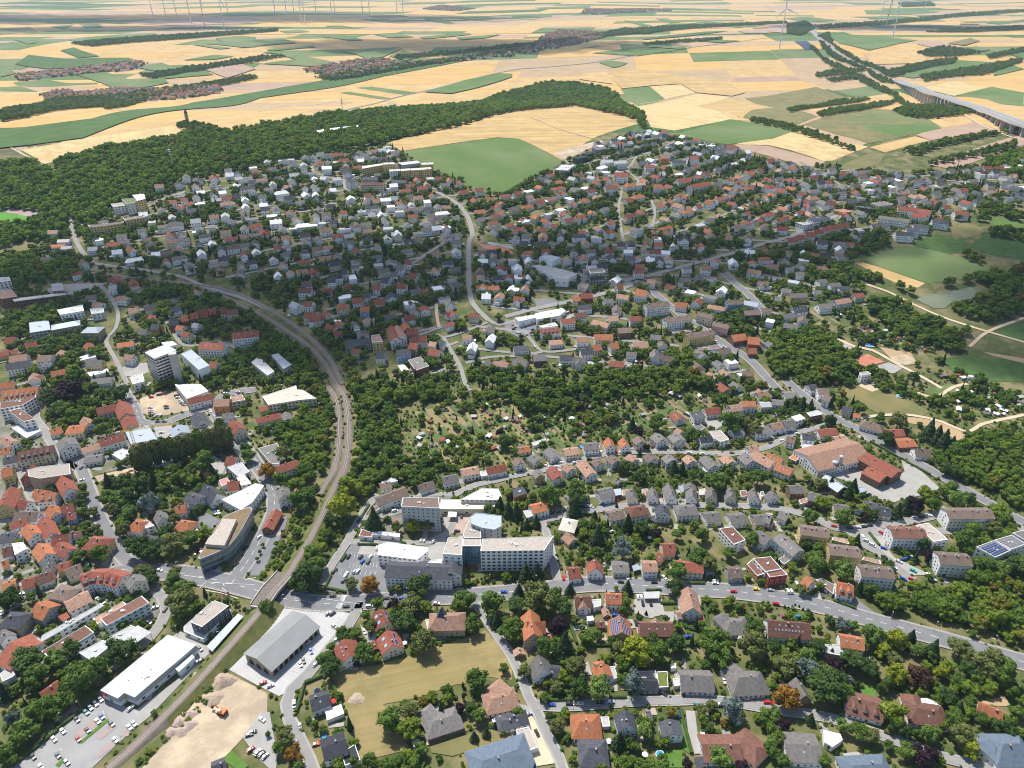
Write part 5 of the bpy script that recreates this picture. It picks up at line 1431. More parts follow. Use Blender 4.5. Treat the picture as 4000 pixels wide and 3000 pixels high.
bays('31', (450, 285), (760, 330), 9, 5, -1); bays('31', (720, 360), (480, 620), 9, 4.5, 1); bays('31', (480, 620), (240, 900), 10, 4.5, 1); bays('31', (0, 500), (250, 290), 9, 5, -1); bays('31', (260, 640), (120, 850), 8, 5, -1)
bays('31', (-60, 880), (150, 980), 7, 4.5, 1)
for a, b, s in (((820, 1500), (1050, 1500), 1), ((820, 1550), (1050, 1550), -1), ((700, 1610), (1040, 1620), -1), ((850, 1400), (1040, 1400), 1)): bays('21', a, b, 8, 4.8, s)
markmb.build('road_markings', M_WHITE)['kind'] = 'structure'
# car park islands and bays by the supermarket
for P in ([(690, 1440), (925, 1235), (942, 1258), (705, 1455)], [(480, 1640), (545, 1575), (560, 1600), (510, 1659)]):
    drape_poly([GP('30', u, v) for u, v in P], .55, 10, 'grass_island_pavement', GM['g'])
for P in ([(640, 1120), (700, 1160), (560, 1290), (500, 1250)], [(800, 1240), (860, 1280), (700, 1400), (650, 1370)], [(960, 1270), (1010, 1310), (870, 1420), (820, 1390)], [(1040, 1390), (1090, 1320), (1180, 1290), (1110, 1390)], [(880, 1560), (1010, 1450), (940, 1440), (790, 1600)], [(300, 1450), (420, 1360), (360, 1430), (300, 1500)]):
    drape_poly([GP('30', u, v) for u, v in P], .46, 10, 'red_paving', mat('red_paving', (.36, .28, .26), (.33, .255, .235), scale=.3))
# ---------------------------------------------------------------- railway
M_BAL = mat('ballast', (.145, .12, .10), (.205, .175, .15), scale=.5, detail=8, rough=.95); M_RAIL = mat('rail_steel', (.42, .35, .30), rough=.5, spec=.5, metal=.3); M_SLEEP = mat('sleeper_timber', (.215, .185, .16)); M_CONC = mat('bridge_concrete', (.48, .46, .43), (.40, .385, .36), scale=.3)
def railh(py):
    if py < 1850 or py > 2950: return .35
    if py < 2150: return .35+5.2*(py-1850)/300
    if py < 2430: return 5.55
    return .35+5.2*(2950-py)/520
def rail_line(tile, flat):
    px = [PX(tile, flat[i], flat[i+1]) for i in range(0, len(flat), 2)]
    P = [G(a, b, railh(b)) for a, b in px]; H = [railh(b) for a, b in px]
    L = smooth_line(P, 6); zz = []; D = [(Vector(p)) for p in P]
    for q in L:
        k = min(range(len(D)), key=lambda i: (D[i]-q).length); best = H[k]
        # blend with the neighbour on the other side
        for j in (k-1, k+1):
            if 0 <= j < len(D):
                d = D[j]-D[k]; t = max(0, min(1, (q-D[k]).dot(d)/max(1e-6, d.length_squared)))
                if t > 0: best = H[k]+(H[j]-H[k])*t
        zz.append(Tz(q.x, q.y)+best)
    return L, zz
rt = empty('railway_line', (0, 0, 0)); tag(rt, 'rusty brown railway line curving past the hospital and under the trees', 'railway')
def track(L, zz, bed=5.0, embank=False, first=False):
    mb = MB(); strip_geo(mb, L, -bed/2, bed/2, 0.25, 0, lambda k: zz[k])
    for s in (-1, 1):      # shoulders down to the ground
        A = offs(L, s*bed/2); n = len(L)
        out = [max(1.2, (zz[k]-Tz(L[k].x, L[k].y))*1.5) for k in range(n)]
        B = [offs(L, s*(bed/2+out[k]))[k] for k in range(n)] if n < 400 else offs(L, s*(bed/2+2))
        for k in range(n-1):
            py_here = L[k].y
            if embank and zz[k]-Tz(L[k].x, L[k].y) > 5.3 and bridge_lo < L[k].y < bridge_hi: continue
            q = [(A[k].x, A[k].y, zz[k]+.25), (A[k+1].x, A[k+1].y, zz[k+1]+.25), (B[k+1].x, B[k+1].y, Tz(B[k+1].x, B[k+1].y)+.2), (B[k].x, B[k].y, Tz(B[k].x, B[k].y)+.2)]
            mb.add(q, [(3, 2, 1, 0) if s > 0 else (0, 1, 2, 3)], 1 if out[k] > 2 else 0)
    mb.build('ballast_bed', [M_BAL, mat('embankment_grass', (.16, .15, .05), (.07, .10, .025), scale=.15, detail=8)], rt)
    for s in (-.72, .72):
        mb = MB(); strip_geo(mb, L, s-.09, s+.09, .46, 0, lambda k: zz[k]); mb.build('rail', M_RAIL, rt)
    mb = MB(); step = .65; acc = 0
    for k in range(len(L)-1):
        a, b = L[k], L[k+1]; d = b-a; n = max(1, int(d.length/(step if a.y < 800 else 1.3))); u = d.normalized()
        for i in range(n):
            p = a+d*(i/n); z = zz[k]+(zz[k+1]-zz[k])*i/n; nn = Vector((-u.y, u.x))*1.3; h = u*.13
            mb.add([(p.x-nn.x-h.x, p.y-nn.y-h.y, z+.34), (p.x-nn.x+h.x, p.y-nn.y+h.y, z+.34), (p.x+nn.x+h.x, p.y+nn.y+h.y, z+.34), (p.x+nn.x-h.x, p.y+nn.y-h.y, z+.34)], [(3, 2, 1, 0) if False else (0, 1, 2, 3)])
    tag(mb.build('sleeper_row', M_SLEEP, rt), kind='stuff')
    mark_line(L, bed+1.5, 16)
bridge_lo = GP('31', 30, 260, 5)[1]; bridge_hi = GP('31', 210, 30, 5)[1]
L1, z1 = rail_line(*RAIL); track(L1, z1, 4.8, True)
L2, z2 = rail_line(*RAIL2); track(L2, z2, 3.6)
L3, z3 = rail_line(*RAILB); track(L3, z3, 3.6)
# second track beside the main one from the junction to the curve
Lp = [p for p in L1 if GP('21', 0, 1000)[1] < p.y]; zp = z1[len(z1)-len(Lp):]
track(offs(Lp, 8.0), zp, 3.8)
br = empty('railway_bridge', (0, 0, 0)); tag(br, 'concrete railway bridge carrying the line over the main road', 'bridge')
Lb = [p for p in L1 if bridge_lo-4 < p.y < bridge_hi+4]; zb = [z1[L1.index(p)] for p in Lb]
if len(Lb) > 2:
    mb = MB(); strip_geo(mb, Lb, -3.2, 8.5, .2, 0, lambda k: zb[k]); mb.build('deck', M_BAL, br)
    for s in (-3.3, 8.6):
        mb = MB(); A, B = offs(Lb, s-.3), offs(Lb, s+.3)
        for k in range(len(Lb)-1):
            V = [(p.x, p.y, z) for z in (zb[k]-1.2, zb[k]+.95) for p in (A[k], A[k+1], B[k+1], B[k])]
            mb.add(V, [(0, 1, 5, 4), (1, 2, 6, 5), (2, 3, 7, 6), (3, 0, 4, 7), (4, 5, 6, 7), (3, 2, 1, 0)])
        mb.build('parapet', M_CONC, br)
    for e in (0, -1):
        p = Lb[e]; d = (Lb[1]-Lb[0]).normalized(); mb = MB(); mb.box((p.x+(-d.y)*2.6, p.y+d.x*2.6), (d.x, d.y), 1.2, 5.8, -1, zb[e]-.2); mb.build('abutment', M_CONC, br)
# viaduct
vp = [(1130, 690, 7), (1320, 757, 10), (1500, 822, 13), (1700, 893, 16), (1900, 962, 18), (2100, 1030, 20), (2300, 1100, 20), (2500, 1170, 20)]
VP = []; g0 = GP('03', 1130, 690, 7); za = Tz(*g0)+7; g1 = GP('03', 2100, 1030, 19); zz_ = Tz(*g1)+19
for u, v, h in vp:
    px_, py_ = PX('03', u, v); f = (u-1130)/(2100-1130); z_ = za+(zz_-za)*min(f, 1)**.8; xc, yc = (px_-CX)/F_, -(py_-CY)/F_; dz = -sP+yc*cP; t_ = (z_-H0)/dz; p_ = (t_*xc, t_*(cP+yc*sP)); VP.append((p_, z_-Tz(*p_)))
Lv = smooth_line([p for p, h in VP], 12)
hv = [float(np.interp(-q.y, [-p[1] for p, h in VP], [h for p, h in VP])) for q in Lv]; zv = [Tz(q.x, q.y)+h for q, h in zip(Lv, hv)]
vd = empty('motorway_viaduct', (Lv[0].x, Lv[0].y, Tz(Lv[0].x, Lv[0].y))); tag(vd, 'long grey concrete motorway viaduct on tall paired piers above the fields', 'viaduct')
org = tuple(vd.location)
mb = MB(); A, B = offs(Lv, -15), offs(Lv, 15)
for k in range(len(Lv)-1):
    V = [(p.x, p.y, z+dz) for dz in (-2.4, 0) for p, z in ((A[k], zv[k]), (A[k+1], zv[k+1]), (B[k+1], zv[k+1]), (B[k], zv[k]))]
    mb.add(V, [(0, 1, 5, 4), (2, 3, 7, 6), (4, 5, 6, 7), (3, 2, 1, 0)])
mb.build('deck', M_CONC, vd, org, loc=(0, 0, 0))
mb = MB()
for s in (-7.2, 7.2): strip_geo(mb, Lv, s-5.5, s+5.5, .15, 0, lambda k: zv[k])
mb.build('carriageway', GM['l'], vd, org, loc=(0, 0, 0))
for s in (-14.6, 14.6, 0):
    mb = MB(); A, B = offs(Lv, s-.2), offs(Lv, s+.2)
    for k in range(len(Lv)-1):
        V = [(p.x, p.y, z+dz) for dz in (0, 1.1) for p, z in ((A[k], zv[k]), (A[k+1], zv[k+1]), (B[k+1], zv[k+1]), (B[k], zv[k]))]
        mb.add(V, [(0, 1, 5, 4), (2, 3, 7, 6), (4, 5, 6, 7), (3, 2, 1, 0)])
    mb.build('barrier', M_CONC, vd, org, loc=(0, 0, 0))
pm = MB(); pm.box((0, 0), (1, 0), 1.6, 3.2, -1, 0); pier_mesh = mesh_of('pier', pm.v, [tuple(f) for f in pm.f], [M_CONC])
for k in range(2, len(Lv)-1, 3):
    d = (Lv[k+1]-Lv[k]).normalized(); n = Vector((-d.y, d.x))
    for s in (-8.5, 8.5):
        p = Lv[k]+n*s; g = Tz(p.x, p.y)-1; o = new_obj('pier', pier_mesh, vd, (p.x-org[0], p.y-org[1], zv[k]-2.4-org[2])); o.rotation_euler = (0, 0, math.atan2(d.y, d.x)); o.scale = (1, 1, max(1, zv[k]-2.4-g))
# ================================================================ BUILDINGS
_w = MB(); _w.box((0, 0), (1, 0), .62, .05, -.72, .72, 0); _w.box((0, .035), (1, 0), .5, .035, -.6, .6, 1)
WIN = mesh_of('window', _w.v, _w.f, [FRAME, GLASS], _w.m)
_w = MB(); _w.box((0, 0), (1, 0), .5, .06, -1.05, 1.05, 0); _w.box((0, .04), (1, 0), .3, .04, .1, .8, 1)
DOOR = mesh_of('door', _w.v, _w.f, [mat('door_wood', (.12, .06, .035), rough=.6), GLASS], _w.m)
_w = MB(); _w.box((0, 0), (1, 0), .35, .45, -1.2, .9, 0); _w.box((0, 0), (1, 0), .42, .52, .9, 1.05, 1)
CHIM = {k: mesh_of('chimney', _w.v, _w.f, [m, mat('chimney_cap', (.3, .3, .29))], _w.m) for k, m in (('r', mat('chimney_brick', (.28, .12, .08), (.2, .09, .06), scale=3)), ('d', mat('chimney_slate', (.07, .07, .08))), ('w', mat('chimney_render', (.55, .53, .5))))}
_w = MB(); _w.box((0, 0), (1, 0), .45, .6, -.04, .09, 0); _w.box((0, 0), (1, 0), .36, .5, .09, .12, 1)
SKYL = mesh_of('skylight', _w.v, _w.f, [mat('skylight_frame', (.16, .16, .17)), mat('skylight_glass', (.38, .45, .55), rough=.08, spec=1)], _w.m)
_w = MB(); _w.box((0, 0), (1, 0), .78, .48, -.03, .05, 0); _w.box((0, 0), (1, 0), .73, .43, .05, .06, 1)
M_PV = mat('solar_cells', (.02, .045, .15), rough=.12, spec=.9)
PVM = mesh_of('solar_panel', _w.v, _w.f, [mat('panel_frame', (.5, .52, .55)), M_PV], _w.m)
_w = MB(); _w.box((0, 0), (1, 0), .5, .5, 0, .7, 0); VENT = mesh_of('roof_vent', _w.v, _w.f, [mat('vent_metal', (.55, .55, .54))])
_w = MB(); _w.box((0, 0), (1, 0), 1.3, .1, -.02, .08, 0); GDOOR = mesh_of('garage_door', *(lambda b: (b.v, b.f))((lambda b: (b.box((0, 0), (1, 0), 1.25, .06, -1.05, 1.05, 0), b)[1])(MB())), [mat('garage_door_white', (.6, .6, .58))])
def child(name, mesh, parent, loc, rz=0, tilt=0, sc=None, base=(0, 0, 0)):
    o = bpy.data.objects.new(name, mesh); COL.objects.link(o); o.parent = parent
    o.location = (loc[0]-base[0], loc[1]-base[1], loc[2]-base[2])
    o.rotation_euler = (tilt, 0, rz)
    if sc: o.scale = sc
    return o
def gable_parts(A, B, W, E, R, hip, z, wmb, rmb, wi=0, ri=0, ov=.45, zb=None):
    A, B = Vector(A), Vector(B); d = B-A; Lr = max(d.length, .5); d = d.normalized() if d.length > .01 else Vector((1, 0)); n = Vector((-d.y, d.x)); c = (A+B)/2
    hl = Lr/2+(W*.34 if hip else 0); hw = W/2; zb = z-1.5 if zb is None else zb
    P = lambda s, t, h: (c.x+d.x*s+n.x*t, c.y+d.y*s+n.y*t, z+h)
    Q = lambda s, t: (c.x+d.x*s+n.x*t, c.y+d.y*s+n.y*t, zb)
    if hip:
        wmb.add([Q(-hl, -hw), Q(hl, -hw), Q(hl, hw), Q(-hl, hw), P(-hl, -hw, E), P(hl, -hw, E), P(hl, hw, E), P(-hl, hw, E)], [(0, 1, 5, 4), (1, 2, 6, 5), (2, 3, 7, 6), (3, 0, 4, 7), (4, 5, 6, 7)], wi)
        o = .6; e = E-.12; rmb.add([P(-hl-o, -hw-o, e), P(hl+o, -hw-o, e), P(hl+o, hw+o, e), P(-hl-o, hw+o, e), P(-hl-o, -hw-o, e+.16), P(hl+o, -hw-o, e+.16), P(hl+o, hw+o, e+.16), P(-hl-o, hw+o, e+.16), P(-Lr/2, 0, R), P(Lr/2, 0, R)],
            [(3, 2, 1, 0), (0, 1, 5, 4), (1, 2, 6, 5), (2, 3, 7, 6), (3, 0, 4, 7), (4, 5, 9, 8), (5, 6, 9), (6, 7, 8, 9), (7, 4, 8)], ri)
    else:
        wmb.add([Q(-hl, -hw), Q(hl, -hw), Q(hl, hw), Q(-hl, hw), P(-hl, -hw, E), P(hl, -hw, E), P(hl, hw, E), P(-hl, hw, E), P(-hl, 0, R-.12), P(hl, 0, R-.12)],
                [(0, 1, 5, 4), (1, 2, 6, 9, 5), (2, 3, 7, 6), (3, 0, 4, 8, 7)], wi)
        sl = (R-E)/hw; o = ov; e = E-o*sl; g = hl+.4; th = .2
        V = [P(s, t, h) for s in (-g, g) for t, h in ((-hw-o, e-.06), (0, R-.06), (hw+o, e-.06), (hw+o, e+th), (0, R+th), (-hw-o, e+th))]
        rmb.add(V, [(0, 1, 4, 5), (1, 2, 3, 4), (6+5, 6+4, 6+1, 6+0), (6+4, 6+3, 6+2, 6+1), (5, 4, 10, 11), (4, 3, 9, 10), (0, 6, 7, 1), (1, 7, 8, 2), (0, 5, 11, 6), (2, 8, 9, 3)], ri)
    return c, d, n, hl, hw
def wall_slots(c, d, n, hl, hw, E, R, hip):
    """window places of the four walls: (x, y, height, angle)"""
    out = []
    for (nx, ny, half, dist, gable) in ((n.x, n.y, hl, hw, 0), (-n.x, -n.y, hl, hw, 0), (d.x, d.y, hw, hl, not hip), (-d.x, -d.y, hw, hl, not hip)):
        px_, py_ = c.x+nx*dist, c.y+ny*dist
        if nx*(0-px_)+ny*(0-py_) < 0: continue
        tx, ty = -ny, nx; k = max(1, int((2*half-1.4)/2.7)); fl = max(1, int((E-.1)/2.65)); ang = math.atan2(-nx, ny)
        for f in range(fl):
            for i in range(k):
                o = (i-(k-1)/2)*(2*half-1.2)/k; out.append((px_+tx*o, py_+ty*o, 1.55+2.7*f, ang, f))
        if gable and R-E > 2.4:
            for o in ((-1.0, 1.0) if half > 4 else (0,)): out.append((px_+tx*o, py_+ty*o, fl*2.7+1.4, ang, fl))
    return out
houses = []   # (label base, world point, tile)
REG = []      # (root, region, anchor, phrase)
def roofpoint(c, d, n, hw, E, R, s, f, side):
    """a point on the slope: s along the ridge, f 0 ridge .. 1 eave, side +-1; with tilt"""
    return (c.x+d.x*s+n.x*side*hw*f, c.y+d.y*s+n.y*side*hw*f, R+.2-(R-E)*f), math.atan2(R-E, hw)
def add_house(tile, vals, code, flags, region, anchor, wing_of=None):
    u1, v1, u2, v2, W, E, R = vals; hip = 'h' in flags
    A = GP(tile, u1, v1, R); B = GP(tile, u2, v2, R); c0 = ((A[0]+B[0])/2, (A[1]+B[1])/2); z = Tz(*c0)+.3
    py = PX(tile, u1, v1)[1]; near = py > 1850
    if wing_of: root, z = wing_of[0], wing_of[1]
    else:
        kind = 'apartment_block' if 'B' in flags or E >= 10 else ('shed' if W <= 6.5 and E <= 3 else ('hall' if W >= 22 else ('bungalow' if E <= 3.6 else 'house')))
        root = empty(kind, (c0[0], c0[1], z)); root['category'] = kind.replace('_', ' '); 
    base = tuple(root.location); wm, rm = MB(), MB()
    c, d, n, hl, hw = gable_parts(A, B, W, E, R, hip, z, wm, rm, zb=min(Tz(*A), Tz(*B), z)-1.5)
    wall = wm.build('wall', wallmat(code[1]), root, base, loc=(0, 0, 0)); roof = rm.build('roof', roofmat(code[0]), root, base, loc=(0, 0, 0))
    mark([(c.x+d.x*a*hl+n.x*b*hw, c.y+d.y*a*hl+n.y*b*hw) for a, b in ((-1, -1), (1, -1), (1, 1), (-1, 1))], 2, 1.2)
    slots = wall_slots(c, d, n, hl, hw, E, R, hip)
    if near:
        did = False
        for (x, y, h, ang, f) in slots:
            if f == 0 and not did and rng.random() < .25 and not wing_of and kind != 'shed': child('door', DOOR, root, (x, y, z+1.05), ang, base=base); did = True
            elif rng.random() < .88: child('window', WIN, root, (x, y, z+h), ang, sc=(rng.choice((1, 1, 1.3, .8)), 1, rng.choice((1, 1, .8))), base=base)
    elif slots:
        g = MB()
        for (x, y, h, ang, f) in slots:
            if rng.random() < .85: g.box((x, y), (math.cos(ang), math.sin(ang)), .6, .07, z+h-.65, z+h+.65)
        tag(g.build('window_glazing', GLASS, root, base, loc=(0, 0, 0)), kind='stuff')
    side = -1 if n.y > 0 else 1          # the slope that faces the camera
    ra = math.atan2(d.y, d.x)
    if code[0] not in 'w' and not wing_of and W < 22:
        s = rng.uniform(-.6, .6)*(c-Vector(A)).length*.8; p, _ = roofpoint(c, d, n, hw, E, R, s, .12, side if rng.random() < .6 else -side)
        child('chimney', CHIM['r' if rng.random() < .55 else ('d' if rng.random() < .5 else 'w')], roof, (p[0], p[1], p[2]+.35), ra, base=base)
        if 'B' in flags:
            for q in (-.7, .1, .75): child('chimney', CHIM['w'], roof, (c.x+d.x*q*hl, c.y+d.y*q*hl, z+R+.7), ra, base=base)
    def on_roof(mesh, name, s, f, sd, sc=None):
        p, t = roofpoint(c, d, n, hw, E, R, s, f, sd)
        o = child(name, mesh, roof, (p[0], p[1], p[2]+z+.03), ra+(0 if sd > 0 else math.pi), -t, sc, base); return o
    if code[0] not in 'w' and not wing_of:
        for o_ in [o for o in root.children_recursive if o.name.startswith('chimney')]:
            if o_.location.z < R-3: o_.location.z += z-base[2]+0
    ns = {'s': 3, 'S': 9}.get(next((f for f in flags if f in 'sS'), ''), (1 if rng.random() < .3 and near else 0))
    for i in range(ns): on_roof(SKYL, 'skylight', ((i+.5)/ns-.5)*1.6*hl*(.9 if not hip else .5), .45 if ns < 6 else .55, side)
    if 'S' in flags:
        for i in range(4): on_roof(SKYL, 'skylight', ((i+.5)/4-.5)*1.2*hl, .25, side)
    if 'P' in flags:                     # the fully panelled roof
        for sd in (1, -1):
            for i in range(7):
                for j in range(5):
                    on_roof(PVM, 'solar_panel', -hl+1.2+i*1.72, .15+j*.16, sd) if (i*1.72 < 2*hl-1.6 and not (j > 2 and i < 3 and sd > 0)) else None
    if 'p' in flags:
        for sd in (1, -1):
            for q in (-.45, .45): on_roof(SKYL if sd < 0 else PVM, 'roof_collector', q*hl, .5, sd, (2.6, 2.0, 1))
    if 'D' in flags:
        k = max(2, int(2*hl/4.5))
        for i in range(k):
            s = ((i+.5)/k-.5)*1.8*hl; p, t = roofpoint(c, d, n, hw, E, R, s, .62, side); q, _ = roofpoint(c, d, n, hw, E, R, s, .2, side)
            dw, dr = MB(), MB(); a2 = (p[0]+n.x*side*.9, p[1]+n.y*side*.9); 
            gable_parts((a2[0], a2[1]), (q[0], q[1]), 2.2, p[2]+.9, p[2]+1.9, False, z, dw, dr, ov=.2, zb=z+p[2]-1.0)
            dm = dr.build('dormer', roofmat(code[0]), roof, base, loc=(0, 0, 0)); 
            dw2 = dw.build('dormer_wall', wallmat('w'), roof, base, loc=(0, 0, 0)); a = math.atan2(-n.x*side, n.y*side)
    if not wing_of:
        REG.append((root, region, anchor, code, kind, hip)); houses.append((c.x, c.y, root, tile))
    return root, z
def add_flat(tile, H, code, name, pts, region, anchor):
    P = [GP(tile, u, v, H) for u, v in pts]; ar = sum(P[i][0]*P[(i+1) % len(P)][1]-P[(i+1) % len(P)][0]*P[i][1] for i in range(len(P)))
    if ar < 0: P = P[::-1]
    cx, cy = sum(p[0] for p in P)/len(P), sum(p[1] for p in P)/len(P); z = Tz(cx, cy)+.3; base = (cx, cy, z)
    root = empty(name, base); root['category'] = name.replace('_', ' ')
    V = [(x, y) for x, y in P]; wm = MB(); open_ = name in ('carport', 'canopy', 'veranda', 'car_wash')
    zb = min(Tz(x, y) for x, y in P)-1.2; py = PX(tile, *pts[0])[1]; near = py > 1850
    shrink = lambda P, k: [(cx+(x-cx)*k, cy+(y-cy)*k) for x, y in P]
    size = max(math.hypot(x-cx, y-cy) for x, y in P)
    if open_:
        for x, y in shrink(P, .92): m_ = MB(); m_.box((x, y), (1, 0), .12, .12, zb, z+H-.2); m_.build('post', FRAME, root, base, loc=(0, 0, 0))
        rm = MB(); rm.prism(P, z+H-.25, z+H); rm.build('roof', roofmat(code[0]), root, base, loc=(0, 0, 0))
    else:
        wm.prism(P, zb, z+H-.25, top=False, bottom=False); wm.build('wall', wallmat(code[1]), root, base, loc=(0, 0, 0))
        rm = MB(); rm.prism(shrink(P, 1-.3/size), z+H-.5, z+H-.12); roof = rm.build('roof', roofmat(code[0]), root, base, loc=(0, 0, 0))
        em = MB(); I = shrink(P, 1-.45/size); O = shrink(P, 1+.15/size); k = len(P)
        Vv = [(x, y, z+H-.26) for x, y in O]+[(x, y, z+H+.14) for x, y in O]+[(x, y, z+H+.14) for x, y in I]+[(x, y, z+H-.3) for x, y in I]
        em.add(Vv, [(i, (i+1) % k, k+(i+1) % k, k+i) for i in range(k)]+[(k+i, k+(i+1) % k, 2*k+(i+1) % k, 2*k+i) for i in range(k)]+[(2*k+i, 2*k+(i+1) % k, 3*k+(i+1) % k, 3*k+i) for i in range(k)])
        em.build('roof_edge', wallmat('w' if code[0] != 'd' else 'd') if code[0] != 'm' else roofmat('m'), root, base, loc=(0, 0, 0))
        if size > 8:
            for i in range(min(7, int(size/5)+1)):
                a, r = rng.uniform(0, 6.28), rng.uniform(0, .45)*size*.6; s = rng.uniform(.6, 1.6); child('roof_vent', VENT, roof, (cx+math.cos(a)*r, cy+math.sin(a)*r*.6, z+H-.12), a, sc=(s, s*rng.uniform(.6, 1.4), s*.7), base=base)
        # windows
        g = MB(); big = H >= 6 and name not in ('supermarket', 'storage_hall', 'workshop_hall', 'theatre', 'car_dealer_hall')
        for i in range(len(P)):
            a, b = Vector(P[i]), Vector(P[(i+1) % len(P)]); d = b-a; Ln = d.length
            if Ln < 3: continue
            d.normalize(); nn = Vector((d.y, -d.x)); m_ = (a+b)/2
            if nn.dot(-m_) < 0: continue
            ang = math.atan2(-nn.x, nn.y)
            if name == 'garage' or name == 'garage_row':
                if Ln > 5 or True:
                    for q in range(max(1, int(Ln/3.2))): p = a+d*((q+.5)*Ln/max(1, int(Ln/3.2))); child('garage_door', GDOOR, root, (p.x, p.y, z+1.0), ang, base=base)
                break
            if H < 3.3: continue
            k = int((Ln-1)/(3.2 if big else 7)); fl = max(1, int(H/3.0)) if big else 1
            for f in range(fl):
                for q in range(k):
                    p = a+d*((q+.5)*Ln/k)
                    if near and big and k*fl < 60: child('window', WIN, root, (p.x, p.y, z+1.7+3.0*f), ang, sc=(1.5, 1, 1), base=base)
                    else: g.box((p.x, p.y), (d.x, d.y), .95, .08, z+1.0+3.0*f, z+2.4+3.0*f)
        if g.v: tag(g.build('window_glazing', GLASS, root, base, loc=(0, 0, 0)), kind='stuff')
    mark(P, 2, 1.0); REG.append((root, region, anchor, code, name, False)); houses.append((cx, cy, root, tile)); return root, z, P
SPECIAL = {}
for tile, txt in BUILD.items():
    region = anchor = ''; last = None
    for ln in txt.strip().splitlines():
        if ln[0] == '@': region, anchor = ln[2:].split('|'); continue
        t = ln.split()
        if t[0] == 'R' or t[0] == 'W':
            v = [float(x) for x in t[1:8]]; last = add_house(tile, v, t[8], ''.join(t[9:]), region, anchor, last if t[0] == 'W' else None)
        elif t[0] == 'F':
            pts = [(float(t[i]), float(t[i+1])) for i in range(4, len(t)-1, 2)]; r = add_flat(tile, float(t[1]), t[2], t[3], pts, region, anchor); SPECIAL.setdefault(t[3], []).append(r)
        elif t[0] == 'C':
            E, R = float(t[1]), float(t[2]); pts = [(float(t[i]), float(t[i+1])) for i in range(5, len(t)-1, 2)]; l0 = None
            for i in range(len(pts)-1):
                l1 = add_house(tile, [*pts[i], *pts[i+1], 13, E, R], t[3], 'D', region, anchor, l0); l0 = l0 or l1
            l0[0].name = 'curved_apartment_house'
# labels: what it looks like, and how near it stands to a landmark
byreg = {}
for r in REG: byreg.setdefault((r[1], r[2], r[4]), []).append(r)
for (region, anchor, kind), L in byreg.items():
    a = GP(*ANCHOR[anchor]); L.sort(key=lambda r: math.hypot(r[0].location.x-a[0], r[0].location.y-a[1])); many = len(L) > 1
    for i, r in enumerate(L):
        code = r[3]; k = kind.replace('_', ' '); nm = ROOF[code[0]][0].replace(' tiled', '').replace('weathered ', '')
        lab = f"{WALL[code[1]][0]} {k}, {nm} roof, "+(f"{ordw(i+1)} nearest {anchor} {region}" if many else f"{region}")
        if k.split()[-1] in anchor and i == 0: lab = f"{WALL[code[1]][0]} {k} with {nm} roof {region}"
        r[0]['label'] = ' '.join(lab.split()[:16])
        if many and kind in ('house', 'bungalow', 'garage', 'apartment_block', 'shed'): r[0]['group'] = f"{k}s {region}"
# ---- details of the special buildings
def outline_of(tile, H, pts): return [GP(tile, u, v, H) for u, v in pts]
# the curved glass office: outline, three storeys of glass bands between concrete bands, planted roof and penthouse
gp = [(1712, 1505), (1725, 1480), (1775, 1395), (1830, 1310), (1880, 1210), (1935, 1145), (2020, 1108), (2100, 1078), (2160, 1064), (2176, 1072), (2180, 1090), (2150, 1145), (2095, 1250), (2040, 1330), (1985, 1393), (1930, 1430), (1850, 1468), (1760, 1502), (1725, 1515)]
P = outline_of('20', 13, gp); 
if sum(P[i][0]*P[(i+1) % len(P)][1]-P[(i+1) % len(P)][0]*P[i][1] for i in range(len(P))) < 0: P = P[::-1]
cx, cy = sum(p[0] for p in P)/len(P), sum(p[1] for p in P)/len(P); z = Tz(cx, cy)+.3; base = (cx, cy, z)
go = empty('glass_office', base, 'wedge-shaped office with rounded corners, dark glass bands and a planted brown roof', 'office building')
sh = lambda k: [(cx+(x-cx)*k, cy+(y-cy)*k) for x, y in P]
for i in range(3):
    m_ = MB(); m_.prism(sh(.99), z+i*4+.3-(1.5 if i == 0 else 0), z+i*4+3.7); m_.build('glazing_band', mat('office_glass', (.05, .085, .09), (.14, .19, .19), scale=.35, rough=.12, spec=.8), go, base, loc=(0, 0, 0))
    m_ = MB(); m_.prism(P, z+i*4+3.7, z+i*4+4.3); m_.build('concrete_band', wallmat('g'), go, base, loc=(0, 0, 0))
m_ = MB(); m_.prism(P, z+12.5, z+13, mtop=None); m_.build('roof_edge', mat('office_rim', (.36, .37, .38)), go, base, loc=(0, 0, 0))
m_ = MB(); m_.prism(sh(.96), z+12.9, z+13.1); m_.build('planted_roof', mat('roof_soil', (.24, .15, .10), (.15, .13, .06), scale=.4), go, base, loc=(0, 0, 0))
m_ = MB(); pp = outline_of('20', 16, [(1772, 1385), (1800, 1335), (1850, 1290), (1925, 1165), (2045, 1172), (1940, 1398), (1850, 1392)][::-1]); m_.prism(pp, z+13, z+16); m_.build('penthouse', roofmat('s'), go, base, loc=(0, 0, 0))
for k in range(len(P)):     # mullions
    a, b = Vector(P[k]), Vector(P[(k+1) % len(P)])
    n_ = max(1, int((b-a).length/2.2)); d = (b-a).normalized() if (b-a).length > 0 else Vector((1, 0))
    if Vector((d.y, -d.x)).dot(-a) < 0: continue
    m_ = MB()
    for q in range(n_): p = a+(b-a)*q/n_; p = Vector((cx, cy))+(p-Vector((cx, cy)))*.99; m_.box((p.x, p.y), (d.x, d.y), .06, .05, z, z+12)
    tag(m_.build('mullion_row', mat('mullion_grey', (.22, .23, .24)), go, base, loc=(0, 0, 0)), kind='stuff')
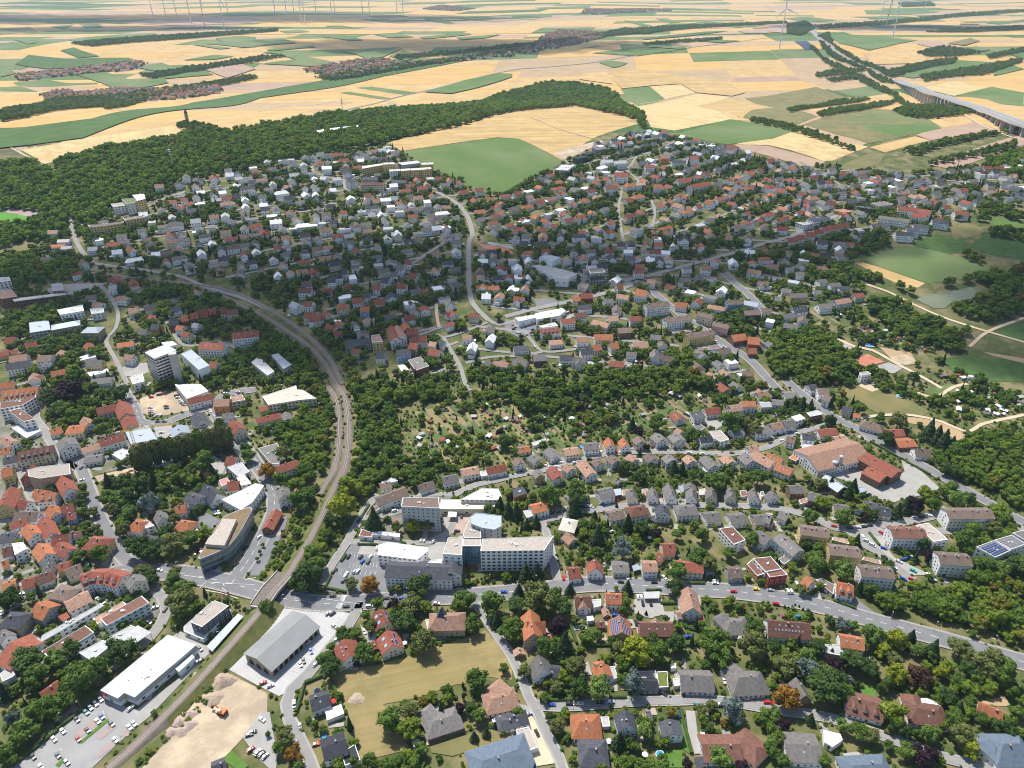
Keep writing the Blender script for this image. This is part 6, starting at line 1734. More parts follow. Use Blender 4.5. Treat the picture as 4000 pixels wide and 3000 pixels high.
# the round blue-lightning emblem on the concrete corner: a ring crossed by a bar
a, b = Vector(P[0]), Vector(P[1])
corner = Vector(GP('20', 1740, 1545, 8)); pts_ = sorted(P, key=lambda p: (Vector(p)-corner).length)[:2]; nn = (corner-Vector((cx, cy))).normalized()
out = Vector((.35, -.94)); t_ = Vector((.94, .35)); ce = Vector(pts_[0])+out*1.0+t_*2.5
mark(P, 2, 1)
m_ = MB()
for i in range(16):
    a1, a2 = 2*math.pi*i/16, 2*math.pi*(i+1)/16
    f = lambda a_, r_: (ce.x+t_.x*math.cos(a_)*r_, ce.y+t_.y*math.cos(a_)*r_, z+9.6+math.sin(a_)*r_)
    m_.add([f(a1, .9), f(a2, .9), f(a2, 1.15), f(a1, 1.15)], [(0, 1, 2, 3)])
m_.add([(ce.x-t_.x*2, ce.y-t_.y*2, z+9.5), (ce.x+t_.x*1.2, ce.y+t_.y*1.2, z+9.5), (ce.x+t_.x*1.2, ce.y+t_.y*1.2, z+9.75), (ce.x-t_.x*2, ce.y-t_.y*2, z+9.75)], [(0, 1, 2, 3)])
m_.build('emblem', mat('emblem_dark', (.05, .05, .055)), go, base, loc=(0, 0, 0))
# stone goods shed
A = GP('30', 2212, 2250-0, 0) if False else G(1003, 2573, 9); B = G(1192, 2404, 9); z = Tz(*A)+.3; base = (A[0], A[1], z)
gs = empty('goods_shed', base, 'long sandstone railway goods shed with arched doors and a plain grey roof', 'shed')
wm, rm = MB(), MB(); c, d, n, hl, hw = gable_parts(A, B, 21.5, 5.8, 9, False, z, wm, rm, ov=1.3)
wm.build('wall', wallmat('s'), gs, base, loc=(0, 0, 0)); rm.build('roof', mat('shed_sheeting', (.27, .275, .27), (.225, .23, .225), scale=.08, rough=.7, detail=6), gs, base, loc=(0, 0, 0))
mark([(c.x+d.x*a_*hl+n.x*b_*hw, c.y+d.y*a_*hl+n.y*b_*hw) for a_, b_ in ((-1, -1), (1, -1), (1, 1), (-1, 1))], 2, 2)
arch = MB(); arch.add([(-1.3, 0, -1.9), (1.3, 0, -1.9)]+[(1.3*math.cos(math.pi*i/8), 0, .9+1.3*math.sin(math.pi*i/8)) for i in range(9)], [tuple(range(11))]); ARCH = mesh_of('arched_door', arch.v, arch.f, [mat('dark_opening', (.03, .022, .018))])
arch = MB()
for i in range(8):
    t0, t1 = math.pi*i/8, math.pi*(i+1)/8; arch.add([(r_*math.cos(t_), y_, .9+r_*math.sin(t_)) for y_ in (0, .2) for r_, t_ in ((1.3, t0), (1.65, t0), (1.65, t1), (1.3, t1))], [(4, 5, 6, 7), (0, 3, 2, 1), (1, 2, 6, 5), (0, 4, 7, 3)])
ARCS = mesh_of('stone_arch', arch.v, arch.f, [mat('arch_stone', (.45, .36, .25))])
for sgn in ((-1,) if n.y > 0 else (1,)):
    for i in range(9):
        s = (i-4)*2*hl/9.5; p = (c.x+d.x*s+n.x*sgn*(hw+.05), c.y+d.y*s+n.y*sgn*(hw+.05), z+2.0); ang = math.atan2(-n.x*sgn, n.y*sgn)
        child('arched_door', ARCH, gs, p, ang, base=base); child('stone_arch', ARCS, gs, p, ang, base=base)
e = -1 if (c-d*hl).y < (c+d*hl).y else 1
for t_ in (-6, 0, 6):
    p = (c.x+d.x*e*(hl+.05)+n.x*t_, c.y+d.y*e*(hl+.05)+n.y*t_, z+2.0); ang = math.atan2(-d.x*e, d.y*e); child('arched_door', ARCH, gs, p, ang, base=base, sc=(1.5, 1, 1.1)); child('stone_arch', ARCS, gs, p, ang, base=base, sc=(1.5, 1, 1.1))
# villa tower
p = GP('31', 1602, 330, 12); z = Tz(*p)+.3; base = (p[0], p[1], z); vt = next(h for h in houses if abs(h[2].location.x-GP('31', 1650, 347, 12)[0]) < 6 and abs(h[1]-GP('31', 1650, 347, 12)[1]) < 6)[2]
vb = tuple(vt.location); m_ = MB(); m_.box(p, (1, .1), 2.6, 2.6, z-1, z+10.5); m_.build('tower', wallmat('s'), vt, vb, loc=(0, 0, 0))
m_ = MB(); q = [(p[0]-3, p[1]-3, z+10.5), (p[0]+3, p[1]-3, z+10.5), (p[0]+3, p[1]+3, z+10.5), (p[0]-3, p[1]+3, z+10.5), (p[0], p[1], z+17)]; m_.add(q, [(0, 1, 4), (1, 2, 4), (2, 3, 4), (3, 0, 4), (3, 2, 1, 0)]); m_.build('tower_roof', roofmat('d'), vt, vb, loc=(0, 0, 0))
# office by the tracks: coloured bands on the long workshops
def band(root, P, z0, z1, m, name, k=1.0, cxy=None):
    cx, cy = cxy; Q_ = [(cx+(x-cx)*k, cy+(y-cy)*k) for x, y in P]; b_ = MB(); b_.prism(Q_, z0, z1, top=False, bottom=False); b_.build(name, m, root, tuple(root.location), loc=(0, 0, 0))
for (r, z, P) in SPECIAL.get('workshop_terrace', []): band(r, P, z+6.0, z+7.7, mat('blue_band', (.25, .45, .55)), 'facade_band', 1.004, tuple(r.location)[:2])
for (r, z, P) in SPECIAL.get('office_block', []): band(r, P, z+5.2, z+9.6, wallmat('d'), 'facade_band', 1.006, tuple(r.location)[:2])
for (r, z, P) in SPECIAL.get('supermarket', [])[:1]: band(r, P, z+2.9, z+6.7, wallmat('g'), 'facade_band', 1.003, tuple(r.location)[:2])
for (r, z, P) in SPECIAL.get('office_tower', []):
    for i in range(8): band(r, P, z+2.6+i*3.3, z+4.2+i*3.3, mat('tower_window_band', (.10, .085, .07), rough=.3), 'window_band', 1.004, tuple(r.location)[:2])
    q = GP('10', 1490, 1400, 31); m_ = MB(); m_.box(q, (1, .3), 3.2, 3.0, z-1, z+31); m_.build('stair_shaft', M_CONC, r, tuple(r.location), loc=(0, 0, 0))
for (r, z, P) in SPECIAL.get('hospital_hall', []): band(r, P, z+1, z+15.5, mat('atrium_glass', (.03, .12, .19), (.09, .25, .33), scale=.3, rough=.1, spec=.9), 'atrium_glazing', 1.01, tuple(r.location)[:2])
for (r, z, P) in SPECIAL.get('hospital_ward_tower', []):
    for i in range(6): band(r, P, z+2.4+i*3.2, z+3.3+i*3.2, mat('ward_band', (.30, .37, .45)), 'spandrel_band', 1.003, tuple(r.location)[:2])
for (r, z, P) in SPECIAL.get('supermarket', [])[:1]:
    q = GP('30', 1078, 1075, 1.6); m_ = MB(); m_.box(q, (.75, .66), 2.6, .4, z, z+2.9); m_.build('entrance_sign', mat('entrance_yellow', (.75, .45, .02)), r, tuple(r.location), loc=(0, 0, 0))
    q = GP('30', 905, 1022, 5.5); m_ = MB(); m_.box(q, (.85, -.5), 1.6, .3, z+4.6, z+6.4); m_.build('red_sign', mat('sign_red', (.6, .03, .03)), r, tuple(r.location), loc=(0, 0, 0))
for (r, z, P) in SPECIAL.get('apartment_block', []):
    if P and z > 0 and r['label'].startswith('pale green') and len(P) == 4 and tuple(r.location)[1] < 700:
        A_, B_, C_, D_ = [Vector(p) for p in P]; 
        for i in range(9):
            for j in range(3):
                s, t_ = (i+.9)/10.6, (j+.75)/3.6; q = A_.lerp(B_, s).lerp(D_.lerp(C_, s), t_); child('solar_panel', PVM, r, (q.x, q.y, z+13.3+(z*0)), math.atan2((B_-A_).y, (B_-A_).x), -.2, (1.35, 2.4, 1), tuple(r.location))
# silos, excavators, cranes
SM = mat('silo_metal', (.50, .50, .49), (.42, .42, .41), scale=1, rough=.5)
for (u, v, H, r_, l) in ((620, 690, 15, 1.7, 'tall'), (570, 715, 10, 2.1, 'squat')):
    p = GP('23', u, v, H*.5); z = Tz(*p); s_ = empty('silo', (p[0], p[1], z), f'{l} grey cement silo at the concrete works', 'silo'); m_ = MB(); m_.tube((0, 0, 4), (0, 0, H), r_, r_, 14); m_.tube((0, 0, 1.5), (0, 0, 4), .3, r_, 14); m_.build('tank', SM, s_, loc=(0, 0, 0)); m_ = MB(); m_.tube((0, 0, H), (0, 0, H+.8), r_*1.05, r_*.4, 14); m_.build('cap', SM, s_, loc=(0, 0, 0))
    for a_ in range(4): m_ = MB(); m_.tube((r_*math.cos(a_*1.57), r_*math.sin(a_*1.57), -1), (r_*math.cos(a_*1.57), r_*math.sin(a_*1.57), 4.5), .15, .15, 6); m_.build('leg', SM, s_, loc=(0, 0, 0))
def excavator(p, ang, lab, sc=1.0):
    z = Tz(*p)+.5; r = empty('excavator', (p[0], p[1], z), lab, 'excavator'); r.rotation_euler = (0, 0, ang); r.scale = (sc,)*3
    OR = mat('excavator_orange', (.62, .14, .02), rough=.5); DK = mat('excavator_dark', (.03, .03, .032))
    for s in (-1.2, 1.2): m_ = MB(); m_.box((0, s), (1, 0), 2.1, .32, 0, .9); m_.build('track', DK, r, loc=(0, 0, 0))
    m_ = MB(); m_.box((-.4, 0), (1, 0), 1.9, 1.35, 1.0, 2.1); m_.box((-1.7, 0), (1, 0), .6, 1.4, 1.1, 2.5); m_.build('body', OR, r, loc=(0, 0, 0))
    m_ = MB(); m_.box((.6, .75), (1, 0), .8, .55, 2.1, 3.3); m_.build('cab', mat('cab_white', (.6, .62, .64), rough=.2, spec=.7), r, loc=(0, 0, 0))
    m_ = MB(); m_.tube((.9, -.2, 1.8), (3.6, -.2, 4.2), .32, .28, 6); m_.build('boom', OR, r, loc=(0, 0, 0)); m_ = MB(); m_.tube((3.6, -.2, 4.2), (5.6, -.2, 2.2), .25, .2, 6); m_.build('stick', OR, r, loc=(0, 0, 0))
    m_ = MB(); m_.box((5.6, -.2), (1, 0), .5, .6, 1.2, 2.2); m_.build('bucket', DK, r, loc=(0, 0, 0))
excavator(GP('30', 1920, 1180, 1), rad(160), 'orange excavator digging on the sandy building site', 1.15)
excavator(GP('20', 1100, 785, 1), rad(20), 'orange excavator on the haul road beside the construction pit', 1.1)
YC = mat('crane_yellow', (.62, .42, .04), rough=.5)
p = GP('20', 1205, 650, 0); z = Tz(*p); r = empty('tower_crane', (p[0], p[1], z), 'yellow tower crane standing at the edge of the construction pit', 'crane'); Hc = 30
def lattice(a, b, w, name):
    a, b = Vector(a), Vector(b); d = (b-a); L_ = d.length; d.normalize(); u = d.orthogonal().normalized(); v = d.cross(u); m_ = MB(); k = int(L_/w)
    for i, j in ((1, 1), (1, -1), (-1, -1), (-1, 1)): m_.tube(a+(u*i+v*j)*w/2, b+(u*i+v*j)*w/2, .10, .10, 4)
    for q in range(k):
        c1, c2 = a+d*q*L_/k, a+d*(q+1)*L_/k
        for (i, j), (i2, j2) in (((1, 1), (1, -1)), ((1, -1), (-1, -1)), ((-1, -1), (-1, 1)), ((-1, 1), (1, 1))): m_.tube(c1+(u*i+v*j)*w/2, c2+(u*i2+v*j2)*w/2, .06, .06, 4)
    m_.build(name, YC, r, loc=(0, 0, 0))
lattice((0, 0, 0), (0, 0, Hc), 1.6, 'mast'); jd = Vector((.95, .30, 0)).normalized(); lattice((0, 0, Hc-1), jd*34+Vector((0, 0, Hc-1)), 1.1, 'jib'); lattice((0, 0, Hc-1), -jd*10+Vector((0, 0, Hc-1)), 1.1, 'counter_jib')
m_ = MB(); m_.box((-jd.x*9, -jd.y*9), (jd.x, jd.y), 1.5, .8, Hc-3, Hc-.8); m_.build('counterweight', M_CONC, r, loc=(0, 0, 0)); m_ = MB(); m_.tube((0, 0, Hc), (0, 0, Hc+4), .8, .1, 4); m_.build('peak', YC, r, loc=(0, 0, 0))
# banners with a white stripe of lettering
from math import cos, sin
for i, (u, v) in enumerate(((1905, 232), (1940, 218), (1978, 202))):
    p = GP('30', u, v, 0); z = Tz(*p)+.5; lab = ('first', 'middle', 'last')[i]
    r = empty('banner', (p[0], p[1], z), f'{lab} of three red banners with white upright lettering by the junction', 'banner', 'red banners by the junction'); m_ = MB(); m_.tube((0, 0, 0), (0, 0, 6.2), .06, .06, 6); m_.build('pole', FRAME, r, loc=(0, 0, 0))
    m_ = MB(); m_.box((.68, 0), (1, 0), .62, .03, 2.2, 6.1); m_.build('cloth', mat('banner_red', (.62, .03, .05)), r, loc=(0, 0, 0)); m_ = MB(); m_.box((.68, -.05), (1, 0), .2, .02, 2.8, 5.5); m_.build('lettering', FRAME, r, loc=(0, 0, 0))
# street lamps
lt = MB(); lt.tube((0, 0, -.5), (0, 0, 8), .09, .06, 6); LP = mesh_of('pole', lt.v, lt.f, [mat('lamp_grey', (.40, .41, .42), rough=.4)]); lt = MB(); lt.tube((0, 0, 7.9), (1.1, 0, 8.25), .05, .05, 5); LA = mesh_of('arm', lt.v, lt.f, [mat('lamp_grey', (.4, .4, .4))]); lt = MB(); lt.box((1.4, 0), (1, 0), .45, .16, 8.2, 8.36); LH = mesh_of('lamp_head', lt.v, lt.f, [mat('lamp_head', (.6, .6, .6))])
LL = [(t.split()[0], float(t.split()[1]), float(t.split()[2])) for t in LAMPS.split(';')]; an = {'30': 'the supermarket', '31': 'the goods shed', '32': 'the meadow', '33': 'the brown skylit house', '21': 'the ward tower', '20': 'the theatre', '22': 'the ward tower', '23': 'the silos'}
cnt = {}
for tl, u, v in LL: cnt.setdefault(tl, []).append(GP(tl, u, v, 0))
for tl, ps in cnt.items():
    a = GP(*ANCHOR[an[tl]]); ps.sort(key=lambda p: math.hypot(p[0]-a[0], p[1]-a[1]))
    for i, p in enumerate(ps):
        r = empty('street_lamp', (p[0], p[1], Tz(*p)), f'tall grey street lamp, {ordw(i+1)} nearest {an[tl]}', 'street lamp', 'street lamps'); r.rotation_euler = (0, 0, rng.uniform(0, 6.28)); new_obj('pole', LP, r); new_obj('arm', LA, r); new_obj('lamp_head', LH, r)
# turbines, masts, tower
TW = mat('turbine_white', (.72, .73, .75), rough=.4)
b_ = MB()
for k in range(3):
    a = 2*math.pi*k/3+.3; dv = Vector((math.sin(a), 0, math.cos(a))); sd = Vector((dv.z, 0, -dv.x)); V = []
    for s, w in ((2, 1.4), (12, 2.6), (30, 1.7), (58, .4)): V += [dv*s+sd*w+Vector((0, .3, 0)), dv*s-sd*w+Vector((0, .3, 0)), dv*s-sd*w*.6+Vector((0, -.3, 0)), dv*s+sd*w*.6+Vector((0, -.3, 0))]
    b_.add(V, [(4*i+j, 4*i+(j+1) % 4, 4*i+4+(j+1) % 4, 4*i+4+j) for i in range(3) for j in range(4)]+[(12, 13, 14, 15)])
TB = mesh_of('rotor', b_.v, b_.f, [TW]); b_ = MB(); b_.tube((0, 0, -3), (0, 0, 138), 2.7, 1.4, 12); TT = mesh_of('mast', b_.v, b_.f, [TW]); b_ = MB(); b_.box((0, 1), (0, 1), 5, 1.9, 137, 141); TN = mesh_of('nacelle', b_.v, b_.f, [TW])
b_ = MB(); b_.tube((0, 0, 52), (0, 0, 56), 2.75, 2.68, 12); b_.tube((0, 0, 100), (0, 0, 103), 2.2, 2.15, 12); TR = mesh_of('red_stripe', b_.v, b_.f, [mat('turbine_red', (.5, .06, .04))])
tl_ = [(t.split()[0], float(t.split()[1]), float(t.split()[2])) for t in TURBINES.split(';')]
for i, (tl, u, v) in enumerate(sorted(tl_, key=lambda q: -PX(*q)[0])):
    p = GP(tl, u, v, 0); r = empty('wind_turbine', (p[0], p[1], Tz(*p)), f'white wind turbine, {ordw(i+1)} counted from the motorway side of the plain', 'wind turbine', 'wind turbines on the plain'); r.rotation_euler = (0, 0, rng.uniform(-.5, .5))
    new_obj('mast', TT, r); new_obj('nacelle', TN, r); o = new_obj('rotor', TB, r, (0, -5, 139)); o.rotation_euler = (0, rng.uniform(0, 2), 0); new_obj('red_stripe', TR, r)
for tl, u, v, H, lab in (('01', 752, 992, 40, 'tall lattice radio mast at the edge of the wood'), ('00', 1502, 1470, 42, 'slender radio mast rising out of the wood')):
    p = GP(tl, u, v, 0); r = empty('radio_mast', (p[0], p[1], Tz(*p)), lab, 'mast'); m_ = MB(); m_.tube((0, 0, 0), (0, 0, H), .9, .35, 6); m_.build('shaft', SM, r, loc=(0, 0, 0))
    for hh in (.55, .65, .72): m_ = MB(); m_.tube((0, 0, H*hh), (0, 0, H*hh+1), 2.2, 2.2, 10); m_.build('platform', SM, r, loc=(0, 0, 0))
p = GP('00', 1625, 1075, 0); r = empty('lookout_tower', (p[0], p[1], Tz(*p)), 'old round stone tower with a pointed slate roof among trees', 'tower'); m_ = MB(); m_.tube((0, 0, 0), (0, 0, 21), 3.4, 3, 14); m_.build('shaft', wallmat('s'), r, loc=(0, 0, 0)); m_ = MB(); m_.tube((0, 0, 21), (0, 0, 28), 3.6, .1, 14); m_.build('roof', roofmat('d'), r, loc=(0, 0, 0))
# farmstead on the plain
def bigfarm(tile, u1, v1, u2, v2):
    A, B = GP(tile, u1, v1, 7), GP(tile, u2, v2, 7); z = Tz(*A); r = empty('farm_barn', (A[0], A[1], z), 'long low red-roofed farm barn alone on the plain', 'barn'); wm, rm = MB(), MB(); gable_parts(A, B, 22, 5, 8, False, z, wm, rm); wm.build('wall', wallmat('c'), r, tuple(r.location), loc=(0, 0, 0)); rm.build('roof', roofmat('r'), r, tuple(r.location), loc=(0, 0, 0))
bigfarm('03', 1660, 205, 1820, 207)
# mounds of earth
def mound(tile, u, v, rx, h, m, lab, nm='earth_mound'):
    p = GP(tile, u, v, 0); z = Tz(*p)+.45; V, Fc = [], []; n_, k_ = 20, 7
    for j in range(k_+1):
        f = j/k_; 
        for i in range(n_):
            a = 2*math.pi*i/n_; rr = rx*(1-f)*(1+.16*math.sin(3*a+u)+.09*math.sin(7*a)); V.append((math.cos(a)*rr, math.sin(a)*rr*.8, h*(math.sin(f*math.pi/2)**1.1)*(1+.08*math.sin(5*a+j))-.05))
    for j in range(k_):
        for i in range(n_): Fc.append((j*n_+i, j*n_+(i+1) % n_, (j+1)*n_+(i+1) % n_, (j+1)*n_+i))
    o = new_obj(nm, mesh_of(nm, V, Fc, [m], smooth=True), None, (p[0], p[1], z)); tag(o, lab, 'mound', 'heaps on the building site')
EM = mat('mound_soil', (.46, .36, .26), (.36, .28, .21), scale=.7, detail=8, bump=.8); PM = mat('mound_gravel', (.50, .38, .32), (.42, .32, .27), scale=1.5, detail=8, bump=.8)
for a in (('30', 1930, 910, 7, 3.2, EM, 'large brown earth heap at the top of the sandy site'), ('30', 1840, 1060, 6, 2, EM, 'low grey-brown earth heap beside the orange excavator'), ('30', 1640, 1200, 4.2, 1.6, PM, 'pinkish gravel heap highest in the cluster on the sandy site'), ('30', 1560, 1260, 4, 1.6, PM, 'pinkish gravel heap in the middle of the cluster'), ('30', 1640, 1290, 4, 1.5, PM, 'pinkish gravel heap nearest the sandy track'),
          ('30', 1490, 1350, 3.6, 1.5, PM, 'pinkish gravel heap nearest the tracks'), ('30', 1570, 1345, 4, 1.6, PM, 'pinkish gravel heap lowest in the cluster'), ('31', 870, 1065, 4.5, 1.2, EM, 'flat soil heap on the mown meadow'), ('23', 730, 745, 4, 2.2, mat('gravel_grey', (.25, .26, .27), (.2, .2, .21), scale=2, bump=.6), 'grey gravel heap by the silos')): mound(*a)
# ================================================================ FILLER QUARTERS: joined housing past the countable ones
fm = MB(); fmats = [roofmat(k) for k in 'gdtwbrlmokn']; rk = {k: i for i, k in enumerate('gdtwbrlmokn')}; wk = {}
for k in 'wcyspug': wk[k] = len(fmats); fmats.append(wallmat(k))
GL = len(fmats); fmats.append(GLASS); LN = len(fmats); fmats.append(GM['l'])
tree_pts = []; lanes = MB()
def ray_window(c, d, n, hl, hw, E, R, z):
    for (x, y, h, ang, f) in wall_slots(c, d, n, hl, hw, E, R, False)[:9]:
        if rng.random() < .7: fm.box((x, y), (math.cos(ang), math.sin(ang)), .55, .06, z+h-.6, z+h+.6, GL)
nfill = 0
for ln in (QUART.strip()+'\n'+FAR_QUART.strip()).splitlines():
    t = ln.split(); sp, rw, dg, rl, wl, dens = float(t[0])*.9, float(t[1]), float(t[2]), t[3], t[4], float(t[5]); tile, pts = parse_pts(t[6:]); P = [GP(tile, u, v, 3) for u, v in pts]
    far = ln in FAR_QUART; a = rad(dg); d = Vector((math.cos(a), math.sin(a))); n = Vector((-d.y, d.x)); xs = [Vector(p).dot(d) for p in P]; ys = [Vector(p).dot(n) for p in P]
    y = min(ys); row = 0
    while y < max(ys):
        x = min(xs)+rng.uniform(0, sp)
        while x < max(xs):
            bend = 14*math.sin(x/140+row*.15)
            q = d*(x+rng.uniform(-1.5, 1.5))+n*(y+bend+rng.uniform(-1.2, 1.2))
            if inpoly(P, np.array([q.x]), np.array([q.y]))[0] and (far or free_box(q.x, q.y, 5.2, 31)) and rng.random() < .97:
                ang = a+(math.pi/2 if rng.random() < .45 else 0)+14*math.cos(x/140+row*.15)/140+rng.uniform(-.1, .1); L_ = rng.uniform(9, 15); W = rng.uniform(8.5, 11); E = rng.choice((3.4, 5.2, 5.6, 6)); R = E+rng.uniform(2.6, 4.2); z = Tz(q.x, q.y)+.3
                dd = Vector((math.cos(ang), math.sin(ang))); A, B = q-dd*L_/2, q+dd*L_/2; rc = rng.choice(rl); wi = wk[rng.choice(wl+'w')]
                if rng.random() < .12 and not far: fm.box((q.x, q.y), (dd.x, dd.y), L_/2, W/2, z-1.5, z+E, wi); fm.box((q.x, q.y), (dd.x, dd.y), L_/2+.1, W/2+.1, z+E, z+E+.3, rk[rng.choice('lwg')])
                else:
                    c, d2, n2, hl, hw = gable_parts(A, B, W, E, R, rng.random() < .13, z, fm, fm, wi, rk[rc])
                    if not far: ray_window(c, d2, n2, hl, hw, E, R, z)
                    if rng.random() < .6: pp = q+dd*rng.uniform(-3, 3); fm.box((pp.x, pp.y), (dd.x, dd.y), .35, .35, z+R-.6, z+R+.9, rk[rng.choice('rdl')])
                if rng.random() < .45 and not far:
                    s = rng.choice((-1, 1)); g = q+dd*s*(L_/2+2.2)+Vector((-dd.y, dd.x))*rng.uniform(-2, 2); fm.box((g.x, g.y), (dd.x, dd.y), 1.9, 3, z-1, z+2.6, wi); fm.box((g.x, g.y), (dd.x, dd.y), 2, 3.1, z+2.6, z+2.8, rk[rng.choice('lgwt')])
                if rng.random() < .3 and not far: sd = rng.choice((-1, 1)); nn_ = Vector((-dd.y, dd.x)); c2 = q+nn_*sd*(W/2+1.5); gable_parts(q+dd*rng.uniform(-2, 2), c2+nn_*sd*1.5, W*.6, E, E+(R-E)*.8, False, z, fm, fm, wi, rk[rc])
                if not far: pv = q+Vector((rng.uniform(-7, 7), rng.choice((-1, 1))*rng.uniform(5, 9))); lanes.add([(pv.x+dd.x*s*l_-dd.y*t_*w_, pv.y+dd.y*s*l_+dd.x*t_*w_, Tz(pv.x, pv.y)+.4+.0001*(nfill % 900)) for l_, w_ in ((rng.uniform(2.5, 5), rng.uniform(1.2, 2.6)),) for s, t_ in ((-1, -1), (1, -1), (1, 1), (-1, 1))], [(0, 1, 2, 3)])
                nfill += 1
                if not far: mark([(q.x-6, q.y-4.5), (q.x+6, q.y-4.5), (q.x+6, q.y+4.5), (q.x-6, q.y+4.5)], 2)
                for _ in range(int(dens*2+rng.random())):
                    if far: tree_pts.append((q.x+rng.uniform(-14, 14), q.y+rng.uniform(-14, 14), rng.uniform(3, 5.5), 0))
            x += sp
        # a lane between every second pair of rows
        if row % 2 == 0 and not far:
            m_ = y+rw*.5; pts_ = [d*xx+n*(m_+14*math.sin(xx/140+(row+.5)*.15)) for xx in np.arange(min(xs), max(xs), 12)]; ok = inpoly(P, np.array([p.x for p in pts_]), np.array([p.y for p in pts_]))
            for i in range(len(pts_)-1):
                if ok[i] and ok[i+1] and not (occ(pts_[i].x, pts_[i].y) & 14) and not (occ(pts_[i+1].x, pts_[i+1].y) & 14): strip_geo(lanes, [pts_[i], pts_[i+1]], -1.9, 1.9, .48); mark([(pts_[i].x, pts_[i].y-2), (pts_[i+1].x, pts_[i+1].y-2), (pts_[i+1].x, pts_[i+1].y+2), (pts_[i].x, pts_[i].y+2)], 1)
        y += rw; row += 1
tag(fm.build('housing', fmats), 'distant rows of houses filling the town quarters and villages', kind='stuff')
lanes.build('lane_road', [GM['l']])['kind'] = 'structure'
# ================================================================ TREES
def leafmat(name, c1, c2, rnd=.35, hue=.0):
    m = bpy.data.materials.new(name); m.use_nodes = True; nt = m.node_tree; N = nt.nodes; L = nt.links; b = N['Principled BSDF']; b.inputs['Roughness'].default_value = .7; b.inputs['Specular IOR Level'].default_value = .2
    oi = N.new('ShaderNodeObjectInfo'); rp = N.new('ShaderNodeValToRGB'); rp.color_ramp.elements[0].color = (*c1, 1); rp.color_ramp.elements[1].color = (*c2, 1); L.new(oi.outputs['Random'], rp.inputs[0])
    if hue == 1:      # a wood: most green, some yellowish, a few coppery
        e = rp.color_ramp.elements.new(.5); e.color = tuple((a+b_)/2*1.0 for a, b_ in zip(c1, c2))+(1,); e = rp.color_ramp.elements.new(.955); e.color = (*c2, 1); rp.color_ramp.elements[-1].color = (.17, .12, .02, 1)
    tc = N.new('ShaderNodeTexCoord'); no = N.new('ShaderNodeTexNoise'); no.inputs['Scale'].default_value = 2.6; no.inputs['Detail'].default_value = 4; L.new(tc.outputs['Object'], no.inputs['Vector'])
    mr = N.new('ShaderNodeMapRange'); mr.inputs[1].default_value = .3; mr.inputs[2].default_value = .7; mr.inputs[3].default_value = 1-rnd; mr.inputs[4].default_value = 1+rnd; L.new(no.outputs[0], mr.inputs[0])
    vm = N.new('ShaderNodeVectorMath'); vm.operation = 'SCALE'; L.new(rp.outputs[0], vm.inputs[0]); L.new(mr.outputs[0], vm.inputs['Scale']); L.new(vm.outputs[0], b.inputs['Base Color'])
    tr = N.new('ShaderNodeBsdfTranslucent'); L.new(vm.outputs[0], tr.inputs[0]); ms = N.new('ShaderNodeMixShader'); ms.inputs[0].default_value = .22; L.new(b.outputs[0], ms.inputs[1]); L.new(tr.outputs[0], ms.inputs[2]); L.new(ms.outputs[0], N['Material Output'].inputs['Surface']); return m
LM = {'g': leafmat('leaf_green', (.072, .130, .018), (.112, .178, .026)), 'd': leafmat('leaf_dark', (.045, .088, .018), (.07, .12, .024)), 'l': leafmat('leaf_light', (.11, .18, .035), (.15, .23, .045)), 'y': leafmat('leaf_yellow_green', (.15, .21, .02), (.20, .25, .025)), 'Y': leafmat('leaf_lime', (.20, .24, .015), (.26, .29, .02)),
      'o': leafmat('leaf_orange', (.22, .12, .02), (.30, .15, .02)), 'p': leafmat('leaf_purple', (.022, .012, .018), (.035, .016, .024)), 'b': leafmat('needle_blue', (.13, .175, .15), (.17, .22, .19)), 'c': leafmat('needle_dark', (.038, .072, .026), (.058, .10, .034)), 'k': leafmat('leaf_coppery', (.075, .04, .022), (.10, .055, .03)),
      'O': leafmat('leaf_olive', (.115, .14, .035), (.15, .17, .045)), 'w': leafmat('wood_mix', (.062, .125, .014), (.165, .228, .022), hue=1), 'f': leafmat('forest_mix', (.080, .165, .012), (.215, .295, .018), hue=1)}
BARK = mat('bark', (.11, .08, .055), (.07, .05, .035), scale=4)
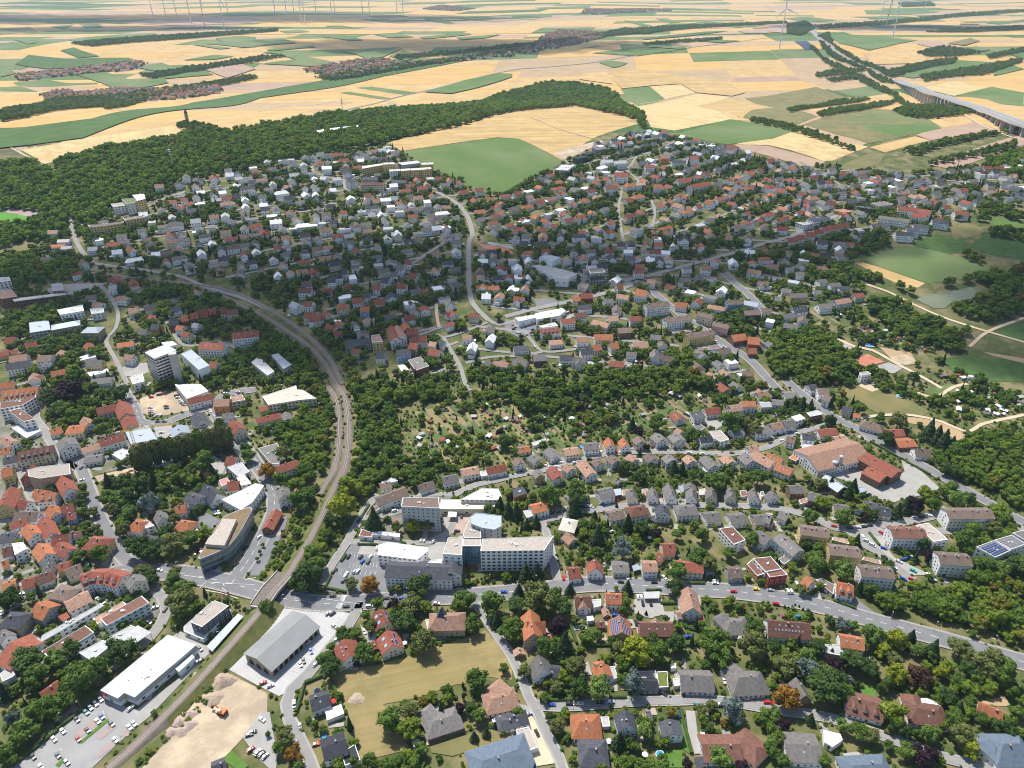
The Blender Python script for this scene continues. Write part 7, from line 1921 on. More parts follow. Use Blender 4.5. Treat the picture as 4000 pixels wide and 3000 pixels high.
def crown_mesh(name, seed, m, kind='round', leaves=950):
    r = np.random.RandomState(seed); V = []; Fc = []
    def quad(c, nrm, s):
        nrm = nrm/np.linalg.norm(nrm); a = np.cross(nrm, [.3, .5, .8]); a /= np.linalg.norm(a); b = np.cross(nrm, a); t = r.uniform(0, 6.28); a, b = a*math.cos(t)+b*math.sin(t), b*math.cos(t)-a*math.sin(t); i = len(V)
        V.extend([c+a*s, c+b*s*.7, c-a*s, c-b*s*.7]); Fc.append((i, i+1, i+2, i+3))
    if kind == 'round':
        lobes = [(np.zeros(3), .6)]+[(np.array([math.cos(a)*q*.66, math.sin(a)*q*.66, r.uniform(-.4, .45)]), r.uniform(.2, .40)) for a, q in [(r.uniform(0, 6.28), r.uniform(.55, 1.15)) for _ in range(15)]]+[(np.array([r.uniform(-.35, .35), r.uniform(-.35, .35), r.uniform(.42, .68)]), r.uniform(.22, .36)) for _ in range(4)]
        for c, q in lobes:
            mb = MB(); mb.ball(c, q*.84, n=7, m=5); o = len(V); V.extend([np.array(v)*(1+.1*r.uniform(-1, 1)) for v in mb.v]); Fc.extend([tuple(i+o for i in f) for f in mb.f])
        w = np.array([q*q for c, q in lobes]); w /= w.sum()
        for i in range(leaves):
            c, q = lobes[r.choice(len(lobes), p=w)]; u = r.normal(size=3); u /= np.linalg.norm(u)
            if u[2] < -.3: u[2] *= -1
            quad(c+u*q*r.uniform(.84, 1.2), u+r.normal(size=3)*.45, r.uniform(.055, .12))
    elif kind == 'cone':
        for i in range(leaves):
            f = r.uniform(0, 1)**.7; a = r.uniform(0, 6.28); lay = .88+.12*math.sin(f*34); rr = f*.8*lay*r.uniform(.75, 1.05); u = np.array([math.cos(a), math.sin(a), .35]); quad(np.array([math.cos(a)*rr, math.sin(a)*rr, 1.55-f*2.7-rr*.12]), u+r.normal(size=3)*.35, r.uniform(.06, .13))
        mb = MB(); mb.tube((0, 0, -1.1), (0, 0, 1.45), .58, .02, 8); o = len(V); V.extend([np.array(v) for v in mb.v]); Fc.extend([tuple(i+o for i in f) for f in mb.f])
    else:
        tall = 3.0 if kind == 'slim' else 1.9
        for i in range(leaves):
            f = r.uniform(-1, 1); a = r.uniform(0, 6.28); rr = math.sqrt(max(.02, 1-f*f))**.8*r.uniform(.7, 1.05)*(.9+.15*math.sin(f*9+a*2)); u = np.array([math.cos(a), math.sin(a), f*.6]); quad(np.array([math.cos(a)*rr, math.sin(a)*rr, f*tall]), u+r.normal(size=3)*.45, r.uniform(.10, .22))
        mb = MB(); mb.ball((0, 0, 0), .78, n=8, m=6, sz=tall*1.05); o = len(V); V.extend([np.array(v) for v in mb.v]); Fc.extend([tuple(i+o for i in f) for f in mb.f])
    return mesh_of(name, V, Fc, [m])
CR = {}
for k in 'gdlyYopkO': CR[k] = [crown_mesh('crown', 11*i+ord(k), LM[k]) for i in range(3 if k in 'gdO' else 1)]
CR['b'] = [crown_mesh('crown', 5*i+98, LM['b']) for i in range(2)]; CR['c'] = [crown_mesh('crown', 5*i+99, LM['c'], 'cone', 1100) for i in range(3)]
CR['s'] = [crown_mesh('crown', 3, LM['c'], 'slim', 300)]; CR['P'] = [crown_mesh('crown', 4+i, LM['O' if i else 'g'], 'tall', 800) for i in range(3)]
tk = MB(); tk.tube((0, 0, -1), (0, 0, 1.0), .09, .06, 7); tk.tube((0, 0, .7), (.32, .1, 1.5), .045, .02, 5); tk.tube((0, 0, .8), (-.28, .15, 1.5), .045, .02, 5); tk.tube((0, 0, .75), (.02, -.3, 1.45), .04, .02, 5); TRK = mesh_of('trunk', tk.v, tk.f, [BARK])
KN = {'g': ('mid-green broadleaf', 'broadleaf_tree'), 'd': ('dark green broadleaf', 'broadleaf_tree'), 'l': ('light green broadleaf', 'broadleaf_tree'), 'y': ('yellow-green broadleaf', 'broadleaf_tree'), 'Y': ('bright lime-yellow broadleaf', 'broadleaf_tree'), 'o': ('orange-leaved', 'broadleaf_tree'), 'p': ('dark purple-leaved', 'copper_beech_tree'),
      'b': ('blue-grey conifer', 'blue_conifer_tree'), 'c': ('dark green conifer', 'conifer_tree'), 'k': ('coppery brown', 'broadleaf_tree'), 'O': ('dull olive broadleaf', 'broadleaf_tree'), 's': ('slim dark cypress', 'cypress_tree'), 'P': ('tall narrow poplar', 'poplar_tree')}
T_ANCH = {'30': 'the supermarket', '31': 'the goods shed', '32': 'the meadow', '33': 'the brown skylit house', '20': 'the theatre', '21': 'the ward tower', '22': 'the ward tower', '23': 'the silos'}
T_WORD = {'30': 'west of the tracks', '31': 'around the meadow', '32': 'among the southern gardens', '33': 'on the wooded slope', '20': 'in the old-town gardens', '21': 'beside the hospital', '22': 'in the garden rows', '23': 'below the works'}
for tile, s in TREES.items():
    L = []
    for e in s.split(';'):
        u, v, r_, k = e.split(); u, v, r_ = float(u), float(v), float(r_)
        if r_ <= 0: continue
        p = GP(tile, u, v, 5); zc = (H0-Tz(*p)-5)*sP+math.hypot(0, p[1])*cP; rm = r_*.452*zc/F_; rm *= 1.1; hc = {'b': rm*1.1+.6, 'c': rm*1.15, 's': rm*2.6, 'P': rm*2.0}.get(k, rm*.95+.8); p = GP(tile, u, v, hc); L.append((p, rm, hc, k))
    a = GP(*ANCHOR[T_ANCH[tile]]); L.sort(key=lambda q: math.hypot(q[0][0]-a[0], q[0][1]-a[1])); num = {}
    for (p, rm, hc, k) in L:
        num[k] = num.get(k, 0)+1; z = Tz(*p)+.2; nm = KN[k]
        root = empty(nm[1], (p[0], p[1], z), f"{nm[0]} tree, {ordw(num[k])} such nearest {T_ANCH[tile]}, {T_WORD[tile]}"[:110], 'tree', 'trees '+T_WORD[tile])
        root['label'] = ' '.join(root['label'].split()[:16])
        root.rotation_euler = (0, 0, rng.uniform(0, 6.28))
        c = new_obj('crown', rng.choice(CR[k]), root, (0, 0, hc)); sx = rm*(1.12 if k in 'gdlyYopkOb' else 1.3 if k == 'c' else 1); sz = rm*({'b': 1.3, 'c': .92, 's': .85}.get(k, 1.0)); c.scale = (sx*rng.uniform(.92, 1.08), sx*rng.uniform(.92, 1.08), sz*rng.uniform(.9, 1.1))
        t_ = new_obj('trunk', TRK, root, (0, 0, 0)); t_.scale = (rm, rm, hc)
        mark([(p[0]-rm*.7, p[1]-rm*.7), (p[0]+rm*.7, p[1]-rm*.7), (p[0]+rm*.7, p[1]+rm*.7), (p[0]-rm*.7, p[1]+rm*.7)], 4)
def scatter_stuff(name, pts, meshes, mname, label):
    """one object: instances on points, sizes and turns carried by the points"""
    if not pts: return
    me = bpy.data.meshes.new(name+'_points'); me.from_pydata([p[:3] for p in pts], [], [])
    a = me.attributes.new('sc', 'FLOAT_VECTOR', 'POINT'); a.data.foreach_set('vector', [c for p in pts for c in p[3]])
    a = me.attributes.new('rt', 'FLOAT', 'POINT'); a.data.foreach_set('value', [p[4] for p in pts])
    o = new_obj(name, me); tag(o, label, kind='stuff')
    srcs = []
    for i, m in enumerate(meshes):
        s = bpy.data.objects.new(mname, m); COL.objects.link(s); q = pts[i]; s.location = q[:3]; s.scale = q[3]; tag(s, kind='stuff'); s.parent = o; srcs.append(s)
    ng = bpy.data.node_groups.new(name, 'GeometryNodeTree'); ng.interface.new_socket('Geometry', in_out='INPUT', socket_type='NodeSocketGeometry'); ng.interface.new_socket('Geometry', in_out='OUTPUT', socket_type='NodeSocketGeometry')
    N, L = ng.nodes, ng.links; gi, go_ = N.new('NodeGroupInput'), N.new('NodeGroupOutput'); iop = N.new('GeometryNodeInstanceOnPoints'); jn = N.new('GeometryNodeJoinGeometry')
    for s in srcs:
        oi = N.new('GeometryNodeObjectInfo'); oi.inputs['Object'].default_value = s; oi.inputs['As Instance'].default_value = True; L.new(oi.outputs['Geometry'], jn.inputs[0])
    L.new(gi.outputs[0], iop.inputs['Points']); L.new(jn.outputs[0], iop.inputs['Instance']); iop.inputs['Pick Instance'].default_value = True
    ri = N.new('FunctionNodeRandomValue'); ri.data_type = 'INT'; ri.inputs[4].default_value = 0; ri.inputs[5].default_value = len(srcs)-1; L.new(ri.outputs[2], iop.inputs['Instance Index'])
    na = N.new('GeometryNodeInputNamedAttribute'); na.data_type = 'FLOAT_VECTOR'; na.inputs[0].default_value = 'sc'; L.new(na.outputs[0], iop.inputs['Scale'])
    nb = N.new('GeometryNodeInputNamedAttribute'); nb.data_type = 'FLOAT'; nb.inputs[0].default_value = 'rt'; cx_ = N.new('ShaderNodeCombineXYZ'); L.new(nb.outputs[0], cx_.inputs[2]); e2 = N.new('FunctionNodeEulerToRotation'); L.new(cx_.outputs[0], e2.inputs[0]); L.new(e2.outputs[0], iop.inputs['Rotation'])
    L.new(iop.outputs[0], go_.inputs[0]); md = o.modifiers.new('scatter', 'NODES'); md.node_group = ng; return o
FW = [crown_mesh('crown', 200+i, LM['f'], leaves=520) for i in range(5)]; WW = [crown_mesh('crown', 300+i, LM['w'], leaves=700) for i in range(6)]; CW = [crown_mesh('crown', 400+i, LM['c'], 'cone', 500) for i in range(2)]
S = {'forest': [], 'belt': [], 'scrub': [], 'hedge': []}
for ln in MASS.strip().splitlines():
    t = ln.split(); k, sp, r0, r1 = t[0], float(t[1]), float(t[2]), float(t[3]); tile, pts = parse_pts(t[4:]); P = [GP(tile, u, v, 2.5 if k == 'scrub' else 6) for u, v in pts]
    xs = [p[0] for p in P]; ys = [p[1] for p in P]; gx_, gy_ = np.meshgrid(np.arange(min(xs), max(xs), sp), np.arange(min(ys), max(ys), sp)); gx_ = gx_+nrng.uniform(-.42, .42, gx_.shape)*sp; gy_ = gy_+nrng.uniform(-.42, .42, gy_.shape)*sp
    if gx_.size > 30000: gx_ = gx_[::2, ::2]; gy_ = gy_[::2, ::2]
    ok = inpoly(P, gx_, gy_)
    done = []
    for x, y in zip(gx_[ok].tolist(), gy_[ok].tolist()):
        o_ = occ(x, y); r_ = rng.triangular(r0*.7, r1*1.2, r0*1.1)
        if (o_ & 19) or (k in ('belt', 'forest') and o_ & 8) or (k in ('belt', 'scrub') and o_ & 4) or (k == 'belt' and not free_box(x, y, r_*.75, 17)): continue
        up = 0
        if k == 'scrub':
            if rng.random() < .18: continue
            q = min(range(0, len(L1), 2), key=lambda i: (L1[i].x-x)**2+(L1[i].y-y)**2); dd = math.hypot(L1[q].x-x, L1[q].y-y); up = max(0, z1[q]-Tz(L1[q].x, L1[q].y)-max(0, dd-2.4)/1.5)
        zc = Tz(x, y)+up+(r_*.9+1 if k != 'scrub' else r_*.45); S[k].append((x, y, zc, (r_*1.15, r_*1.15, r_*rng.uniform(.85, 1.15)), rng.uniform(0, 6.28))); done.append((x, y))
    for x, y in done: mark([(x-2, y-2), (x+2, y-2), (x+2, y+2), (x-2, y+2)], 4)
scatter_stuff('forest', S['forest'], FW, 'forest_canopy', 'broad green wood on the ridge behind the town')
scatter_stuff('woodland_belt', S['belt'], WW, 'woodland_canopy', 'dense green tree belts along the railway and slopes')
scatter_stuff('scrub', S['scrub'], [crown_mesh('crown', 500+i, LM['l' if i % 2 else 'y'], leaves=420) for i in range(4)], 'scrub_bush', 'low bushes on the railway embankment')
for (x, y, r_, q) in tree_pts: S['hedge'].append((x, y, Tz(x, y)+r_*.8, (r_*1.1, r_*1.1, r_), rng.uniform(0, 6.28)))
scatter_stuff('hedgerow_vegetation', S['hedge'], [crown_mesh('crown', 600+i, LM['w'], leaves=260) for i in range(4)], 'hedgerow_canopy', 'hedgerows and copses between the far fields')
# garden trees through the town, bushes in the near gardens
town = [GP('A', u, v) for (u, v) in ((0, 480), (250, 440), (430, 378), (700, 333), (835, 315), (940, 370), (1090, 420), (1240, 340), (1400, 283), (1640, 345), (1950, 378), (2212, 350), (2240, 440), (2060, 480), (1840, 560), (1830, 640), (1900, 720), (2212, 860), (2230, 1120), (2240, 1659), (1200, 1690), (660, 1690), (500, 1500), (0, 1690))]
xs = [p[0] for p in town]; ys = [p[1] for p in town]; gt, gb, gc = [], [], []
for sp, lo, hi, dst, keep, bits in ((5.8, 2.0, 4.6, gt, .72, 15), (3.4, .6, 1.5, gb, .5, 15)):
    gx_, gy_ = np.meshgrid(np.arange(min(xs), max(xs), sp), np.arange(min(ys), max(ys), sp)); gx_ = gx_+nrng.uniform(-.5, .5, gx_.shape)*sp; gy_ = gy_+nrng.uniform(-.5, .5, gy_.shape)*sp; ok = inpoly(town, gx_, gy_)
    for x, y in zip(gx_[ok].tolist(), gy_[ok].tolist()):
        if dst is gb and y > 620: continue
        o_ = occ(x, y)
        if o_ & (bits | 16): continue
        near = y < 560; r_ = rng.uniform(lo, hi)*(.8 if near and dst is gt else 1)
        kk = keep*(.5 if near and dst is gt else 1)*(.6+.8*(math.sin(x/31)*math.sin(y/27)+.5))
        if dst is gt and y > 560: kk *= .9
        if rng.random() > kk: continue
        if dst is gt and not free_box(x, y, 2.0, 17): continue
        if dst is gt and rng.random() < .10: gc.append((x, y, Tz(x, y)+r_*1.2, (r_*.9, r_*.9, r_*1.3), rng.uniform(0, 6.28)))
        else: dst.append((x, y, Tz(x, y)+r_*(.9 if dst is gt else .5)+.3, (r_*1.15, r_*1.15, r_), rng.uniform(0, 6.28)))
        mark([(x-1.5, y-1.5), (x+1.5, y-1.5), (x+1.5, y+1.5), (x-1.5, y+1.5)], 4)
scatter_stuff('garden_foliage', gt, WW, 'garden_canopy', 'small garden trees between the houses of the town')
scatter_stuff('garden_undergrowth', gb, [crown_mesh('crown', 700+i, LM['lgyw'[i]], leaves=300) for i in range(4)], 'garden_bush', 'low shrubs in the gardens')
scatter_stuff('garden_conifer_foliage', gc, CW, 'conifer_canopy', 'scattered dark garden conifers')
print('counts', {k: len(v) for k, v in S.items()}, len(gt), len(gb), len(gc), 'filler', nfill, 'listed', len(houses))
# ================================================================ CARS
PAINT = {'w': ('white', (.78, .78, .78)), 'g': ('silver', (.42, .43, .44)), 'k': ('black', (.02, .02, .023)), 'd': ('dark grey', (.09, .095, .10)), 'b': ('blue', (.02, .10, .45)), 'r': ('red', (.50, .015, .02)), 't': ('teal', (.02, .22, .25)), 'y': ('yellow', (.75, .48, .02)), 'p': ('purple-pink', (.4, .05, .25)), 'm': ('turquoise', (.02, .45, .30)), 'o': ('orange', (.65, .2, .02))}
def car_meshes(van):
    L_, W, Hh = (4.9, 1.95, 1.95) if van else (4.35, 1.8, 1.45); h = L_/2; w = W/2
    prof = [(-h, .35), (-h, .85), (-h*.93, 1.0), (h*.5, .98 if not van else 1.15), (h*.96, .80), (h, .55), (h, .32)] ; b = MB(); V = []
    for s in (-1, 1): V += [(x, s*w*(1 if .4 < z_ < .9 else .93), z_) for x, z_ in prof]
    n_ = len(prof); b.add(V, [(i, i+1, n_+i+1, n_+i) for i in range(n_-1)]+[tuple(reversed(range(n_))), tuple(range(n_, 2*n_)), (n_-1, 0, n_, 2*n_-1)])
    # cabin: lower ring, upper ring; roof belongs to the body
    lo = [(-h*.9, w*.9), (h*.42 if not van else h*.7, w*.9)]; up = [(-h*.68 if not van else -h*.86, w*.74), (h*.10 if not van else h*.42, w*.74)]
    zt = Hh; g = MB(); R1 = [(lo[0][0], -lo[0][1], .95), (lo[1][0], -lo[1][1], .95), (lo[1][0], lo[1][1], .95), (lo[0][0], lo[0][1], .95)]; R2 = [(up[0][0], -up[0][1], zt-.06), (up[1][0], -up[1][1], zt-.06), (up[1][0], up[1][1], zt-.06), (up[0][0], up[0][1], zt-.06)]
    g.add(R1+R2, [(0, 1, 5, 4), (1, 2, 6, 5), (2, 3, 7, 6), (3, 0, 4, 7), (4, 5, 6, 7)])
    b.add([(x*1.02, y*1.04, z_) for x, y, z_ in R2]+[(x*.95, y*.93, zt+.02) for x, y, z_ in R2], [(0, 1, 5, 4), (1, 2, 6, 5), (2, 3, 7, 6), (3, 0, 4, 7), (4, 5, 6, 7), (3, 2, 1, 0)])
    wh = MB(); wh.tube((0, -.1, 0), (0, .1, 0), .33, .33, 12); return b, g, wh, L_, W
CARM = {}; TYRE = mat('tyre_rubber', (.02, .02, .02)); LIGHT = mat('headlamp_glass', (.7, .7, .68), rough=.1, spec=.8)
hl_ = MB(); hl_.box((0, 0), (1, 0), .06, .18, 0, .14); HLM = mesh_of('headlight', hl_.v, hl_.f, [LIGHT])
for van in (0, 1):
    b, g, wh, L_, W = car_meshes(van); WHM = mesh_of('wheel', wh.v, wh.f, [TYRE])
    for k, (nm, c) in PAINT.items():
        m_ = mat('car_paint_'+nm.replace(' ', '_').replace('-', '_'), c, rough=.25, spec=.6); CARM[(van, k)] = (mesh_of('body', b.v, b.f, [m_]), mesh_of('car_window', g.v, g.f, [GLASS]), WHM, L_, W)
        a_ = MB(); a_.add(b.v, b.f, 0); a_.add(g.v, g.f, 1); CARM[(van, k, 'far')] = mesh_of('car', a_.v, a_.f, [m_, GLASS], a_.m)
plc = None; ncar = 0
for ln in CARS.strip().splitlines():
    if ln[0] == '@': place, tile, h0 = ln[2:].split('|'); h0 = float(h0); continue
    L = []
    for e in ln.split(';'):
        q = e.split(); u, v, col = float(q[0]), float(q[1]), q[2]; van = 'van' in q; hd = next((float(x) for x in q[3:] if x != 'van'), h0); L.append((GP(tile, u, v, .7), PX(tile, u, v), col, van, hd))
    L.sort(key=lambda c: c[1][0]); num = {}
    for p, (px_, py_), col, van, hd in L:
        z = max(Tz(*p)+.52, Tz(*p)); key = (col, van); num[key] = num.get(key, 0)+1; nm = 'van' if van else 'car'
        tot = sum(1 for c in L if (c[2], c[3]) == key); o_ = f", {ordw(num[key])} such from the left" if tot > 1 else ''
        lab = f"{PAINT[col][0]} {nm} {place}{o_}"
        if py_ > 2050:
            M_ = CARM[(int(van), col)]; r = empty(nm, (p[0], p[1], z), None, nm); r.rotation_euler = (0, 0, rad(hd)+rng.uniform(-.05, .05)); new_obj('body', M_[0], r); new_obj('car_window', M_[1], r)
            for sx in (-1, 1):
                for sy in (-1, 1): new_obj('wheel', M_[2], r, (sx*M_[3]*.31, sy*M_[4]*.46, .33))
            for sy in (-1, 1): new_obj('headlight', HLM, r, (M_[3]*.488, sy*.6, .62))
        else:
            r = new_obj(nm, CARM[(int(van), col, 'far')], None, (p[0], p[1], z)); r['category'] = nm; r.rotation_euler = (0, 0, rad(hd)+rng.uniform(-.05, .05))
        r['label'] = ' '.join(lab.split()[:16]); r['group'] = 'vehicles '+place; ncar += 1
# ================================================================ GARDEN SHEDS, POOLS, SMALL THINGS
sw, sr = MB(), MB(); gable_parts((-1.3, 0), (1.3, 0), 2.6, 2.1, 2.9, False, 0, sw, sr, ov=.2)
SW = [mesh_of('wall', sw.v, sw.f, [m]) for m in (mat('shed_timber', (.20, .12, .07), (.14, .085, .05), scale=2), mat('shed_green', (.08, .14, .07)), mat('shed_white', (.6, .6, .57)))]; SR = [mesh_of('roof', sr.v, sr.f, [m]) for m in (roofmat('r'), roofmat('g'), roofmat('l'), roofmat('w'))]
areas = [('21', ((1450, 200), (2200, 120), (2200, 620), (1700, 700), (1300, 560)), 26), ('22', ((0, 170), (500, 230), (1300, 100), (1700, 60), (1800, 260), (1300, 380), (700, 440), (0, 600)), 30), ('23', ((1500, 60), (2212, 60), (2212, 330), (1850, 330), (1450, 200)), 30), ('13', ((620, 1000), (1250, 1300), (1400, 1400), (1000, 1320), (600, 1100), (420, 1150), (440, 1080)), 22), ('12', ((300, 1480), (1500, 1440), (1500, 1520), (400, 1560)), 14), ('13', ((1400, 1600), (2150, 1659), (1900, 1640), (1500, 1560)), 8)]
SHEDS = []
for tile, pts, n_ in areas:
    P = [GP(tile, u, v) for u, v in pts]; k = 0; tries = 0
    while k < n_ and tries < 900:
        tries += 1; x, y = rng.uniform(min(p[0] for p in P), max(p[0] for p in P)), rng.uniform(min(p[1] for p in P), max(p[1] for p in P))
        if not inpoly(P, np.array([x]), np.array([y]))[0] or (occ(x, y) & 3): continue
        r = empty('garden_shed', (x, y, Tz(x, y)+.2), None, 'garden shed', 'sheds in the allotment gardens'); r.rotation_euler = (0, 0, rng.uniform(0, 3.14)); s = rng.uniform(.9, 1.6); r.scale = (s*rng.uniform(.9, 1.4), s, 1)
        wi_, ri_ = rng.randrange(3), rng.randrange(4); new_obj('wall', SW[wi_], r); new_obj('roof', SR[ri_], r); SHEDS.append((r, tile, ('timber', 'green', 'white')[wi_], ('red-brown', 'grey', 'light grey', 'white')[ri_])); k += 1
SA = {'21': 'the ward tower', '22': 'the ward tower', '23': 'the silos', '13': 'the pond', '12': 'the car dealer'}; sn = {}
for q in SHEDS: sn.setdefault(SA[q[1]], []).append(q)
for an_, L in sn.items():
    a = GP(*ANCHOR[an_]); L.sort(key=lambda q: math.hypot(q[0].location.x-a[0], q[0].location.y-a[1])); num = {}
    for r, tile, w_, f_ in L: num[(w_, f_)] = num.get((w_, f_), 0)+1; r['label'] = f"{w_} garden shed with {f_} roof, {ordw(num[(w_, f_)])} such nearest {an_}"
def disc_thing(name, tile, u, v, r_, h, rim, fill, lab, cat):
    p = GP(tile, u, v, h); r = empty(name, (p[0], p[1], Tz(*p)+.4), lab, cat); m_ = MB(); m_.tube((0, 0, -.3), (0, 0, h), r_, r_, 20); m_.build('rim', rim, r, loc=(0, 0, 0)); m_ = MB(); m_.tube((0, 0, h), (0, 0, h+.03), r_*.86, r_*.86, 20); m_.build('surface', fill, r, loc=(0, 0, 0))
POOL = mat('pool_water', (.03, .30, .48), rough=.06, spec=.6); BLU = mat('pool_rim_blue', (.03, .10, .38)); BLK = mat('trampoline_mat', (.02, .02, .022)); WHR = mat('pool_rim_white', (.7, .7, .7))
for a in (('trampoline', '31', 530, 995, 1.9, .7, BLU, BLK, 'round trampoline with a blue edge beside the slate-roofed house', 'trampoline'), ('paddling_pool', '31', 588, 1388, 1.5, .7, BLU, POOL, 'round blue paddling pool in the garden by the black-roofed house', 'pool'), ('trampoline', '32', 883, 715, 2.0, .8, BLK, BLK, 'round black trampoline on the dry lawn behind the hedge', 'trampoline'),
          ('trampoline', '32', 1458, 742, 1.7, .8, BLK, BLK, 'black trampoline under the trees beside the play garden', 'trampoline'), ('swimming_pool', '20', 1705, 900, 2.3, 1.0, WHR, POOL, 'round turquoise pool by the walled gardens', 'pool'), ('trampoline', '22', 662, 330, 1.8, .7, BLU, BLK, 'blue-edged trampoline in the allotments', 'trampoline'), ('swimming_pool', '32', 1280, 1545, 2.4, .6, WHR, POOL, 'round whirlpool on a white terrace at the lower edge', 'pool'),
          ('swimming_pool', '22', 605, 545, 2.2, .6, BLU, POOL, 'blue garden pool beside the grey-roofed house in the upper row', 'pool'), ('swimming_pool', '23', 1140, 105, 3, .8, WHR, POOL, 'round turquoise pool at the edge of the dry meadow', 'pool'), ('swimming_pool', '13', 880, 1325, 4.5, .3, WHR, mat('play_blue', (.03, .2, .5)), 'blue playground surface in the park', 'pool')): disc_thing(*a)
pm_ = MB(); pm_.tube((0, 0, 2.0), (0, 0, 2.7), 1.6, .05, 8); 
for tile, u, v, c, lab in (('32', 838, 1425, 'w', 'white parasol beside the dark hipped house'), ('31', 1282, 575, 'w', 'pale parasol beside the panelled red-brown house'), ('31', 668, 1078, 'r', 'red parasol in the garden of the slate-roofed house'), ('20', 195, 670, 'y', 'first yellow parasol on the old-town street'), ('20', 240, 672, 'y', 'second yellow parasol on the old-town street'), ('22', 1190, 1325, 'w', 'large white parasol in the gardens above the main road'), ('20', 1710, 1342, 'y', 'yellow parasol behind the glass office'), ('32', 1150, 1540, 'w', 'small white parasol at the lower edge')):
    p = GP(tile, u, v, 2.4); r = empty('parasol', (p[0], p[1], Tz(*p)+.3), lab, 'parasol'); m_ = MB(); m_.tube((0, 0, 0), (0, 0, 2.6), .04, .04, 5); m_.build('pole', FRAME, r, loc=(0, 0, 0)); new_obj('canopy', mesh_of('canopy', pm_.v, pm_.f, [mat('parasol_'+c, {'w': (.8, .8, .78), 'r': (.6, .05, .05), 'y': (.75, .55, .05)}[c])]), r)
# hedges near by
HM = mat('hedge_leaf', (.045, .085, .02), (.075, .125, .03), scale=1.4, detail=8, bump=1.0)
HEDGES = {'32': ((1155, 130, 1290, 128), (1280, 240, 1410, 240), (1395, 395, 1600, 480), (500, 420, 560, 590), (590, 610, 900, 600), (1470, 600, 1610, 600), (1455, 1160, 1550, 1540), (1660, 240, 1700, 470), (400, 1385, 730, 1380), (240, 1085, 520, 1075), (840, 1058, 990, 1055), (1530, 70, 1665, 70)), '30': ((500, 1330, 860, 1045), (100, 1659, 500, 1340), (900, 830, 960, 870)), '31': ((350, 1180, 420, 940), (420, 930, 620, 850), (1550, 590, 1800, 530), (600, 100, 650, 0), (610, 110, 780, 145), (650, 900, 740, 1130), (1800, 110, 1880, 60)), '22': ((760, 1190, 830, 1280), (570, 1135, 730, 1130), (930, 860, 1050, 860), (560, 1190, 330, 1210)), '21': ((735, 1540, 780, 1480), (655, 1645, 700, 1605), (880, 1205, 980, 1050), (880, 1390, 1050, 1395)), '23': ((120, 840, 310, 845), (880, 500, 1400, 790), (110, 1250, 280, 1245), (870, 1290, 960, 1400)), '33': ((560, 215, 760, 290), (1000, 1350, 1080, 1385))}
hn = 0
for tile, hs in HEDGES.items():
    for i, (u1, v1, u2, v2) in enumerate(hs):
        A, B = Vector(GP(tile, u1, v1)), Vector(GP(tile, u2, v2)); n_ = max(2, int((B-A).length/2.2)); d = (B-A).normalized(); nn = Vector((-d.y, d.x)); V = []; Fc = []; base = ((A+B)/2); z0 = Tz(base.x, base.y)
        for k in range(n_+1):
            p = A+(B-A)*k/n_; w = .75*rng.uniform(.85, 1.2); h = 1.7*rng.uniform(.85, 1.1); z = Tz(p.x, p.y)-z0
            for s, hh in ((-1, -.3), (-1.05, h*.8), (-.5, h), (.5, h), (1.05, h*.8), (1, -.3)): V.append((p.x-base.x+nn.x*s*w, p.y-base.y+nn.y*s*w, z+hh+.3))
        for k in range(n_): Fc += [(6*k+j, 6*k+j+1, 6*k+7+j, 6*k+6+j) for j in range(5)]
        Fc += [tuple(range(6)), tuple(reversed(range(6*n_, 6*n_+6)))]
        hn += 1; o = new_obj('hedge', mesh_of('hedge', V, [tuple(reversed(f)) for f in Fc], [HM]), None, (base.x, base.y, z0)); tag(o, f"clipped green hedge, {ordw(i+1)} along the gardens {T_WORD[tile]}", 'hedge', 'clipped garden hedges')
# allotment beds: strips of crops, joined
bm_ = MB(); bmt = [mat('bed_green', (.075, .115, .03), (.11, .145, .045), scale=.8), mat('bed_soil', (.22, .155, .095), (.27, .20, .13), scale=.8), mat('bed_straw', (.27, .22, .10), (.21, .18, .075), scale=.8), GM['t']]
for tile, pts, n_ in areas[:4]+[('22', ((0, 230), (560, 230), (560, 480), (0, 560)), 0)]:
    P = [GP(tile, u, v) for u, v in pts]
    for k in range(170):
        x, y = rng.uniform(min(p[0] for p in P), max(p[0] for p in P)), rng.uniform(min(p[1] for p in P), max(p[1] for p in P))
        if not inpoly(P, np.array([x]), np.array([y]))[0] or (occ(x, y) & 3): continue
        a = rad(-62 if rng.random() < .8 else 28); w, l = rng.uniform(1.5, 6), rng.uniform(12, 38); d = (math.cos(a), math.sin(a)); n2 = (-d[1], d[0]); Q_ = [(x+d[0]*s*l/2+n2[0]*t_*w/2, y+d[1]*s*l/2+n2[1]*t_*w/2) for s, t_ in ((-1, -1), (1, -1), (1, 1), (-1, 1))]
        bm_.add([(q[0], q[1], Tz(*q)+.36+.004*(k % 20)) for q in Q_], [(0, 1, 2, 3)], rng.choice((0, 0, 0, 1, 2, 2)))
tag(bm_.build('allotment_beds', bmt), 'narrow beds of crops and soil in the allotments', kind='stuff')
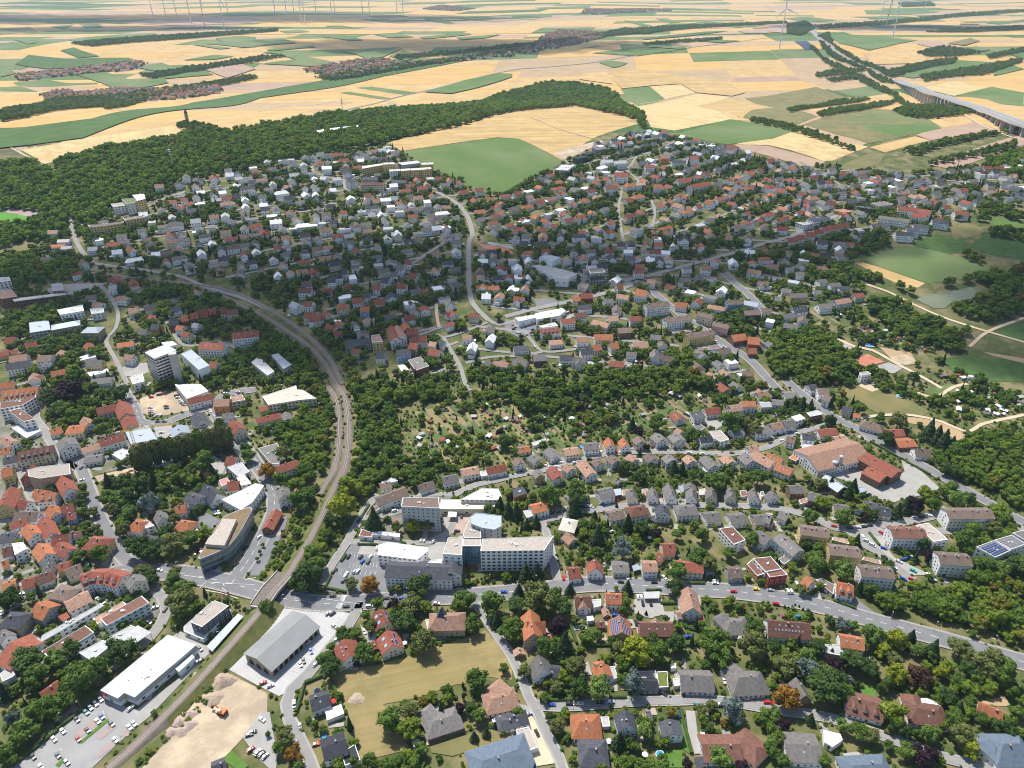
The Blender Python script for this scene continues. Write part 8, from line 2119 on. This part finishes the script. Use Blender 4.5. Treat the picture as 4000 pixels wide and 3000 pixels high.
# driveways and patios beside the near houses
dm_ = MB()
for (x, y, root, tile) in houses:
    if y > 1150 or root['category'] in ('garage', 'carport', 'veranda'): continue
    for k in range(2):
        a = rng.choice((0, 1.57))+rng.uniform(-.2, .2); px_, py_ = x+rng.uniform(-9, 9), y-rng.uniform(3, 9) if k == 0 else y+rng.uniform(3, 9)
        if occ(px_, py_) & 8: continue
        w, l = rng.uniform(2.2, 4.5), rng.uniform(5, 11); d = (math.cos(a), math.sin(a)); n2 = (-d[1], d[0]); dm_.add([(px_+d[0]*s*l/2+n2[0]*t_*w/2, py_+d[1]*s*l/2+n2[1]*t_*w/2, Tz(px_, py_)+.40+.02*k+rng.random()*.02) for s, t_ in ((-1, -1), (1, -1), (1, 1), (-1, 1))], [(0, 1, 2, 3)], rng.choice((0, 0, 1, 2)))
dm_.build('patio_paving', [GM['p'], GM['l'], GM['b']])['kind'] = 'structure'
print('cars', ncar)
# ================================================================ CLOUDS AND HAZE
def cloud(name, blobs, z0, th, seed, lab):
    """blobs: ground ellipses (tile A centre, radii in metres) whose shade the cloud throws"""
    cs = []
    for (u, v, rx, ry, an) in blobs:
        p = G(u*4000/2212, v*4000/2212); k = (z0-Tz(*p))/SD.z; cs.append((p[0]+SD.x*k, p[1]+SD.y*k, rx, ry, rad(an)))
    x0, x1 = min(c[0]-c[2]*1.6 for c in cs), max(c[0]+c[2]*1.6 for c in cs); y0, y1 = min(c[1]-max(c[2], c[3])*1.6 for c in cs), max(c[1]+max(c[2], c[3])*1.6 for c in cs)
    st = 14; gx_ = np.arange(x0, x1, st); gy_ = np.arange(y0, y1, st); X_, Y_ = np.meshgrid(gx_, gy_); f = np.full(X_.shape, -1.0)
    for cx, cy, rx, ry, an in cs:
        dx, dy = X_-cx, Y_-cy; a = (dx*math.cos(an)+dy*math.sin(an))/rx; b = (-dx*math.sin(an)+dy*math.cos(an))/ry; f = np.maximum(f, 1-(a*a+b*b))
    n1 = np.sin(X_/61+seed)*np.sin(Y_/53+seed*2)+.6*np.sin(X_/29+Y_/37+seed)+.5*np.sin(X_/17-Y_/23); f = f+.17*n1; t = np.clip(f, 0, 1)**.75*th*(1+.2*np.sin(X_/23)*np.sin(Y_/19)); inside = f > 0
    nx_, ny_ = len(gx_), len(gy_); V = [(float(a), float(b), float(z0+c)) for a, b, c in zip(X_.ravel(), Y_.ravel(), (t).ravel())]+[(float(a), float(b), float(z0-c*.25)) for a, b, c in zip(X_.ravel(), Y_.ravel(), t.ravel())]; N_ = nx_*ny_; Fc = []
    act = inside[:-1, :-1] | inside[1:, :-1] | inside[:-1, 1:] | inside[1:, 1:]
    for j, i in zip(*np.nonzero(act)): 
        q = int(j)*nx_+int(i); Fc.append((q, q+1, q+nx_+1, q+nx_)); Fc.append((N_+q+nx_, N_+q+nx_+1, N_+q+1, N_+q))
    bm = bmesh.new(); me = mesh_of(name, V, Fc, []); bm.from_mesh(me); bmesh.ops.delete(bm, geom=[v for v in bm.verts if not v.link_faces], context='VERTS'); bmesh.ops.remove_doubles(bm, verts=bm.verts, dist=.01); bm.to_mesh(me); bm.free()
    m = bpy.data.materials.get('cloud_vapour')
    if not m:
        m = bpy.data.materials.new('cloud_vapour'); m.use_nodes = True; nt = m.node_tree; nt.nodes.remove(nt.nodes['Principled BSDF']); v = nt.nodes.new('ShaderNodeVolumePrincipled'); v.inputs['Density'].default_value = CLOUD_D; v.inputs['Color'].default_value = (.97, .97, .98, 1); v.inputs['Anisotropy'].default_value = .3; nt.links.new(v.outputs[0], nt.nodes['Material Output'].inputs['Volume'])
    me.materials.append(m); o = new_obj(name, me); tag(o, lab, 'cloud', kind='stuff')
CLOUD_D = .017
cloud('cloud', [(330, 590, 330, 60, 10), (620, 585, 240, 75, 0), (900, 565, 200, 70, -5), (720, 690, 120, 110, 0), (560, 680, 130, 70, -20), (1240, 560, 230, 60, 0), (1560, 545, 260, 52, 5)], 1350, 95, 1.3, 'long white cumulus cloud above the town')
cloud('cloud', [(2215, 530, 120, 42, 0), (2230, 650, 95, 95, -10), (2190, 770, 90, 45, -20)], 1380, 90, 4.1, 'white cumulus cloud over the valley woods')
cloud('cloud', [(1000, 95, 900, 300, 0), (250, 62, 800, 250, 0), (2000, 60, 900, 300, 0), (330, 40, 2500, 700, 0)], 1700, 120, 2.2, 'distant bank of white cumulus cloud over the plain')
hz = MB(); hz.prism([(-30000, -900), (30000, -900), (30000, 42000), (-30000, 42000)], -80, 520); hm = bpy.data.materials.new('haze_air'); hm.use_nodes = True; nt = hm.node_tree; nt.nodes.remove(nt.nodes['Principled BSDF']); v = nt.nodes.new('ShaderNodeVolumePrincipled'); v.inputs['Density'].default_value = 3.7e-5; v.inputs['Color'].default_value = (.56, .76, 1, 1); v.inputs['Anisotropy'].default_value = .2; nt.links.new(v.outputs[0], nt.nodes['Material Output'].inputs['Volume'])
ho = hz.build('haze', hm); ho['kind'] = 'stuff'
